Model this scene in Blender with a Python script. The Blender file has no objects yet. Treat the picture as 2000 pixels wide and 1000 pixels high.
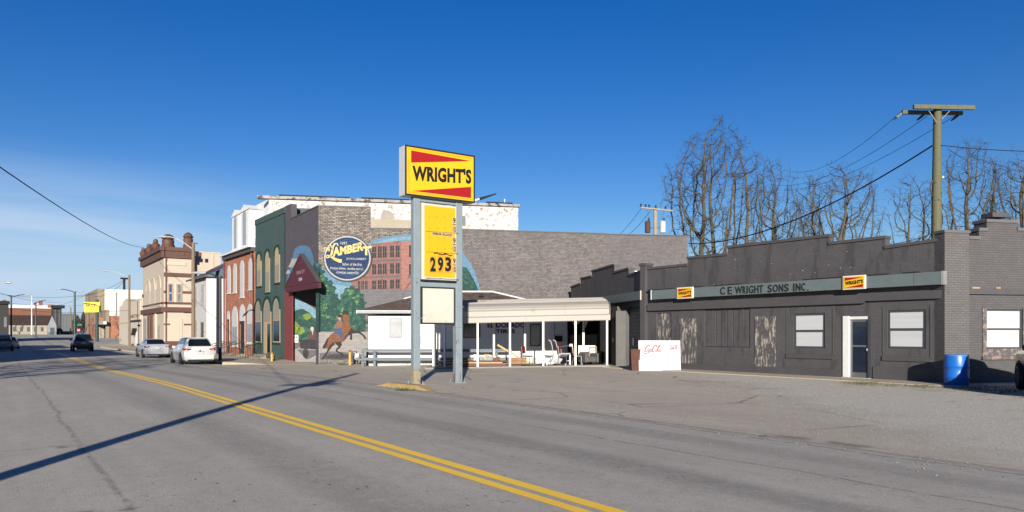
import bpy, bmesh, math, random
from mathutils import Vector
import numpy as np
random.seed(7)
SC = bpy.context.scene
COL = SC.collection
# ---------------------------------------------------------------- camera, world, sun
F = 1444.0                       # focal length in photo pixels (2000 wide)
TH = math.atan(1000.0 / F)       # the camera looks this far to the right of the street
CZ = 1.65
SUN_AZ, SUN_EL = math.radians(32.5), math.radians(14.4)
cam = bpy.data.cameras.new('camera'); camo = bpy.data.objects.new('camera', cam); COL.objects.link(camo)
cam.sensor_width = 36.0; cam.lens = 36.0 * F / 2000.0; cam.shift_y = 0.076
cam.clip_start = 0.1; cam.clip_end = 6000
camo.location = (0, 0, CZ); camo.rotation_euler = (math.pi / 2, 0, -TH)
SC.camera = camo
w = bpy.data.worlds.new('World'); SC.world = w; w.use_nodes = True
nt = w.node_tree; nt.nodes.clear()
def nn(nt, t, **k):
    n = nt.nodes.new(t)
    for a, b in k.items():
        if a.startswith('i_'):
            key = a[2:]
            key = int(key) if key.isdigit() else key.replace('_', ' ')
            n.inputs[key].default_value = b
        else: setattr(n, a, b)
    return n
sky = nn(nt, 'ShaderNodeTexSky', sky_type='NISHITA', sun_disc=False, sun_elevation=SUN_EL, sun_rotation=math.pi + SUN_AZ,
         altitude=300, air_density=1.0, dust_density=0.15, ozone_density=3.0)
hs = nn(nt, 'ShaderNodeHueSaturation'); hs.inputs['Saturation'].default_value = 1.36; hs.inputs['Hue'].default_value = 0.519
tc = nn(nt, 'ShaderNodeTexCoord'); mp = nn(nt, 'ShaderNodeMapping'); mp.inputs['Scale'].default_value = (1.2, 1.2, 14)
nz = nn(nt, 'ShaderNodeTexNoise'); nz.inputs['Scale'].default_value = 1.6; nz.inputs['Detail'].default_value = 7; nz.inputs['Roughness'].default_value = 0.5
cr = nn(nt, 'ShaderNodeMapRange'); cr.inputs['From Min'].default_value = 0.30; cr.inputs['From Max'].default_value = 0.56
sx = nn(nt, 'ShaderNodeSeparateXYZ')
# thin cirrus low over the far end of the street
hz = nn(nt, 'ShaderNodeMapRange'); hz.interpolation_type = 'SMOOTHSTEP'; hz.inputs['From Min'].default_value = 0.225; hz.inputs['From Max'].default_value = 0.10
az = nn(nt, 'ShaderNodeMapRange'); az.inputs['From Min'].default_value = 0.42; az.inputs['From Max'].default_value = 0.0; az.interpolation_type = 'SMOOTHSTEP'
m1 = nn(nt, 'ShaderNodeMath', operation='MULTIPLY'); m2 = nn(nt, 'ShaderNodeMath', operation='MULTIPLY'); m3 = nn(nt, 'ShaderNodeMath', operation='MULTIPLY'); m3.inputs[1].default_value = 0.8
mix = nn(nt, 'ShaderNodeMix', data_type='RGBA'); mix.inputs[7].default_value = (4.9, 6.1, 7.9, 1)
bg = nn(nt, 'ShaderNodeBackground'); bg.inputs['Strength'].default_value = 0.0525; ow = nn(nt, 'ShaderNodeOutputWorld')
L = nt.links.new
L(sky.outputs[0], hs.inputs['Color']); L(tc.outputs['Generated'], mp.inputs[0]); L(mp.outputs[0], nz.inputs['Vector'])
L(nz.outputs[0], cr.inputs[0]); L(tc.outputs['Generated'], sx.inputs[0]); L(sx.outputs[2], hz.inputs[0]); L(sx.outputs[0], az.inputs[0])
L(cr.outputs[0], m1.inputs[0]); L(hz.outputs[0], m1.inputs[1]); L(m1.outputs[0], m2.inputs[0]); L(az.outputs[0], m2.inputs[1]); L(m2.outputs[0], m3.inputs[0])
L(m3.outputs[0], mix.inputs[0]); 
hzm = nn(nt, 'ShaderNodeMix', data_type='RGBA'); hzm.inputs[7].default_value = (3.1, 4.5, 6.9, 1); hzr = nn(nt, 'ShaderNodeMapRange', interpolation_type='SMOOTHSTEP')
hzr.inputs['From Min'].default_value = 0.16; hzr.inputs['From Max'].default_value = -0.02; hzr.inputs['To Max'].default_value = 0.85; L(sx.outputs[2], hzr.inputs[0]); L(hzr.outputs[0], hzm.inputs[0]); L(hs.outputs[0], hzm.inputs[6])
L(hzm.outputs[2], mix.inputs[6]); L(mix.outputs[2], bg.inputs[0]); L(bg.outputs[0], ow.inputs[0])
sl = bpy.data.lights.new('sun', 'SUN'); so = bpy.data.objects.new('sun', sl); COL.objects.link(so)
sl.energy = 5.0; sl.angle = math.radians(0.5); sl.color = (1.0, 0.93, 0.82)
sdir = Vector((math.sin(SUN_AZ) * math.cos(SUN_EL), math.cos(SUN_AZ) * math.cos(SUN_EL), -math.sin(SUN_EL)))
so.rotation_euler = sdir.to_track_quat('-Z', 'Y').to_euler(); so.location = (-40, -60, 40)
SC.view_settings.view_transform = 'Standard'; SC.view_settings.look = 'None'; SC.view_settings.exposure = 1.10; SC.view_settings.gamma = 1.0
SC.view_settings.use_curve_mapping = False

# ---------------------------------------------------------------- ground heights and measuring helpers
def sm(t): t = min(1, max(0, t)); return t * t * (3 - 2 * t)
def gz(x, y):
    z = -0.2 * sm((y - 22) / 22.0)
    if y > 95: z += 1.62 * sm((y - 95) / 135.0)
    z += 0.1 * sm((x - 13) / 9.0)
    if -1.6 < x < 10.4: z += 0.1 * (1 - ((x - 4.4) / 6.0) ** 2)
    return z
CT, ST = math.cos(TH), math.sin(TH)
def ray(px): u = (px - 1000) / F; return (ST + u * CT, CT - u * ST)
def P(px, py, Z):
    r = ray(px); return Vector((r[0] * Z, r[1] * Z, CZ + (652 - py) / F * Z))
def G(px, py):                     # the ground point seen at a pixel
    z = 0.0
    for _ in range(12):
        Z = F * (CZ - z) / (py - 652.0); r = ray(px); z = gz(r[0] * Z, r[1] * Z)
    return Vector((r[0] * Z, r[1] * Z, z))
class Frame:                       # a vertical plane: x along it, y into it, z up
    def __init__(s, x, y, ang, z0=0.0):
        s.x, s.y, s.a, s.z0 = x, y, ang, z0; s.d = (math.cos(ang), math.sin(ang)); s.n = (-s.d[1], s.d[0])
    def m(s, px, py=652, off=0.0):
        r = ray(px); ox, oy = s.x + s.n[0] * off, s.y + s.n[1] * off
        # o + k d = t r
        det = -s.d[0] * r[1] + s.d[1] * r[0]
        k = (ox * r[1] - oy * r[0]) / det
        t = ((ox + k * s.d[0]) * r[0] + (oy + k * s.d[1]) * r[1]) / (r[0] ** 2 + r[1] ** 2)
        return k, CZ + (652 - py) / F * t - s.z0
    def s(s_, px, off=0.0): return s_.m(px, 652, off)[0]
    def z(s_, px, py, off=0.0): return s_.m(px, py, off)[1]
    def rect(s_, x0, y0, x1, y1, off=0.0):    # s0,s1,z0,z1 from a pixel box
        a = s_.m(x0, (y0 + y1) / 2, off)[0]; b = s_.m(x1, 0, off)[0]; mx = (x0 + x1) / 2
        return a, b, s_.m(mx, y1, off)[1], s_.m(mx, y0, off)[1]
    def world(s_, k, y, z=0): return Vector((s_.x + s_.d[0] * k + s_.n[0] * y, s_.y + s_.d[1] * k + s_.n[1] * y, s_.z0 + z))
def street(X, px, z0=0.0):         # facade plane along the street, x runs towards the camera side (image right)
    r = ray(px); return Frame(X, X * r[1] / r[0], -math.pi / 2, z0)
GA = math.radians(-23)             # the lot lines run this way, oblique to the street

# ---------------------------------------------------------------- materials
MC = {}; ALB = 0.47            # overall reflectance level of the painted surfaces
def mat(name, col, rough=0.8, metal=0.0, var=0.18, scale=2.0, bump=0.0, bs=40.0, dirt=None, dirt_amt=0.0, dscale=3.0, spec=0.4,
        brick=None, streak=False, coat=0.0, trans=0.0, emit=None, stretch=(1, 1, 1)):
    if name in MC: return MC[name]
    K = ALB if max(col) < .6 else (.56 if max(col) < .7 else .64); col = tuple(c * K for c in col); dirt = tuple(c * ALB for c in dirt) if dirt else None
    m = bpy.data.materials.new(name); m.use_nodes = True; nt = m.node_tree; L = nt.links.new
    b = nt.nodes['Principled BSDF']; b.inputs['Roughness'].default_value = rough; b.inputs['Metallic'].default_value = metal
    b.inputs['Specular IOR Level'].default_value = spec
    b.inputs['Coat Weight'].default_value = coat
    b.inputs['Transmission Weight'].default_value = trans
    tc = nn(nt, 'ShaderNodeTexCoord'); mp = nn(nt, 'ShaderNodeMapping'); mp.inputs['Scale'].default_value = stretch
    L(tc.outputs['Object'], mp.inputs[0])
    n1 = nn(nt, 'ShaderNodeTexNoise'); n1.inputs['Scale'].default_value = scale; n1.inputs['Detail'].default_value = 6; n1.inputs['Roughness'].default_value = 0.62
    L(mp.outputs[0], n1.inputs['Vector'])
    mr = nn(nt, 'ShaderNodeMapRange'); mr.inputs['From Min'].default_value = 0.25; mr.inputs['From Max'].default_value = 0.75
    mr.inputs['To Min'].default_value = 1 - var; mr.inputs['To Max'].default_value = 1 + var
    L(n1.outputs[0], mr.inputs[0])
    c = nn(nt, 'ShaderNodeMix', data_type='RGBA', blend_type='MULTIPLY'); c.inputs[0].default_value = 1
    c.inputs[6].default_value = (*col, 1); L(mr.outputs[0], c.inputs[7]); out = c.outputs[2]
    hb = None
    if brick:
        ge = nn(nt, 'ShaderNodeSeparateXYZ'); L(tc.outputs['Normal'], ge.inputs[0])
        ab = nn(nt, 'ShaderNodeMath', operation='ABSOLUTE'); L(ge.outputs[0], ab.inputs[0])
        gt = nn(nt, 'ShaderNodeMath', operation='GREATER_THAN'); gt.inputs[1].default_value = 0.8; L(ab.outputs[0], gt.inputs[0])
        sp = nn(nt, 'ShaderNodeSeparateXYZ'); L(tc.outputs['Object'], sp.inputs[0])
        mx = nn(nt, 'ShaderNodeMix', data_type='FLOAT'); L(gt.outputs[0], mx.inputs[0]); L(sp.outputs[0], mx.inputs[2]); L(sp.outputs[1], mx.inputs[3])
        cb = nn(nt, 'ShaderNodeCombineXYZ'); L(mx.outputs[0], cb.inputs[0]); L(sp.outputs[2], cb.inputs[1])
        bt = nn(nt, 'ShaderNodeTexBrick'); L(cb.outputs[0], bt.inputs['Vector']); bt.inputs['Scale'].default_value = 1.0
        bt.inputs['Brick Width'].default_value = brick.get('w', 0.3); bt.inputs['Row Height'].default_value = brick.get('h', 0.1)
        bt.inputs['Mortar Size'].default_value = brick.get('m', 0.012); bt.inputs['Mortar Smooth'].default_value = 0.3
        v = brick.get('v', 0.25)
        bt.inputs['Color1'].default_value = (1 - v, 1 - v, 1 - v, 1); bt.inputs['Color2'].default_value = (1 + v, 1 + v, 1 + v, 1)
        mo = brick.get('mc', 0.6); mo = (mo, mo, mo) if isinstance(mo, float) else mo
        bt.inputs['Mortar'].default_value = (*mo, 1)
        c2 = nn(nt, 'ShaderNodeMix', data_type='RGBA', blend_type='MULTIPLY'); c2.inputs[0].default_value = 1
        L(out, c2.inputs[6]); L(bt.outputs['Color'], c2.inputs[7]); out = c2.outputs[2]; hb = bt
    if dirt:
        n2 = nn(nt, 'ShaderNodeTexNoise'); n2.inputs['Scale'].default_value = dscale; n2.inputs['Detail'].default_value = 9; n2.inputs['Roughness'].default_value = 0.68
        mp2 = nn(nt, 'ShaderNodeMapping'); mp2.inputs['Location'].default_value = (3.1, 7.7, 1.3)
        if streak: mp2.inputs['Scale'].default_value = (1.6, 1.6, 0.35)
        L(tc.outputs['Object'], mp2.inputs[0]); L(mp2.outputs[0], n2.inputs['Vector'])
        r2 = nn(nt, 'ShaderNodeMapRange'); t = 0.68 - 0.36 * dirt_amt
        r2.inputs['From Min'].default_value = t; r2.inputs['From Max'].default_value = t + 0.07
        L(n2.outputs[0], r2.inputs[0])
        c3 = nn(nt, 'ShaderNodeMix', data_type='RGBA'); L(r2.outputs[0], c3.inputs[0]); L(out, c3.inputs[6]); c3.inputs[7].default_value = (*dirt, 1); out = c3.outputs[2]
    L(out, b.inputs['Base Color'])
    if emit:
        b.inputs['Emission Color'].default_value = (*emit, 1); b.inputs['Emission Strength'].default_value = 1
    if bump or hb:
        bp = nn(nt, 'ShaderNodeBump'); bp.inputs['Strength'].default_value = 0.6; bp.inputs['Distance'].default_value = 0.02
        n3 = nn(nt, 'ShaderNodeTexNoise'); n3.inputs['Scale'].default_value = bs; n3.inputs['Detail'].default_value = 3
        L(tc.outputs['Object'], n3.inputs['Vector'])
        ma = nn(nt, 'ShaderNodeMath', operation='MULTIPLY'); L(n3.outputs[0], ma.inputs[0]); ma.inputs[1].default_value = bump
        if hb:
            inv = nn(nt, 'ShaderNodeMath', operation='MULTIPLY_ADD'); L(hb.outputs['Fac'], inv.inputs[0]); inv.inputs[1].default_value = -brick.get('b', 0.6); L(ma.outputs[0], inv.inputs[2]); L(inv.outputs[0], bp.inputs['Height'])
        else: L(ma.outputs[0], bp.inputs['Height'])
        L(bp.outputs[0], b.inputs['Normal'])
    MC[name] = m; return m

# ---------------------------------------------------------------- mesh builder
class MB:
    def __init__(s): s.v = []; s.f = []; s.mi = []
    def _a(s, vs, fs, mi=0):
        o = len(s.v); s.v += [tuple(v) for v in vs]; s.f += [tuple(o + i for i in f) for f in fs]; s.mi += [mi] * len(fs); return s
    def box(s, x0, x1, y0, y1, z0, z1, mi=0):
        if x0 > x1: x0, x1 = x1, x0
        if y0 > y1: y0, y1 = y1, y0
        if z0 > z1: z0, z1 = z1, z0
        return s._a([(x0, y0, z0), (x1, y0, z0), (x1, y1, z0), (x0, y1, z0), (x0, y0, z1), (x1, y0, z1), (x1, y1, z1), (x0, y1, z1)],
                    [(0, 3, 2, 1), (4, 5, 6, 7), (0, 1, 5, 4), (1, 2, 6, 5), (2, 3, 7, 6), (3, 0, 4, 7)], mi)
    def prism(s, pts, y0, y1, mi=0):         # (x, z) outline extruded in y
        n = len(pts); a = sum(pts[i][0] * pts[(i + 1) % n][1] - pts[(i + 1) % n][0] * pts[i][1] for i in range(n))
        if a < 0: pts = pts[::-1]
        vs = [(p[0], y0, p[1]) for p in pts] + [(p[0], y1, p[1]) for p in pts]
        fs = [tuple(range(n)), tuple(range(2 * n - 1, n - 1, -1))] + [(i, i + n, (i + 1) % n + n, (i + 1) % n) for i in range(n)]
        return s._a(vs, fs, mi)
    def prismz(s, pts, z0, z1, mi=0):        # (x, y) outline extruded in z (z1 may be a list)
        n = len(pts); a = sum(pts[i][0] * pts[(i + 1) % n][1] - pts[(i + 1) % n][0] * pts[i][1] for i in range(n))
        if a < 0: pts = pts[::-1]
        vs = [(p[0], p[1], z0) for p in pts] + [(p[0], p[1], z1) for p in pts]
        fs = [tuple(range(n - 1, -1, -1)), tuple(range(n, 2 * n))] + [(i, (i + 1) % n, (i + 1) % n + n, i + n) for i in range(n)]
        return s._a(vs, fs, mi)
    def prismx(s, pts, x0, x1, mi=0):        # (y, z) outline extruded in x
        n = len(pts); a = sum(pts[i][0] * pts[(i + 1) % n][1] - pts[(i + 1) % n][0] * pts[i][1] for i in range(n))
        if a < 0: pts = pts[::-1]
        vs = [(x0, p[0], p[1]) for p in pts] + [(x1, p[0], p[1]) for p in pts]
        fs = [tuple(range(n - 1, -1, -1)), tuple(range(n, 2 * n))] + [(i, (i + 1) % n, (i + 1) % n + n, i + n) for i in range(n)]
        return s._a(vs, fs, mi)
    def quad(s, a, b, c, d, mi=0): return s._a([a, b, c, d], [(0, 1, 2, 3)], mi)
    def poly(s, pts, y, mi=0):
        n = len(pts); a = sum(pts[i][0] * pts[(i + 1) % n][1] - pts[(i + 1) % n][0] * pts[i][1] for i in range(n))
        if a < 0: pts = pts[::-1]
        return s._a([(p[0], y, p[1]) for p in pts], [tuple(range(n))], mi)
    def tube(s, pts, r, n=8, mi=0, cap=True):
        pts = [Vector(p) for p in pts]; k = len(pts)
        if not isinstance(r, (list, tuple)): r = [r] * k
        vs = []; a = None
        for i, p in enumerate(pts):
            t = (pts[min(i + 1, k - 1)] - pts[max(i - 1, 0)]).normalized()
            if a is None: a = t.orthogonal().normalized()
            a = (a - t * a.dot(t)).normalized() if (a - t * a.dot(t)).length > 1e-6 else t.orthogonal().normalized()
            b = t.cross(a)
            for j in range(n):
                q = 2 * math.pi * j / n; vs.append(p + (a * math.cos(q) + b * math.sin(q)) * r[i])
        fs = [(i * n + j, i * n + (j + 1) % n, (i + 1) * n + (j + 1) % n, (i + 1) * n + j) for i in range(k - 1) for j in range(n)]
        if cap: fs += [tuple(range(n - 1, -1, -1)), tuple(range((k - 1) * n, k * n))]
        return s._a(vs, fs, mi)
    def lathe(s, prof, c=(0, 0, 0), n=16, axis='z', mi=0):
        vs = []
        for r, h in prof:
            for j in range(n):
                q = 2 * math.pi * j / n; a, b = r * math.cos(q), r * math.sin(q)
                vs.append((c[0] + a, c[1] + b, c[2] + h) if axis == 'z' else ((c[0] + h, c[1] + a, c[2] + b) if axis == 'x' else (c[0] - a, c[1] + h, c[2] + b)))
        k = len(prof); fs = [(i * n + j, i * n + (j + 1) % n, (i + 1) * n + (j + 1) % n, (i + 1) * n + j) for i in range(k - 1) for j in range(n)]
        fs += [tuple(range(n - 1, -1, -1)), tuple(range((k - 1) * n, k * n))]
        return s._a(vs, fs, mi)
    def make(s, name, mats, parent=None, smooth=False, bevel=0.0, label=None, kind=None):
        me = bpy.data.meshes.new(name); me.from_pydata(s.v, [], s.f)
        for m in (mats if isinstance(mats, (list, tuple)) else [mats]): me.materials.append(m)
        if any(s.mi): me.polygons.foreach_set('material_index', s.mi)
        if smooth: me.polygons.foreach_set('use_smooth', [True] * len(s.f))
        me.update(); o = bpy.data.objects.new(name, me); COL.objects.link(o)
        if parent: o.parent = parent
        if label: o['label'] = label
        if kind: o['kind'] = kind
        if bevel:
            b = o.modifiers.new('edge', 'BEVEL'); b.width = bevel; b.segments = 2; b.limit_method = 'ANGLE'; b.angle_limit = math.radians(40)
        if smooth:
            e = o.modifiers.new('split', 'EDGE_SPLIT'); e.split_angle = math.radians(42)
        return o
def B(*a, **k): return MB().box(*a, **k)
def thing(name, label, cat, loc=(0, 0, 0), rz=0.0, group=None):
    o = bpy.data.objects.new(name, None); COL.objects.link(o); o.location = loc; o.rotation_euler = (0, 0, rz); o.empty_display_size = 0.2
    o['label'] = label; o['category'] = cat
    if group: o['group'] = group
    return o
def tag(o, label, cat, group=None):
    o['label'] = label; o['category'] = cat
    if group: o['group'] = group
    return o
def fthing(fr, name, label, cat, group=None): return thing(name, label, cat, (fr.x, fr.y, fr.z0), fr.a, group)
def copy_tree(o, parent=None):
    c = o.copy(); COL.objects.link(c)
    if parent: c.parent = parent
    for ch in list(o.children): copy_tree(ch, c)
    return c
FONT = {}
def text(string, m, s0, s1, z0, z1, y, parent, name='lettering', rise=0.0, bold=0.0, depth=0.0, shear=0.0, warp=None):
    """lettering filling the box s0..s1, z0..z1 on the plane y of the parent's frame"""
    key = (string, bold, depth > 0, shear)
    if key not in FONT:
        cu = bpy.data.curves.new('t', 'FONT'); cu.body = string; cu.offset = bold; cu.extrude = 0.5 if depth > 0 else 0.0; cu.shear = shear; cu.resolution_u = 3
        cu.space_character = 1.0 + bold
        ob = bpy.data.objects.new('t', cu); COL.objects.link(ob); dg = bpy.context.evaluated_depsgraph_get(); dg.update()
        me = bpy.data.meshes.new_from_object(ob.evaluated_get(dg)); bpy.data.objects.remove(ob); FONT[key] = me
    src = FONT[key]; vs = [v.co.copy() for v in src.vertices]; fs = [tuple(p.vertices) for p in src.polygons]
    xa, xb = min(v.x for v in vs), max(v.x for v in vs); ya, yb = min(v.y for v in vs), max(v.y for v in vs)
    out = []
    for v in vs:
        k = (v.x - xa) / (xb - xa); h = (v.y - ya) / (yb - ya)
        if warp: k, h = warp(k, h)
        out.append((s0 + (s1 - s0) * k, y - (depth * (v.z + 0.5) if depth > 0 else 0), z0 + (z1 - z0) * h + rise * k))
    mb = MB(); mb._a(out, fs); return mb.make(name, m, parent)
def ribbon(mb, pts, wd, y, mi=0):
    pts = [Vector((p[0], p[1])) for p in pts]; n = len(pts)
    if not isinstance(wd, (list, tuple)): wd = [wd] * n
    a, b = [], []
    for i, p in enumerate(pts):
        t = (pts[min(i + 1, n - 1)] - pts[max(i - 1, 0)]).normalized(); q = Vector((-t.y, t.x)) * wd[i] / 2
        a.append((p.x + q.x, y, p.y + q.y)); b.append((p.x - q.x, y, p.y - q.y))
    mb._a(a + b, [(i, i + n, i + n + 1, i + 1) for i in range(n - 1)], mi)
def wall(mb, s0, s1, zb, prof, ops, y=0.0, rev=0.15, mi=0):
    """front face from s0 to s1 with rectangular openings; prof = [(s,z)...] is the top line"""
    xs = sorted({s0, s1} | {o[0] for o in ops} | {o[1] for o in ops} | {p[0] for p in prof if s0 <= p[0] <= s1})
    def top(x, side):
        for (a, za), (b, zb_) in zip(prof, prof[1:]):
            if b - a > 1e-6 and ((a <= x < b and side > 0) or (a < x <= b and side < 0)): return za + (zb_ - za) * (x - a) / (b - a)
        return prof[0][1] if x <= prof[0][0] else prof[-1][1]
    for a, b in zip(xs, xs[1:]):
        if b - a < 1e-5: continue
        cur = zb; mid = (a + b) / 2
        for o in sorted([o for o in ops if o[0] <= mid <= o[1]], key=lambda o: o[2]):
            if o[2] > cur: mb.quad((a, y, cur), (b, y, cur), (b, y, o[2]), (a, y, o[2]), mi)
            cur = o[3]
        mb.quad((a, y, cur), (b, y, cur), (b, y, top(b, -1)), (a, y, top(a, 1)), mi)
    for a, b, c, d in ops:
        r = y + rev
        mb.quad((a, y, c), (a, r, c), (b, r, c), (b, y, c), mi); mb.quad((a, y, d), (b, y, d), (b, r, d), (a, r, d), mi)
        mb.quad((a, y, c), (a, y, d), (a, r, d), (a, r, c), mi); mb.quad((b, y, c), (b, r, c), (b, r, d), (b, y, d), mi)
def sash(parent, a, b, c, d, y, fm, gm, fw=0.06, mid=True, name='window', dep=0.06, mull=0):
    """a sash window set in the box: frame part with its panes as sub-parts"""
    f = MB(); f.box(a, a + fw, y, y + dep, c, d); f.box(b - fw, b, y, y + dep, c, d); f.box(a + fw, b - fw, y, y + dep, c, c + fw); f.box(a + fw, b - fw, y, y + dep, d - fw, d)
    h = (c + d) / 2
    if mid: f.box(a + fw, b - fw, y + .004, y + dep, h - fw / 2, h + fw / 2)
    o = f.make(name, fm, parent)
    zs = [(c + fw, h - fw / 2), (h + fw / 2, d - fw)] if mid else [(c + fw, d - fw)]
    for i, (p, q) in enumerate(zs): B(a + fw, b - fw, y + dep * (.45 + .3 * (1 - i)), y + dep * (.55 + .3 * (1 - i)), p, q).make('pane', gm, o)
    return o
def arch(a, b, c, d, n=10):        # outline of a round-headed opening, spring line at d - (b-a)/2
    r = (b - a) / 2; cx = (a + b) / 2; zs = d - r
    return [(a, c)] + [(cx - r * math.cos(math.pi * i / n), zs + r * math.sin(math.pi * i / n)) for i in range(n + 1)] + [(b, c)]
def wire(pa, pb, sag=1.0, r=0.015, label='dark overhead wire crossing the sky', n=14, group='overhead wires'):
    pa, pb = Vector(pa), Vector(pb); pts = []
    for i in range(n + 1):
        t = i / n; p = pa.lerp(pb, t); p.z -= 4 * sag * t * (1 - t); pts.append(p - pa)
    o = MB().tube(pts, r, 5).make('overhead_wire', mat('wire_black', (.015, .015, .017), .7), None); o.location = pa
    return tag(o, label, 'wire', group)
# ---------------------------------------------------------------- the ground
def ground_mat(name, c1, c2, kind):
    m = bpy.data.materials.new(name); m.use_nodes = True; nt = m.node_tree; L = nt.links.new; b = nt.nodes['Principled BSDF']
    b.inputs['Roughness'].default_value = 0.82; b.inputs['Specular IOR Level'].default_value = 0.35
    tc = nn(nt, 'ShaderNodeTexCoord'); obj = tc.outputs['Object']
    def noise(scale, st=(1, 1, 1), det=5, ro=0.6, loc=(0, 0, 0)):
        mp = nn(nt, 'ShaderNodeMapping'); mp.inputs['Scale'].default_value = st; mp.inputs['Location'].default_value = loc; L(obj, mp.inputs[0])
        n = nn(nt, 'ShaderNodeTexNoise'); n.inputs['Scale'].default_value = scale; n.inputs['Detail'].default_value = det; n.inputs['Roughness'].default_value = ro
        L(mp.outputs[0], n.inputs['Vector']); return n.outputs[0]
    def rng(x, a, b_, c=0.0, d=1.0):
        r = nn(nt, 'ShaderNodeMapRange'); r.inputs['From Min'].default_value = a; r.inputs['From Max'].default_value = b_
        r.inputs['To Min'].default_value = c; r.inputs['To Max'].default_value = d; L(x, r.inputs[0]); return r.outputs[0]
    def math_(op, x, y=None):
        n = nn(nt, 'ShaderNodeMath', operation=op)
        for i, q in enumerate((x, y)):
            if q is None: continue
            if isinstance(q, (int, float)): n.inputs[i].default_value = q
            else: L(q, n.inputs[i])
        return n.outputs[0]
    def mixc(f, a, b_):
        n = nn(nt, 'ShaderNodeMix', data_type='RGBA')
        if isinstance(f, (int, float)): n.inputs[0].default_value = f
        else: L(f, n.inputs[0])
        for i, q in ((6, a), (7, b_)):
            if isinstance(q, tuple): n.inputs[i].default_value = (*q, 1)
            else: L(q, n.inputs[i])
        return n.outputs[2]
    sp = nn(nt, 'ShaderNodeSeparateXYZ'); L(obj, sp.inputs[0]); X, Y = sp.outputs[0], sp.outputs[1]
    wob = math_('MULTIPLY', math_('SUBTRACT', noise(0.5, det=3), 0.5), 0.35)
    Xw = math_('ADD', X, wob)
    def line(at, half, src=None): return rng(math_('ABSOLUTE', math_('SUBTRACT', src if src is not None else Xw, at)), half, half * 0.35)
    col = mixc(rng(noise(0.35, det=4), 0.3, 0.7), c1, c2)
    col = mixc(rng(noise(0.9, (2.2, 0.16, 1), 5), 0.35, 0.75, 0, .5), col, tuple(v * 0.72 for v in c1))           # long streaks
    col = mixc(rng(noise(5, det=8, ro=.75), 0.50, 0.72, 0, .55), col, tuple(v * 0.62 for v in c1))            # blotches
    hgt = noise(70, det=3)
    fine = noise(34, det=5, ro=.85)
    col = mixc(rng(fine, 0.53, 0.68, 0, .95), col, tuple(v * 0.45 for v in c1))
    col = mixc(rng(noise(60, det=2, loc=(4, 1, 2)), 0.62, 0.72, 0, .85), col, tuple(min(.6, v * 2.4) for v in c2))
    if kind == 'road':
        for at, hw, k in ((0.95, .05, .36), (7.5, .035, .5), (9.72, .06, .5), (2.9, .55, .22), (6.1, .5, .28), (8.6, .5, .2)):
            f = math_('MULTIPLY', line(at, hw), rng(noise(9, (1, .6, 1), 4), 0.38, 0.5, .1 if hw < .2 else .5, 1)); f = math_('MULTIPLY', f, k)
            col = mixc(f, col, (.022, .022, .024))
        nY = math_('ADD', Y, math_('MULTIPLY', noise(0.7, det=4), 1.4))
        for at in (8.2, 12.9):                                                      # joints across the near lane
            f = math_('MULTIPLY', math_('MULTIPLY', line(at, .05, nY), rng(X, 1.3, 0.9)), rng(noise(5), .42, .55)); col = mixc(math_('MULTIPLY', f, .5), col, (.025, .025, .027))
        vo = nn(nt, 'ShaderNodeTexVoronoi', feature='F1'); vo.inputs['Scale'].default_value = 1.0
        mp = nn(nt, 'ShaderNodeMapping'); mp.inputs['Scale'].default_value = (10, 3.2, 1); mp.inputs['Rotation'].default_value = (0, 0, .25); L(obj, mp.inputs[0]); L(mp.outputs[0], vo.inputs['Vector'])
        pits = math_('MULTIPLY', rng(vo.outputs['Distance'], .16, .08), rng(noise(.8, (1, .35, 1), 4, loc=(9, 2, 0)), .49, .60)); col = mixc(math_('MULTIPLY', pits, .85), col, (.02, .02, .022))
    if kind == 'lot':
        va = nn(nt, 'ShaderNodeTexVoronoi', feature='DISTANCE_TO_EDGE'); va.inputs['Scale'].default_value = .33
        mp = nn(nt, 'ShaderNodeMapping'); L(obj, mp.inputs[0]); mp.inputs['Rotation'].default_value = (0, 0, .4)
        ad = nn(nt, 'ShaderNodeVectorMath', operation='ADD'); nz = nn(nt, 'ShaderNodeTexNoise'); nz.inputs['Scale'].default_value = 1.2; nz.inputs['Detail'].default_value = 6
        L(mp.outputs[0], ad.inputs[0]); L(nz.outputs['Color'], ad.inputs[1]); L(ad.outputs[0], va.inputs['Vector'])
        crk = math_('MULTIPLY', rng(va.outputs[0], .018, .004), rng(noise(.7, loc=(1, 1, 4)), .46, .54))
        col = mixc(math_('MULTIPLY', crk, .6), col, (.05, .048, .045))
        pat = math_('MULTIPLY', rng(va.outputs[0], .07, .015), rng(noise(.5, det=6, loc=(5, 3, 4)), .56, .6))
        col = mixc(math_('MULTIPLY', pat, .55), col, (.41, .37, .31))
        # loose gravel spread over the south part of the lot, in front of the garage
        gm = math_('ADD', math_('ADD', math_('MULTIPLY', X, .42), math_('MULTIPLY', Y, -.305)), math_('MULTIPLY', noise(.45, det=6), 3.6))
        g = rng(gm, 4.7, 5.6)
        gc = mixc(rng(noise(26, det=4, ro=.8), .35, .66), (.23, .215, .18), (.56, .53, .455))
        col = mixc(math_('MULTIPLY', g, .85), col, gc)
        gr = math_('MULTIPLY', rng(noise(1.4, det=7, loc=(2, 9, 1)), .56, .66), rng(gm, 6.4, 7.6)); col = mixc(math_('MULTIPLY', gr, .6), col, (.105, .105, .05))
        col = mixc(math_('MULTIPLY', line(10.0, .10), .35), col, (.03, .03, .032))
    L(col, b.inputs['Base Color'])
    bp = nn(nt, 'ShaderNodeBump'); bp.inputs['Strength'].default_value = 0.55; bp.inputs['Distance'].default_value = 0.012
    L(hgt, bp.inputs['Height']); L(bp.outputs[0], b.inputs['Normal'])
    return m
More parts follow.
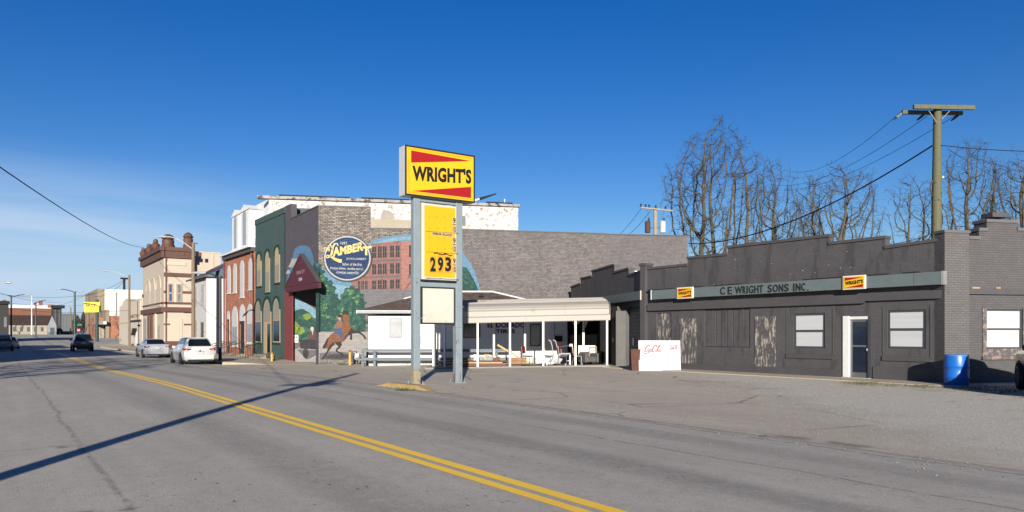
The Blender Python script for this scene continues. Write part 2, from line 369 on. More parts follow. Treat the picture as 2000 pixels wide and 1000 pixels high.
def sheet(name, xl, xr, y0, y1, m, off=0.0, dx=1.0, dy=1.0, skirt=0.0):
    ny = max(1, int((y1 - y0) / dy)); fl = xl if callable(xl) else (lambda y: xl); fr = xr if callable(xr) else (lambda y: xr)
    nx = max(1, int((fr((y0 + y1) / 2) - fl((y0 + y1) / 2)) / dx)); vs = []; fs = []
    for j in range(ny + 1):
        y = y0 + (y1 - y0) * j / ny
        for i in range(nx + 1):
            x = fl(y) + (fr(y) - fl(y)) * i / nx; vs.append((x, y, gz(x, y) + (off(x, y) if callable(off) else off)))
    W_ = nx + 1
    fs = [(j * W_ + i, j * W_ + i + 1, (j + 1) * W_ + i + 1, (j + 1) * W_ + i) for j in range(ny) for i in range(nx)]
    if skirt:
        edge = [i for i in range(W_)] + [j * W_ + nx for j in range(1, ny + 1)] + [ny * W_ + i for i in range(nx - 1, -1, -1)] + [j * W_ for j in range(ny - 1, 0, -1)]
        o = len(vs); vs += [(vs[e][0], vs[e][1], vs[e][2] - skirt) for e in edge]; k = len(edge)
        fs += [(edge[(i + 1) % k], edge[i], o + i, o + (i + 1) % k) for i in range(k)]
    me = bpy.data.meshes.new(name); me.from_pydata(vs, [], fs); me.materials.append(m); o = bpy.data.objects.new(name, me); COL.objects.link(o); o['kind'] = 'structure'; return o
ASPH = ground_mat('asphalt', (.322, .292, .248), (.385, .352, .300), 'road')
LOT = ground_mat('lot_asphalt', (.355, .308, .242), (.41, .36, .288), 'lot')
WALK = ground_mat('concrete_walk', (.325, .27, .202), (.372, .315, .238), 'walk')
DIRT = mat('dry_ground', (.13, .12, .075), .95, var=.35, scale=.08, bump=.5, bs=3)
xs = [-1500, -600, -250, -120, -70, -40, -20, -8, -2.1, 4, 11, 15.5, 24, 34, 50, 80, 140, 300, 700, 1800]
ys = [-600, -200, -80, -30, 0, 11, 22, 26, 30, 34, 38, 44, 60, 80, 95] + list(range(105, 235, 10)) + [260, 330, 500, 900, 2400]
me = bpy.data.meshes.new('terrain'); me.from_pydata([(x, y, gz(x, y) - .16) for y in ys for x in xs], [], [(j * len(xs) + i, j * len(xs) + i + 1, (j + 1) * len(xs) + i + 1, (j + 1) * len(xs) + i) for j in range(len(ys) - 1) for i in range(len(xs) - 1)])
me.materials.append(DIRT); o = bpy.data.objects.new('terrain', me); COL.objects.link(o); o['kind'] = 'structure'
sheet('road', -2.2, 10.9, -35, 116, ASPH, 0, .8, 1.0)
sheet('cross_street', -22, 46, 116, 236, ASPH, 0, 2.5, 2.0)
sheet('parking_lot', 9.9, 62, -40, 46, LOT, .004, 1.0, 1.0)
def kerbx(y): return 10.9 + 2.6 * sm((48.6 - y) / 4.6)
sheet('sidewalk', kerbx, 15.48, 44.0, 112, WALK, lambda x, y: .012 + .118 * sm((y - 44.5) / 3.6), .6, .6, skirt=.2)
sheet('garage_walk', 22.75, 24.3, 10.2, 25.5, WALK, .03, .5, .8, skirt=.1)
sheet('left_verge', -22, -2.2, -35, 116, WALK, .08, 1.5, 1.5, skirt=.15)
# painted centre lines, worn
ym = bpy.data.materials.new('yellow_paint'); ym.use_nodes = True; nt = ym.node_tree; b = nt.nodes['Principled BSDF']; b.inputs['Roughness'].default_value = .6
tc = nn(nt, 'ShaderNodeTexCoord'); n1 = nn(nt, 'ShaderNodeTexNoise', i_Scale=14.0, i_Detail=8.0, i_Roughness=.8); n2 = nn(nt, 'ShaderNodeTexNoise', i_Scale=1.2, i_Detail=5.0)
mp = nn(nt, 'ShaderNodeMapping'); mp.inputs['Scale'].default_value = (2, .5, 1)
r1 = nn(nt, 'ShaderNodeMapRange'); r1.inputs['From Min'].default_value = .6; r1.inputs['From Max'].default_value = .68; mx = nn(nt, 'ShaderNodeMix', data_type='RGBA'); m0 = nn(nt, 'ShaderNodeMix', data_type='RGBA')
m0.inputs[6].default_value = (.88, .56, .025, 1); m0.inputs[7].default_value = (.72, .43, .03, 1); mx.inputs[7].default_value = (.32, .24, .12, 1)
L = nt.links.new; L(tc.outputs['Object'], mp.inputs[0]); L(mp.outputs[0], n1.inputs['Vector']); L(mp.outputs[0], n2.inputs['Vector']); L(n2.outputs[0], m0.inputs[0]); L(n1.outputs[0], r1.inputs[0]); L(r1.outputs[0], mx.inputs[0]); L(m0.outputs[2], mx.inputs[6]); L(mx.outputs[2], b.inputs['Base Color'])
sheet('yellow_line', 4.10, 4.235, -10, 80, ym, .005, .1, 1.0); sheet('yellow_line', 4.33, 4.485, -10, 80, ym, .005, .1, 1.0)
# yellow kerb stone at the foot of the sign
YK = mat('kerb_yellow', (.598, .40, .15), .85, var=.3, scale=6, bump=.5, dirt=(.30, .27, .22), dirt_amt=.4, dscale=9)
a, c = G(737, 753), G(843, 764)
mb = MB(); n = 16; vs = []
for i in range(n + 1):
    p = a.lerp(c, i / n); h = .13 * min(1, 4 * i / n, 4 * (n - i) / n) + .004; q = Vector((.022, -.01)) * 0
    t = (c - a).normalized(); nx_ = Vector((-t.y, t.x, 0)); nx_ = nx_ if nx_.x > 0 else -nx_; z = gz(p.x, p.y)
    wv = .03 * math.sin(i * 1.7)
    for k, hh in ((-.10, -.05), (-.10 + wv * .3, h * .8), (-.06, h), (.22, h), (.26 + wv, -.05)): vs.append((p.x + nx_.x * k, p.y + nx_.y * k, z + hh))
mb._a(vs, [(i * 5 + j, i * 5 + j + 1, (i + 1) * 5 + j + 1, (i + 1) * 5 + j) for i in range(n) for j in range(4)])
tag(mb.make('yellow_kerb', YK, None), 'short worn yellow painted kerb at the foot of the tall price sign', 'kerb')
p0, p1 = Vector((kerbx(46.1), 46.1)), Vector((10.9, 50)); mb = MB(); vs = []
for i in range(13):
    y = 48.2 + 1.6 * i / 12; x = kerbx(y); z = gz(x, y); vs += [(x - .13, y - .08, z - .05), (x - .11, y - .05, z + .135), (x + .12, y, z + .15), (x + .14, y, z)]
mb._a(vs, [(i * 4 + j, i * 4 + j + 1, (i + 1) * 4 + j + 1, (i + 1) * 4 + j) for i in range(12) for j in range(3)])
tag(mb.make('yellow_kerb', YK, None), 'curved yellow painted kerb corner behind the white hatchback', 'kerb')
# loose stones
def stones(name, n, region, r0, r1, m, seed=3):
    rn = random.Random(seed); vs = []; fs = []
    base = [(1, 0, 0), (0, 1, 0), (-1, 0, 0), (0, -1, 0), (0, 0, 1), (0, 0, -.4)]; fb = [(0, 1, 4), (1, 2, 4), (2, 3, 4), (3, 0, 4), (1, 0, 5), (2, 1, 5), (3, 2, 5), (0, 3, 5)]
    for _ in range(n):
        x, y = region(rn)
        r = r0 * (r1 / r0) ** (rn.random() ** 2.2); q = rn.random() * 6.28; o = len(vs); z = gz(x, y) + r * .2
        sx_, sy_, sz = r * rn.uniform(.7, 1.3), r * rn.uniform(.6, 1.1), r * rn.uniform(.4, .8)
        for b_ in base:
            u, v = b_[0] * sx_ * rn.uniform(.8, 1.2), b_[1] * sy_ * rn.uniform(.8, 1.2); vs.append((x + u * math.cos(q) - v * math.sin(q), y + u * math.sin(q) + v * math.cos(q), z + b_[2] * sz))
        fs += [tuple(o + i for i in f) for f in fb]
    me = bpy.data.meshes.new(name); me.from_pydata(vs, [], fs); me.materials.append(m); o = bpy.data.objects.new(name, me); COL.objects.link(o); tag(o, 'pale loose gravel stones scattered over the ' + name.split('_')[1] + ' in front of the grey garage' if 'lot' in name else 'loose grit along the edge of the asphalt road', 'gravel'); o['kind'] = 'stuff'; return o
def reg_lot(rn):
    while True:
        x, y = rn.uniform(11, 23), rn.uniform(-2, 24)
        if .42 * x - .305 * y + rn.gauss(1.8, .55) > 4.9 and x < 22.8: return x, y
def reg_edge(rn): return rn.gauss(10.3, .9), rn.uniform(2, 24)
stones('gravel_lot', 36000, reg_lot, .006, .018, mat('gravel_stone', (.37, .345, .30), .9, var=.5, scale=9))
stones('gravel_edge', 3500, reg_edge, .006, .022, mat('grit_stone', (.33, .31, .28), .9, var=.5, scale=9), 5)
def tufts(name, pts, m, label, h=.12, blades=60, spread=.25):
    rn = random.Random(11); vs = []; fs = []
    for cx, cy, s in pts:
        for _ in range(int(blades * s)):
            x, y = cx + rn.gauss(0, spread * s), cy + rn.gauss(0, spread * s * .5); q = rn.random() * 6.28; hh = h * rn.uniform(.4, 1.2); w_ = .008; l = rn.gauss(0, .5) * hh
            o = len(vs); z = gz(x, y); vs += [(x - w_ * math.cos(q), y - w_ * math.sin(q), z), (x + w_ * math.cos(q), y + w_ * math.sin(q), z), (x + l * math.sin(q), y + l * math.cos(q), z + hh)]; fs.append((o, o + 1, o + 2))
    me = bpy.data.meshes.new(name); me.from_pydata(vs, [], fs); me.materials.append(m); o = bpy.data.objects.new(name, me); COL.objects.link(o); tag(o, label, 'weeds'); o['kind'] = 'stuff'
GRASS = mat('grass_green', (.07, .12, .025), .9, var=.4, scale=6)
a = G(788, 763); tufts('grass_tuft', [(a.x, a.y, .8)], GRASS, 'small tuft of green grass at the yellow kerb by the price sign', .1, 160, .22)
rn = random.Random(2)
pts = [(rn.uniform(21.5, 23.6), rn.uniform(8.5, 13.2), rn.uniform(.5, 1.2)) for _ in range(40)]
tufts('weed_patch', pts, mat('grass_dry', (.16, .15, .06), .95, var=.4, scale=5), 'dry weeds in the gravel beside the blue barrel', .05, 90, .4)
# ---------------------------------------------------------------- the grey garage (facade along the street)
GP = dict(var=.16, scale=1.2, rough=.6, spec=.45)
PG = mat('grey_wall_paint', (.112, .106, .112), bump=.4, bs=25, brick=dict(w=.22, h=.075, v=.05, mc=.88, m=.008, b=.45), dirt=(.078, .073, .078), dirt_amt=.42, dscale=1.6, streak=True, **GP)
PGT = mat('grey_trim_paint', (.098, .092, .098), bump=.2, **GP)
PGB = mat('grey_brick_paint', (.125, .118, .122), .7, var=.12, scale=3, brick=dict(w=.22, h=.075, v=.07, mc=.80, m=.009, b=.8), bump=.4)
BANDC = mat('band_blue_grey', (.170, .215, .222), .55, var=.09, scale=2, dirt=(.14, .17, .17), dirt_amt=.2)
PEEL = mat('peeling_plywood', (.105, .10, .105), .85, var=.1, scale=3, dirt=(.50, .45, .385), dirt_amt=.46, dscale=7.5, streak=True, bump=.8, bs=12)
WIN = mat('window_frame_grey', (.075, .078, .085), .5, var=.06)
BLIND = mat('white_blind', (.60, .62, .635), .30, var=.09, scale=1.5, spec=.6, stretch=(.25, .25, 7))
DARKG = mat('dark_glass', (.012, .016, .024), .12, var=.05, spec=.7)
WHITE = mat('white_metal', (.72, .72, .70), .45, var=.07, scale=4, dirt=(.5, .48, .44), dirt_amt=.1)
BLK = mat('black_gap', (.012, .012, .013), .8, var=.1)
ROOFM = mat('flat_roof', (.12, .12, .12), .9, var=.2)
A = street(24.28, 1262, .1)
gar = fthing(A, 'garage_building', 'long low dark grey painted garage with stepped parapet and grey name band', 'building')
sE = A.s(1846)
prof_px = [(1254, 528), (1343, 519), (1343.2, 506), (1421, 499), (1421.2, 485), (1620, 462.5), (1620.2, 478), (1729, 466), (1729.2, 486), (1846, 470)]
prof = [A.m(x, y) for x, y in prof_px]
prof = [(s if i % 2 == 0 or i in (9,) else s, z) for i, (s, z) in enumerate(prof)]
def R(x0, y0, x1, y1, fr=A): return fr.rect(x0, y0, x1, y1)
o_panel1 = R(1282, 611, 1311, 690); o_board = R(1376, 603, 1465, 678); o_peel2 = R(1475, 618, 1515, 730); o_peel1 = R(1328, 622, 1360, 722)
o_w1 = R(1550, 612, 1611, 680); o_door = R(1655, 618, 1699, 741); o_w2 = R(1733, 605, 1808, 681)
o_door = (o_door[0], o_door[1], 0.0, o_door[3])
mb = MB(); wall(mb, A.s(1260), sE, -.2, prof, [o_panel1, o_board, o_w1, o_door, o_w2], 0, .13)
mb.make('front_wall', PG, gar)
mb = MB()
for (a, za), (b, zb) in zip(prof, prof[1:]):
    if b - a > .1: mb.prism([(a, za - .9), (b, zb - .9), (b, zb), (a, za)], .004, .28)
mb.make('parapet', PGB, gar)
top_lo = min(z for _, z in prof) - .55
depth_pts = [(A.s(1262), .14), (sE, .14), (sE - .39 * 0, 9.5), (A.s(1262) + 0, 9.5)]
# side and rear walls follow the oblique lot lines
k9 = 9.5; sh = k9 * math.tan(math.radians(23))
pa = [(A.s(1262) + .02, .14), (sE - .7, .14), (sE - .7 + sh, k9), (A.s(1262) + .02 + sh, k9)]
MB().prismz(pa, -.2, top_lo).make('rear_block', PGB, gar)
MB().prismz([(x, y + .01) for x, y in pa], top_lo + .002, top_lo + .08).make('roof', ROOFM, gar)
for (a, za), (b, zb) in zip(prof, prof[1:]):
    if b - a > .1: MB().prism([(a - .02, za), (b + .02, zb), (b + .02, zb + .10), (a - .02, za + .10)], -.05, .33).make('coping', PGT, gar)
for x0, x1, y0, y1 in ((1474, 1495, 472, 478), (1545, 1562, 463, 470)):
    a, b, c, d = R(x0, y0, x1, y1); B(a, b, .0, .24, c - .02, d).make('merlon', PGB, gar)
# name band
bz0, bz1 = A.z(1560, 571), A.z(1560, 549.5)
ba, bb = A.s(1271, -.3), A.s(1843, -.3)
band = B(ba + .05, bb - .08, -.3, -.002, bz0, bz1).make('name_band', BANDC, gar, bevel=.008)
B(bb - .08, bb, -.31, -.002, bz0 - .01, bz1 + .01).make('end_cap', mat('band_cap', (.36, .35, .35), .6, dirt=(.25, .2, .15), dirt_amt=.3), band)
B(ba, ba + .05, -.31, -.002, bz0 - .01, bz1 + .01).make('end_cap', WHITE, band)
x = ba + 2.2
while x < bb - .3:
    B(x, x + .012, -.303, -.29, bz0, bz1).make('joint', PGT, band); x += 2.35
for x0, x1 in ((1271, 1320), (1345, 1376), (1400, 1453), (1575, 1650), (1700, 1742), (1770, 1800)):
    B(A.s(x0), A.s(x1), -.24, -.004, bz1 + .002, bz1 + .05).make('bent_flashing', BLK, gar)
# raised letters
def lett(ch, x0, x1, h=1.0):
    a, b = A.s(x0, -.3), A.s(x1, -.3); ym_ = (x0 + x1) / 2; z0 = A.z(ym_, 575.5 - (ym_ - 1406) * .047, -.3); z1 = A.z(ym_, 561 - (ym_ - 1406) * .05, -.3)
    return text(ch, BLK, a, b, z0, z1 if h == 1 else z0 + (z1 - z0) * h, -.302, band, 'letter', bold=.012, depth=.02)
for ch, x0, x1 in (('C', 1407, 1416), ('E', 1422, 1430), ('W', 1436, 1450), ('R', 1451, 1457), ('I', 1459, 1461), ('G', 1463, 1472), ('H', 1474, 1482), ('T', 1483, 1491),
                   ('S', 1500, 1508), ('O', 1510, 1520), ('N', 1522, 1530), ('S', 1532, 1541), ('I', 1550, 1552), ('N', 1555, 1564)):
    lett(ch, x0, x1)
lett('C', 1566, 1573); lett('.', 1577.5, 1580, .16)
def wrights_face(parent, s0, s1, z0, z1, y, rise=.0, big=False):
    """yellow face with two red wedges and the black name"""
    YF = mat('sign_yellow', (.80, .46, .010), .35, var=.04, spec=.5, coat=.3 if big else 0); RD = mat('sign_red', (.46, .012, .014), .4, var=.06); BL = mat('letter_black', (.010, .010, .011), .5)
    w_, h_ = s1 - s0, z1 - z0
    MB().box(s0, s1, y, y + .012, z0, z1).make('sign_face', YF, parent)
    MB().prism([(s0 + .065 * w_, z0 + .93 * h_), (s0 + .96 * w_, z0 + .90 * h_), (s0 + .065 * w_, z0 + .67 * h_)], y - .006, y - .001).make('red_wedge', RD, parent)
    MB().prism([(s0 + .96 * w_, z0 + .07 * h_), (s0 + .08 * w_, z0 + .07 * h_), (s0 + .96 * w_, z0 + .32 * h_)], y - .006, y - .001).make('red_wedge', RD, parent)
    text("WRIGHT'S", BL, s0 + .08 * w_, s0 + .965 * w_, z0 + .285 * h_, z0 + .62 * h_, y - .008, parent, 'lettering', rise=.10 * h_, bold=.048)
for x0, y0, x1, y1, lb in ((1322, 561, 1353, 583, 'small yellow and red square name sign near the left end of the name band'), (1646, 538, 1690, 565, 'yellow and red square name sign on the right half of the name band')):
    a, b, c, d = A.rect(x0, y0, x1, y1, -.36)
    t = fthing(A, 'name_sign', lb, 'sign', 'small name signs on the garage band')
    B(a, b, -.36, -.302, c, d).make('cabinet', WHITE, t); wrights_face(t, a + .04, b - .04, c + .035, d - .035, -.376)
# flakes where the paint has come off the wall above the band
rn = random.Random(6); mb = MB()
for _ in range(16):
    s_, z_ = rn.uniform(1, sE - 1), rn.uniform(bz1 + .08, bz1 + 1.1); w_ = rn.uniform(.012, .045); mb.box(s_, s_ + w_ * 1.4, -.003, -.001, z_, z_ + w_ * .6)
o_ = mb.make('paint_flakes', mat('flake_pale', (.48, .46, .43), .9), gar); o_['kind'] = 'stuff'
# brow ledge
lz = A.z(1560, 588); la, lb_, lc = A.s(1268), A.s(1691), sE - .02
B(la, lb_, -.13, -.002, lz - .17, lz + .13).make('brow_ledge', PGT, gar); B(lb_ + .004, lc, -.12, -.002, lz - .10, lz + .16).make('brow_ledge', PGT, gar)
B(A.s(1268), o_door[0] - .22, -.035, -.002, -.15, A.z(1500, 716)).make('plinth', PGT, gar); B(o_door[1] + .12, sE - .02, -.035, -.002, -.15, A.z(1760, 716.5)).make('plinth', PGT, gar)
# boarded openings
a, b, c, d = o_panel1; B(a, b, .06, .1, c, d).make('peeling_panel', PEEL, gar)
a, b, c, d = o_peel1; B(a, b, -.03, -.002, c, d).make('peeling_panel', PEEL, gar, label='tall peeling plywood panel beside the white sign boards')
a, b, c, d = o_peel2; B(a, b, -.03, -.002, c, d).make('peeling_panel', PEEL, gar, label='tall badly peeled plywood door between boards and window'); B(a - .03, b + .03, -.05, -.002, c - .16, c).make('sill', PGT, gar)
a, b, c, d = o_board; n = 8; B(a, b, .09, .12, c, d).make('backing', PGT, gar)
for i in range(n):
    w_ = (b - a) / n; B(a + i * w_ + .018, a + (i + 1) * w_ - .018, .03 + .012 * (i % 3), .088, c + .02, d - .02).make('board', PG, gar)
for op, (x0, y0, x1, y1) in ((o_w1, (1536, 602, 1628, 697)), (o_w2, (1724, 597, 1819, 702))):
    a, b, c, d = op; sash(gar, a, b, c, d, .03, WIN, BLIND, .07)
    # sunk surround with a projecting sill block
    s0, s1, z0, z1 = A.rect(x0, y0, x1, y1); t_ = .03
    mb = MB(); mb.box(s0, s0 + t_, -.02, -.002, z0, z1); mb.box(s1 - t_, s1, -.02, -.002, z0, z1); mb.make('surround', PGT, gar)
    B(s0, s1, -.05, -.002, z0 - .06, z0 + .10).make('sill', PGT, gar)
# door with white frame and dark glass
a, b, c, d = o_door; B(a - .14, a + .07, -.05, .1, c, d + .02).make('door_frame', WHITE, gar); B(b - .05, b + .05, -.02, .1, c, d).make('door_frame', WIN, gar); B(a + .07, b - .05, .0, .1, d - .10, d).make('door_frame', WHITE, gar)
dr = MB(); dz = 1.13; a2, b2 = a + .075, b - .055
dr.box(a2, a2 + .07, .06, .1, c + .03, d - .11); dr.box(b2 - .07, b2, .06, .1, c + .03, d - .11); dr.box(a2 + .07, b2 - .07, .06, .1, c + .03, c + .22); dr.box(a2 + .07, b2 - .07, .06, .1, d - .18, d - .11); dr.box(a2 + .07, b2 - .07, .055, .1, dz - .03, dz + .03)
door = dr.make('door', mat('aluminium_door', (.35, .36, .37), .4, .6), gar)
for z0, z1 in ((c + .22, dz - .03), (dz + .03, d - .18)): B(a2 + .07, b2 - .07, .076, .084, z0, z1).make('pane', mat('door_glass', (.012, .02, .05), .08, var=.3, scale=4, spec=.7), door)
B(b2 - .06, b2 - .03, .0, .06, dz - .16, dz - .08).make('handle', WHITE, door); B(a - .14, b + .05, -.14, .0, -.1, .05).make('threshold', mat('pale_stone', (.5, .49, .46), .8), gar)
# curtain behind the door glass
mb = MB(); vs = []
for i in range(25):
    t = i / 24; vs += [(a2 + .1 + t * (b2 - a2 - .2) * .55, .115 + .02 * math.sin(i * 1.9), c + .2), (a2 + .1 + t * (b2 - a2 - .2) * .55, .115 + .02 * math.sin(i * 1.9), d - .2)]
mb._a(vs, [(i * 2, i * 2 + 2, i * 2 + 3, i * 2 + 1) for i in range(24)]); mb.make('curtain', mat('blue_curtain', (.03, .045, .12), .9), gar)
B(a, b, .128, .14, c, d).make('door_backing', BLK, gar)
# corner pillar
p = A.rect(1254, 517, 1281, 720)
B(A.s(1255), A.s(1264.5), -.16, .3, -.2, A.z(1260, 520)).make('corner_pillar', PGT, gar); B(A.s(1253.5), A.s(1266), -.2, .34, A.z(1260, 519.8), A.z(1260, 514.5)).make('pillar_cap', PGT, gar)

# ---------------------------------------------------------------- right wing, square to the lot lines
o = A.world(sE, 0)
RF = Frame(o.x, o.y, GA, .1)
rw = fthing(RF, 'brick_building', 'grey painted brick building at the right edge with stepped gable and one window', 'building')
pz = RF.z(1870, 455, -.12); p0, p1 = RF.s(1845, -.12), RF.s(1893, -.12)
B(p0, p1, -.12, .3, -.3, pz).make('brick_pillar', mat('pillar_brick_paint', (.165, .152, .152), .7, var=.12, scale=3, brick=dict(w=.22, h=.075, v=.08, mc=.74, m=.010, b=.9), bump=.4, dirt=(.11, .10, .10), dirt_amt=.25, dscale=3), rw); B(p0 - .03, p1 + .03, -.15, .33, pz + .002, pz + .09).make('pillar_cap', mat('cap_paint', (.17, .16, .165), .6), rw)
prf = [(1893, 467), (1912, 467), (1912.2, 451), (1927, 451), (1927.2, 434), (1987, 434), (1987.2, 451), (2001, 451), (2001.2, 466), (2080, 466)]
prf = [RF.m(x, y) for x, y in prf]; sR = prf[-1][0]
ow_ = RF.rect(1926, 604, 1997, 681)
mb = MB(); wall(mb, p1 - .02, sR, -.3, prf, [ow_], 0, .12); mb.make('gable_wall', PGB, rw)
for (a, za), (b, zb) in zip(prf, prf[1:]):
    if b - a > .1:
        MB().prism([(a, za - 1.2), (b, zb - 1.2), (b, zb), (a, za)], .004, .5).make('parapet_step', PGB, rw); B(a - .03, b + .03, -.04, .54, za + .001, za + .1).make('coping', mat('cap_paint', (.17, .16, .165), .6), rw)
mt = RF.m(1957, 431); B(mt[0] - .33, mt[0] + .33, .02, .48, mt[1] + .12, mt[1] + .26).make('gable_block', PGT, rw)
MB().prismz([(.35, .13), (sR, .13), (sR, 12), (4.2, 12)], -.3, prf[0][1] - .5).make('rear_block', PGB, rw)
a, b, c, d = ow_; sash(rw, a, b, c, d, .03, WIN, BLIND, .05)
s0, s1, z0, z1 = RF.rect(1918, 602, 1990, 701); mb = MB()
PE2 = mat('peeling_surround', (.13, .12, .125), .85, var=.15, dirt=(.36, .27, .22), dirt_amt=.5, dscale=6, bump=.6)
mb.box(s0, a, -.03, -.002, z0 + .1, d + .05); mb.box(b, b + .22, -.03, -.002, z0 + .1, d + .05); mb.box(a, b, -.03, -.002, z0 + .1, c); mb.make('surround', PE2, rw)
B(s0 - .04, b + .28, -.08, -.002, z0 - .02, z0 + .095).make('sill', PE2, rw)
s0, s1, z0, z1 = RF.rect(1893, 567, 2090, 576); B(p1, s1, -.09, -.002, z0, z1 + .03).make('brow_ledge', PGT, rw)
for x0, x1 in ((1896, 1912), (1943, 1952)): q = RF.rect(x0, 564, x1, 567); B(q[0], q[1], -.05, -.004, q[3], q[3] + .05).make('bare_patch', mat('bare_wood', (.5, .36, .2), .9), rw)

# ---------------------------------------------------------------- left wing of the garage (dark, lit only from the side)
o = A.world(A.s(1262), 0)
WF = Frame(o.x, o.y, GA - math.pi / 2, .1)
wg = fthing(WF, 'garage_wing', 'dark grey stepped gable wing of the garage with open service bays', 'building')
wp = [(1115, 562), (1134, 555), (1134.2, 545.5), (1156, 540.5), (1156.2, 531), (1200, 518.5), (1200.2, 533.5), (1228, 525.5), (1228.2, 539), (1253, 530.5)]
wp = [WF.m(x, y) for x, y in wp]; wp[-1] = (-.02, wp[-1][1])
bay1 = WF.rect(1135, 604, 1172, 714); bay1 = (bay1[0], bay1[1], 0, bay1[3]); bay2 = WF.rect(1190, 600, 1198, 714); bay3 = WF.rect(1222, 600, 1253, 719); bay3 = (bay3[0], bay3[1] - .1, 0, bay3[3] - .0)
bay2 = (WF.s(1188), WF.s(1200), 0, bay3[3])
mb = MB(); wall(mb, wp[0][0], -.02, -.3, wp, [bay1, bay2, bay3], 0, .3); mb.make('front_wall', PG, wg)
for (a, za), (b, zb) in zip(wp, wp[1:]):
    if b - a > .1:
        MB().prism([(a, za - .8), (b, zb - .8), (b, zb), (a, za)], .004, .3).make('parapet_step', PG, wg); MB().prism([(a - .03, za), (b + .03, zb), (b + .03, zb + .09), (a - .03, za + .09)], -.05, .34).make('coping', PGT, wg)
zr = wp[0][1] - .5
MB().prismz([(wp[0][0], .32), (-.05, .32), (-.05, 8), (wp[0][0], 8)], -.3, zr).make('rear_block', PG, wg)
q0, q1, q2, q3 = WF.rect(1158, 582, 1254.5, 570); zb0, zb1 = WF.z(1253, 585, -.25), WF.z(1253, 567.5, -.25)
nb = B(WF.s(1158, -.25), -.12, -.25, -.002, zb0, zb1).make('name_band', BANDC, wg); B(-.12, -.07, -.26, -.002, zb0 - .01, zb1 + .01).make('end_cap', mat('cap_cream', (.6, .5, .42), .7), nb)
# roll-up door in the near bay, slat by slat
a, b, c, d = bay3; n = 16
for i in range(n):
    z0 = c + (d - c) * i / n; B(a + .02, b - .02, .2 + .006 * (i % 2), .26, z0 + .008, z0 + (d - c) / n - .004).make('door_slat', mat('door_slat_grey', (.16, .165, .17), .5, var=.1), wg)
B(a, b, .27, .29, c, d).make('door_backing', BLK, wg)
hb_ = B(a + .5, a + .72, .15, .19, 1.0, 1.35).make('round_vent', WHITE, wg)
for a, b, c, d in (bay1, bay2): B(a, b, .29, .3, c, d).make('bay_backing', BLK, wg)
# the pier between the bays catches the sun on its end
B(WF.s(1201), WF.s(1213), -.2, -.002, -.3, bay3[3] + .1).make('pier', PG, wg); B(WF.s(1222) - .05, WF.s(1222), -.5, -.002, -.1, bay3[3] - .15).make('open_shutter', mat('shutter_pale', (.15, .145, .14), .6, var=.2, streak=True, dirt=(.15, .14, .13), dirt_amt=.3), wg)
B(WF.s(1204), WF.s(1206), -.23, -.2, 1.15, 1.35).make('switch_box', WHITE, wg)
# roof vents of the wing, pale
rv = thing('roof_hood', 'pale metal roof hood showing above the dark stepped wing', 'roof hood', (0, 0, 0))
q = P(1245, 518, 38.5); rv.location = (q.x, q.y, zr); rv.rotation_euler = (0, 0, -TH)
e0, e1 = P(1215, 516, 38.5), P(1255, 525, 38.5)
B(-1.0, .28, 0, 1.2, .0, q.z - zr - .3).make('hood_body', mat('galvanised', (.55, .57, .6), .4, .5), rv)
for i in range(4): B(-.95 + i * .3, -.72 + i * .3, -.03, -.002, .1, q.z - zr - .35).make('louvre', WHITE, rv)
MB().prism([(-1.15, q.z - zr - .3), (.4, q.z - zr - .45), (.4, q.z - zr - .40), (-1.15, q.z - zr - .2)], -.1, 1.3).make('hood_cap', PGT, rv)
# ---------------------------------------------------------------- tall price sign
g0 = G(815, 751)
S = Frame(g0.x, g0.y, 0.0, g0.z)
STEEL = mat('pale_blue_steel', (.29, .36, .40), .5, var=.1, scale=3, dirt=(.20, .09, .04), dirt_amt=.12, dscale=5, streak=True, spec=.5)
RUSTY = mat('rusty_steel', (.29, .36, .40), .6, var=.15, scale=3, dirt=(.20, .065, .025), dirt_amt=.36, dscale=4, streak=True)
CREAM = mat('cream_frame', (.62, .60, .52), .5, var=.08, dirt=(.35, .28, .2), dirt_amt=.15)
sg = fthing(S, 'price_sign', 'tall two post roadside sign with yellow fuel price board between the legs', 'sign')
zt = S.z(815, 386)
a0, a1 = S.s(808, -.1), S.s(821, -.1); b0, b1 = S.s(890.5, -.1), S.s(903, -.1)
zy = S.z(815, 722)
post = B(a0, a1, -.11, .11, zy, zt).make('post', STEEL, sg, bevel=.01); B(a0 + .0, a1, -.108, .108, -.05, zy - .002).make('painted_foot', mat('old_cream_paint', (.42, .36, .24), .7, dirt=(.2, .1, .05), dirt_amt=.4, dscale=6), sg)
zm = S.z(896, 640)
B(b0, b1, -.11, .11, zm, zt).make('post', STEEL, sg, bevel=.01); B(b0, b1, -.11, .11, -.05, zm - .002).make('post', RUSTY, sg, bevel=.01, label='lower half of the right leg, streaked with rust')
for x0, x1 in ((a0, a1), (b0, b1)):
    B(x0 - .1, x1 + .1, -.22, .22, -.02, .035).make('base_plate', RUSTY, sg)
    for dx, dy in ((-.05, -.17), (-.05, .17), (x1 - x0 + .05, -.17), (x1 - x0 + .05, .17)): MB().lathe([(.018, 0), (.018, .09)], (x0 + dx, dy, .035), 6).make('bolt', RUSTY, sg)
for y0, y1 in ((386, 396), (550, 559)):
    z1, z0 = S.z(856, y0 + 2), S.z(856, y1 + 2); B(a1, b0, -.08, .08, z0, z1).make('cross_bar', STEEL, sg)
for x, y in ((815, 622), (896, 600)): B(S.s(x) - .13, S.s(x) + .13, -.125, -.105, S.z(x, y), S.z(x, y) + .02).make('band_clamp', RUSTY, sg)
